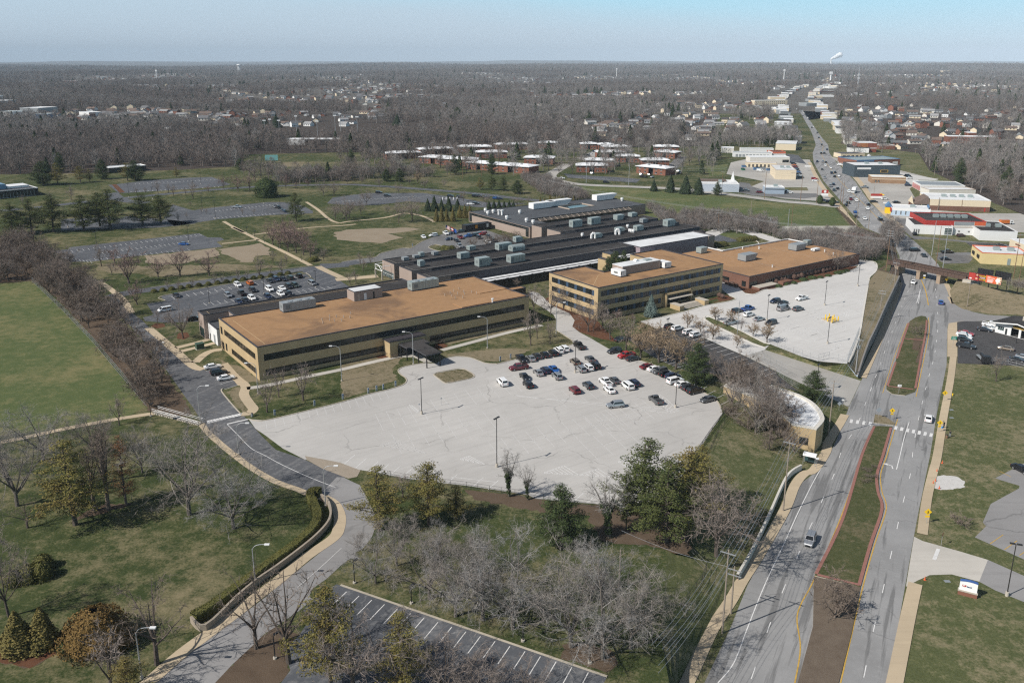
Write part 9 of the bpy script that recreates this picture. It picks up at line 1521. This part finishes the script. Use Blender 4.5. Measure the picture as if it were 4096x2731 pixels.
def house_mesh(k):
 r=random.Random(200+k);L,W,h,rh=[(13,8,3,2.2),(11,9,3.2,3),(16,8.5,2.9,2),(9,8,5.2,2.6)][k];q=MB();q.box(-L/2,-W/2,0,L/2,W/2,h,0);e=.5
 q.add([(-L/2-e,-W/2-e,h-.1),(L/2+e,-W/2-e,h-.1),(L/2+e,W/2+e,h-.1),(-L/2-e,W/2+e,h-.1),(-L/2-e,0,h+rh),(L/2+e,0,h+rh)],[(0,1,5,4),(2,3,4,5)],1);q.add([(-L/2,-W/2,h),(-L/2,W/2,h),(-L/2,0,h+rh-.15),(L/2,-W/2,h),(L/2,W/2,h),(L/2,0,h+rh-.15)],[(1,0,2),(3,4,5)],0)
 for s in(-1,1):
  for x in(-L*.3,L*.02,L*.3):y=s*(W/2+.02);q.quad((x,y,1),(x+1.5*s,y,1),(x+1.5*s,y,2.2),(x,y,2.2),2)
 q.box(L*.2,.6,h,L*.2+.8,1.4,h+rh+.7,3);return q
HW=[M.white,M.offwhite,M.redbrick,M.cream,M.steel2];HR=[M.shingle,M.shingle2,roofing('light grey shingle',(.30,.30,.30),(.2,.2,.2),.4),roofing('dark shingle',(.07,.065,.065),(.1,.1,.1),.3)]
HM=[house_mesh(k).mesh('house %d'%k,[M.white,M.shingle,M.glass,M.redbrick])for k in range(4)]
HOUSES=[]
def house(p,rz,label,group,k=None):
 o=new('house',HM[R.randrange(4)if k is None else k]);o.location=p;o.rotation_euler=(0,0,rz)
 for i,m in((0,R.choice(HW)),(1,R.choice(HR))):o.material_slots[i].link='OBJECT';o.material_slots[i].material=m
 tag(o,label,'house',group);HOUSES.append(o);return o
for c,a,b,n,lb in[('tr',(130,935),(185,845),9,'small house in the street row, left of the distant rows'),('tr',(320,915),(350,830),8,'small grey house in the middle street row'),('tr',(545,925),(530,830),8,'small brown house in the third street row'),('tr',(720,915),(700,850),6,'small house in the row nearest the avenue'),('tc',(1760,888),(1880,840),7,'low house in the row behind the apartments'),('tc',(1950,885),(2030,840),5,'low house in the second row behind the apartments')]:
 for i in range(n):
  s=i/(n-1);p=at(c,a[0]+(b[0]-a[0])*s,a[1]+(b[1]-a[1])*s);house(p,.05+R.uniform(-.05,.05),lb,'=',R.choice([0,0,2]))
def pix(x,y,z=0):
 dx,dy,dz=x,y,z-HC;w=dy*CP-dz*SP;return CX+FPX*dx/w,CY-FPX*(dy*SP+dz*CP)/w
OBB=[[(p.x,p.y)for p in b]for b in BOX]
def bb(P):xs=[p[0]for p in P];ys=[p[1]for p in P];return(min(xs),min(ys),max(xs),max(ys))
OCCB=[(bb(P),P)for P in OCC+OBB+[[(at('tc',x,y).x,at('tc',x,y).y)for x,y in[(1480,1290),(1600,1268),(1800,1280),(2352,1325),(2500,1345),(2860,1385),(3250,1415),(3500,1560),(2600,1640),(2200,1560),(2090,1480),(1900,1370)]]]]
def free(x,y,m=0):
 for b,P in OCCB:
  if b[0]-m<x<b[2]+m and b[1]-m<y<b[3]+m and inpoly(x,y,P):return False
 return True
FLD=[[(600,286),(1005,283),(1005,302),(800,326),(640,328)],[(450,298),(625,303),(620,312),(450,308)]]
AVX=[(p.x,p.y)for p in AVC]
def near_av(x,y,w):
 for(a,b),(c,d)in zip(AVX,AVX[1:]):
  if min(b,d)-30<y<max(b,d)+30:
   t_=max(0,min(1,((x-a)*(c-a)+(y-b)*(d-b))/((c-a)**2+(d-b)**2)))
   if hypot(x-a-(c-a)*t_,y-b-(d-b)*t_)<w:return True
 return False
def wood_ok(x,y):
 X,Y=pix(x,y);fx,fy=X/1.7415,Y/1.7415
 if fx<-120 or fx>2480:return 0
 if any(inpoly(fx,fy,F)for F in FLD[:2]):return 0
 if near_av(x,y,16+max(0,min(70,(y-800)*.055))):return 0
 if fy<252:return 1
 if fx<560:return 1 if fy<394-.02*fx+(8 if fx<200 else 0)else 0
 if fx<780:return 1 if fy<352 else(.5 if fy>400 and fy<424 else 0)
 if fx<900:return 1 if fy<352 else(.45 if fy<418 else 0)
 if fx<1650:return 1 if fy<330 else(.30 if fy<405 else 0)
 if fx<1880:return 1 if fy<338 else 0
 if fx<2120:return.75 if fy<338 else(.3 if fy<352 else 0)
 return.9 if fy<352 or inpoly(fx,fy,[(2110,350),(2500,350),(2500,510),(2352,492),(2285,468),(2205,425),(2135,392)])else 0
rh=random.Random(77);cand=[]
ZONES=[([(820,278),(1150,283),(1700,290),(1700,250),(820,240)],46),([(430,302),(860,288),(870,265),(430,250)],46),([(1350,330),(1650,325),(1650,265),(1350,280)],22),([(1950,300),(2352,315),(2352,255),(1930,262)],60),([(2020,345),(2352,350),(2352,310),(1990,305)],28),([(380,235),(900,240),(900,205),(300,205)],34),([(850,235),(1750,235),(1750,200),(900,205)],40),([(1950,258),(2352,255),(2352,215),(1950,215)],40)]
for Zp,n in ZONES:
 P=[(at('f',x,y).x,at('f',x,y).y)for x,y in Zp]
 for x,y in scatter(P,n,17 if n>30 else 20,8000,rh):
  if free(x,y,8)and not near_av(x,y,24):cand.append((x,y))
cand.sort(key=lambda q:hypot(*q));cand=cand[:290]
for x,y in cand:
 d=hypot(x,y);house((x,y,land(x,y)+(.25 if d>1450 else 0)),rh.choice([.1,.1+PI/2,-.4,.6]),'small gabled house half hidden by the bare suburban trees','=')
HC_=[(x,y)for x,y in cand]+[(o.location.x,o.location.y)for o in HOUSES]
def low_tree(seed,H,w,n,tw,green=False):
 r=random.Random(seed);K=MB()
 if not green:
  K.tube((0,0,0),(0,0,H*.45),H*.03,H*.02,4)
  for i in range(7):a=i*.9+r.uniform(-.3,.3);K.tube((0,0,H*r.uniform(.25,.45)),(cos(a)*w*.6,sin(a)*w*.6,H*r.uniform(.65,.9)),H*.016,H*.006,3)
  for _ in range(n):
   f=r.random();a=r.uniform(0,6.283);q=w*sqrt(r.random())*sqrt(max(.05,1-(2*f-.9)**2));p=Vector((q*cos(a),q*sin(a),H*(.28+.68*f)));d=(Vector((p.x,p.y,H*.35)).normalized()*.8+rnd_dir(r,.25)).normalized();ribbon(K,p,d,H*r.uniform(.10,.2),tw,r,.3,1)
 else:
  K.tube((0,0,0),(0,0,H*.5),H*.025,H*.015,4)
  for _ in range(n):f=r.random()**1.2;a=r.uniform(0,6.283);q=w*(1-f)**.8*r.uniform(.6,1.05);leafq(K,Vector((q*cos(a),q*sin(a),H*(.1+.9*f))),rnd_dir(r,.3),H*.11,H*.07,r)
 return K
wc=bpy.data.collections.new('woods parts')
wm_=[BK['mid'],BK['brown'],bark('wood grey twigs',(.205,.186,.172)),bark('wood red grey twigs',(.185,.155,.138)),bark('wood dark twigs',(.135,.118,.107))];WP=[]
for i in range(8):o=bpy.data.objects.new('wood_tree_%02d'%i,low_tree(300+i,13+R.uniform(-2,3),4.6+R.uniform(-.8,1.2),330,.16).mesh('wood tree',wm_[[2,3,4,2,4,3,2,4][i]]));wc.objects.link(o)
o=bpy.data.objects.new('wood_tree_08',low_tree(320,15,4.6,300,.15).mesh('wood tree pale',BK['grey']));wc.objects.link(o)
o=bpy.data.objects.new('wood_tree_09',low_tree(321,13,3.4,420,.3,True).mesh('wood tree green',LF['green']));wc.objects.link(o)
rw=random.Random(9);WPTS=[]
def patchy(x,y):return sin(x*.0071+1.7*sin(y*.0043))*sin(y*.0057+1.3*sin(x*.0037)+.6)
GRID={}
def gkey(x,y):return(int(x//60),int(y//60))
for a,b in HC_:GRID.setdefault(gkey(a,b),[]).append((a,b))
DH=[]
for _ in range(9000):
 y=1150+4200*rw.random()**1.3;x=rw.uniform(-.6,.6)*y
 if wood_ok(x,y)<=0 or patchy(x,y)<.22 or not free(x,y,6)or any(hypot(x-a,y-b)<22 for a,b in GRID.get(gkey(x,y),[])):continue
 DH.append((x,y,land(x,y)+.2,rw.uniform(.9,1.4),rw.randrange(8)));GRID.setdefault(gkey(x,y),[]).append((x,y))
 if len(DH)>1500:break
def shaded(x,y):
 r=9+y*.012;f=10+y*.045;i,j=gkey(x,y)
 for a in range(i-1,i+2):
  for b in range(j,j+1+int(f//60)+1):
   for p,q in GRID.get((a,b),()):
    if abs(x-p)<r and-f<y-q<7:return True
 return False
def fill(y0,y1,step,sc0,sc1,prob=1.0):
 y=y0
 while y<y1:
  hw=y*.64+60;x=-hw
  while x<hw:
   xx,yy=x+rw.uniform(-.48,.48)*step,y+rw.uniform(-.48,.48)*step;k=wood_ok(xx,yy);x+=step
   if not k or rw.random()>k*prob:continue
   if yy<4600 and not free(xx,yy,2):continue
   if yy<5500 and shaded(xx,yy):continue
   pv=patchy(xx*.7+300,yy*.7);kind=(rw.choice([0,3,6])if pv>.3 else rw.choice([1,2,5,7])if pv<-.2 else rw.randrange(8))if rw.random()>(.05 if pv<.4 else.2)else(8 if rw.random()<.2 else 9)
   WPTS.append((xx,yy,land(xx,yy)if yy>1300 else(hA(yy)if xx>300 and yy<520 else 0),rw.uniform(sc0,sc1),kind))
  y+=step*.92
fill(520,1150,10.5,.8,1.25);fill(1150,2000,13.5,.85,1.3);fill(2000,3400,19,1.0,1.5);fill(3400,6000,30,1.3,1.9);fill(6000,10500,52,1.6,2.3)
for P,n,s0,s1 in[(pk('mr',(350,-5),(480,25),(900,165),(1190,245),(1330,225),(1390,150),(1240,90),(1000,70),(700,80),(520,-10)),330,.28,.55),(pk('tr',(0,1480),(250,1500),(700,1560),(500,1620),(0,1590)),240,.28,.5),(pk('tc',(2090,1430),(2352,1510),(2600,1580),(2450,1600),(2230,1555)),160,.25,.45),(pk('tc',(1230,1235),(1400,1240),(1560,1300),(1720,1385),(1600,1392),(1380,1345)),300,.28,.5),(pk('tl',(1900,1268),(2352,1250),'tc',(300,1225),(640,1225),(500,1195),(0,1215),'tl',(2000,1235)),170,.35,.75),(pk('mr',(2230,420),(2350,440),(2500,480),(2500,400)),40,.2,.3),(pk('mr',(1350,100),(1480,150),(1500,90),(1400,20)),30,.4,.7)]:
 PP=[(at(*q).x,at(*q).y)for q in P]
 for x,y in scatter(PP,n,1.6,12000,rw):WPTS.append((x,y,-.5 if P[0][1]==2000 else 0,rw.uniform(s0,s1),rw.choice([1,5,3,4,0])))
WPTS.sort(key=lambda q:hypot(q[0],q[1])/max(.5,q[3]))
nb=[q for q in WPTS if q[3]>.75][:70];ns=set(map(id,nb))
for x,y,z,s,k in nb:plant(['bbrn0','bbrn1','bbrn2','mid0'][k%4]if k!=9 else 'dpine1',(x,y,z),13*s,'dark evergreen in the front edge of the woods' if k==9 else 'tall bare tree in the front edge of the woods beyond the campus','front woods evergreens' if k==9 else 'front row woods trees',.9)
rest=[q for q in WPTS if id(q)not in ns]
def massed(name,rest,wc,spin):
 me=bpy.data.meshes.new(name);me.from_pydata([q[:3]for q in rest],[],[])
 for nm,ty,vals in(('scl','FLOAT',[q[3]for q in rest]),('rot','FLOAT',[rw.choice(spin)if spin else rw.uniform(0,6.28)for q in rest]),('pick','INT',[q[4]for q in rest])):a=me.attributes.new(nm,ty,'POINT');a.data.foreach_set('value',vals)
 wo_=bpy.data.objects.new(name,me);C.objects.link(wo_);wo_['kind']='stuff'
 ng=bpy.data.node_groups.new('woods','GeometryNodeTree');ng.interface.new_socket('Geometry',in_out='INPUT',socket_type='NodeSocketGeometry');ng.interface.new_socket('Geometry',in_out='OUTPUT',socket_type='NodeSocketGeometry')
 N_=ng.nodes;gi=N_.new('NodeGroupInput');go=N_.new('NodeGroupOutput');iop=N_.new('GeometryNodeInstanceOnPoints');ci=N_.new('GeometryNodeCollectionInfo');ci.inputs['Collection'].default_value=wc;ci.inputs['Separate Children'].default_value=True;ci.inputs['Reset Children'].default_value=True
 def attr(nm,ty):n=N_.new('GeometryNodeInputNamedAttribute');n.data_type=ty;n.inputs['Name'].default_value=nm;return n.outputs['Attribute']
 cb_=N_.new('ShaderNodeCombineXYZ');lk=ng.links.new;lk(attr('rot','FLOAT'),cb_.inputs[2])
 lk(gi.outputs[0],iop.inputs['Points']);lk(ci.outputs[0],iop.inputs['Instance']);iop.inputs['Pick Instance'].default_value=True;lk(attr('pick','INT'),iop.inputs['Instance Index']);lk(cb_.outputs[0],iop.inputs['Rotation']);lk(attr('scl','FLOAT'),iop.inputs['Scale']);lk(iop.outputs[0],go.inputs[0])
 md=wo_.modifiers.new('woods','NODES');md.node_group=ng
massed('woods',rest,wc,None)
hc=bpy.data.collections.new('house parts')
for i in range(8):
 me=house_mesh(i%4).mesh('distant house',[HW[i%5],HR[i%4],M.glass,M.redbrick]);o=bpy.data.objects.new('distant_house_%02d'%i,me);hc.objects.link(o)
massed('distant_houses',DH,hc,[.1,1.67,-.4,.6])
for i in range(len(AVC)-1):
 a,b=AVC[i],AVC[i+1]
 if b.y<880:continue
 d=(b-a);L=d.length;d.normalize();n=Vector((-d.y,d.x,0));s_=10
 while s_<L-20:
  for sd_ in(-1,1):
   W,D_,H_=rw.uniform(16,34),rw.uniform(12,20),rw.uniform(4,7);p=a+d*s_+n*sd_*rw.uniform(20,30)
   if sd_>0:p=p+n*D_
   if not free(p.x,p.y,4):continue
   p.z=land(p.x,p.y)+.2;t=thing('roadside_shop','small flat-roofed shop lining the far stretch of the avenue','shop',p,atan2(d.y,d.x)-PI/2,'=');q=MB();q.box(0,0,-1,D_,W,H_);q.build('wall',M[rw.choice(['white','cream','offwhite','redbrick','steel2'])],t);q=MB();q.box(-.2,-.2,H_,D_+.2,W+.2,H_+.4);q.build('roof',M[rw.choice(['whiteroof','aptroof','greyroof','blackroof','whiteroof'])],t)
  s_+=rw.uniform(34,60)
def floor_patch(name,pts_,mat,off):sheet(name,[at('f',x,y)for x,y in pts_],mat,off)
M.wfloor=soil('woodland floor',(.060,.048,.040),(.105,.086,.072),.12)
floor_patch('woodland_floor',[(-400,405),(200,398),(420,390),(555,382),(560,355),(800,350),(1640,335),(1650,262),(820,262),(-200,240)],M.wfloor,.02)
floor_patch('woodland_floor',[(2135,392),(2205,425),(2285,468),(2352,492),(2520,510),(2520,262),(1990,262),(1930,330),(2110,352)],M.wfloor,.02)
print('woods',len(rest),'houses',len(HOUSES),'bytes ok')
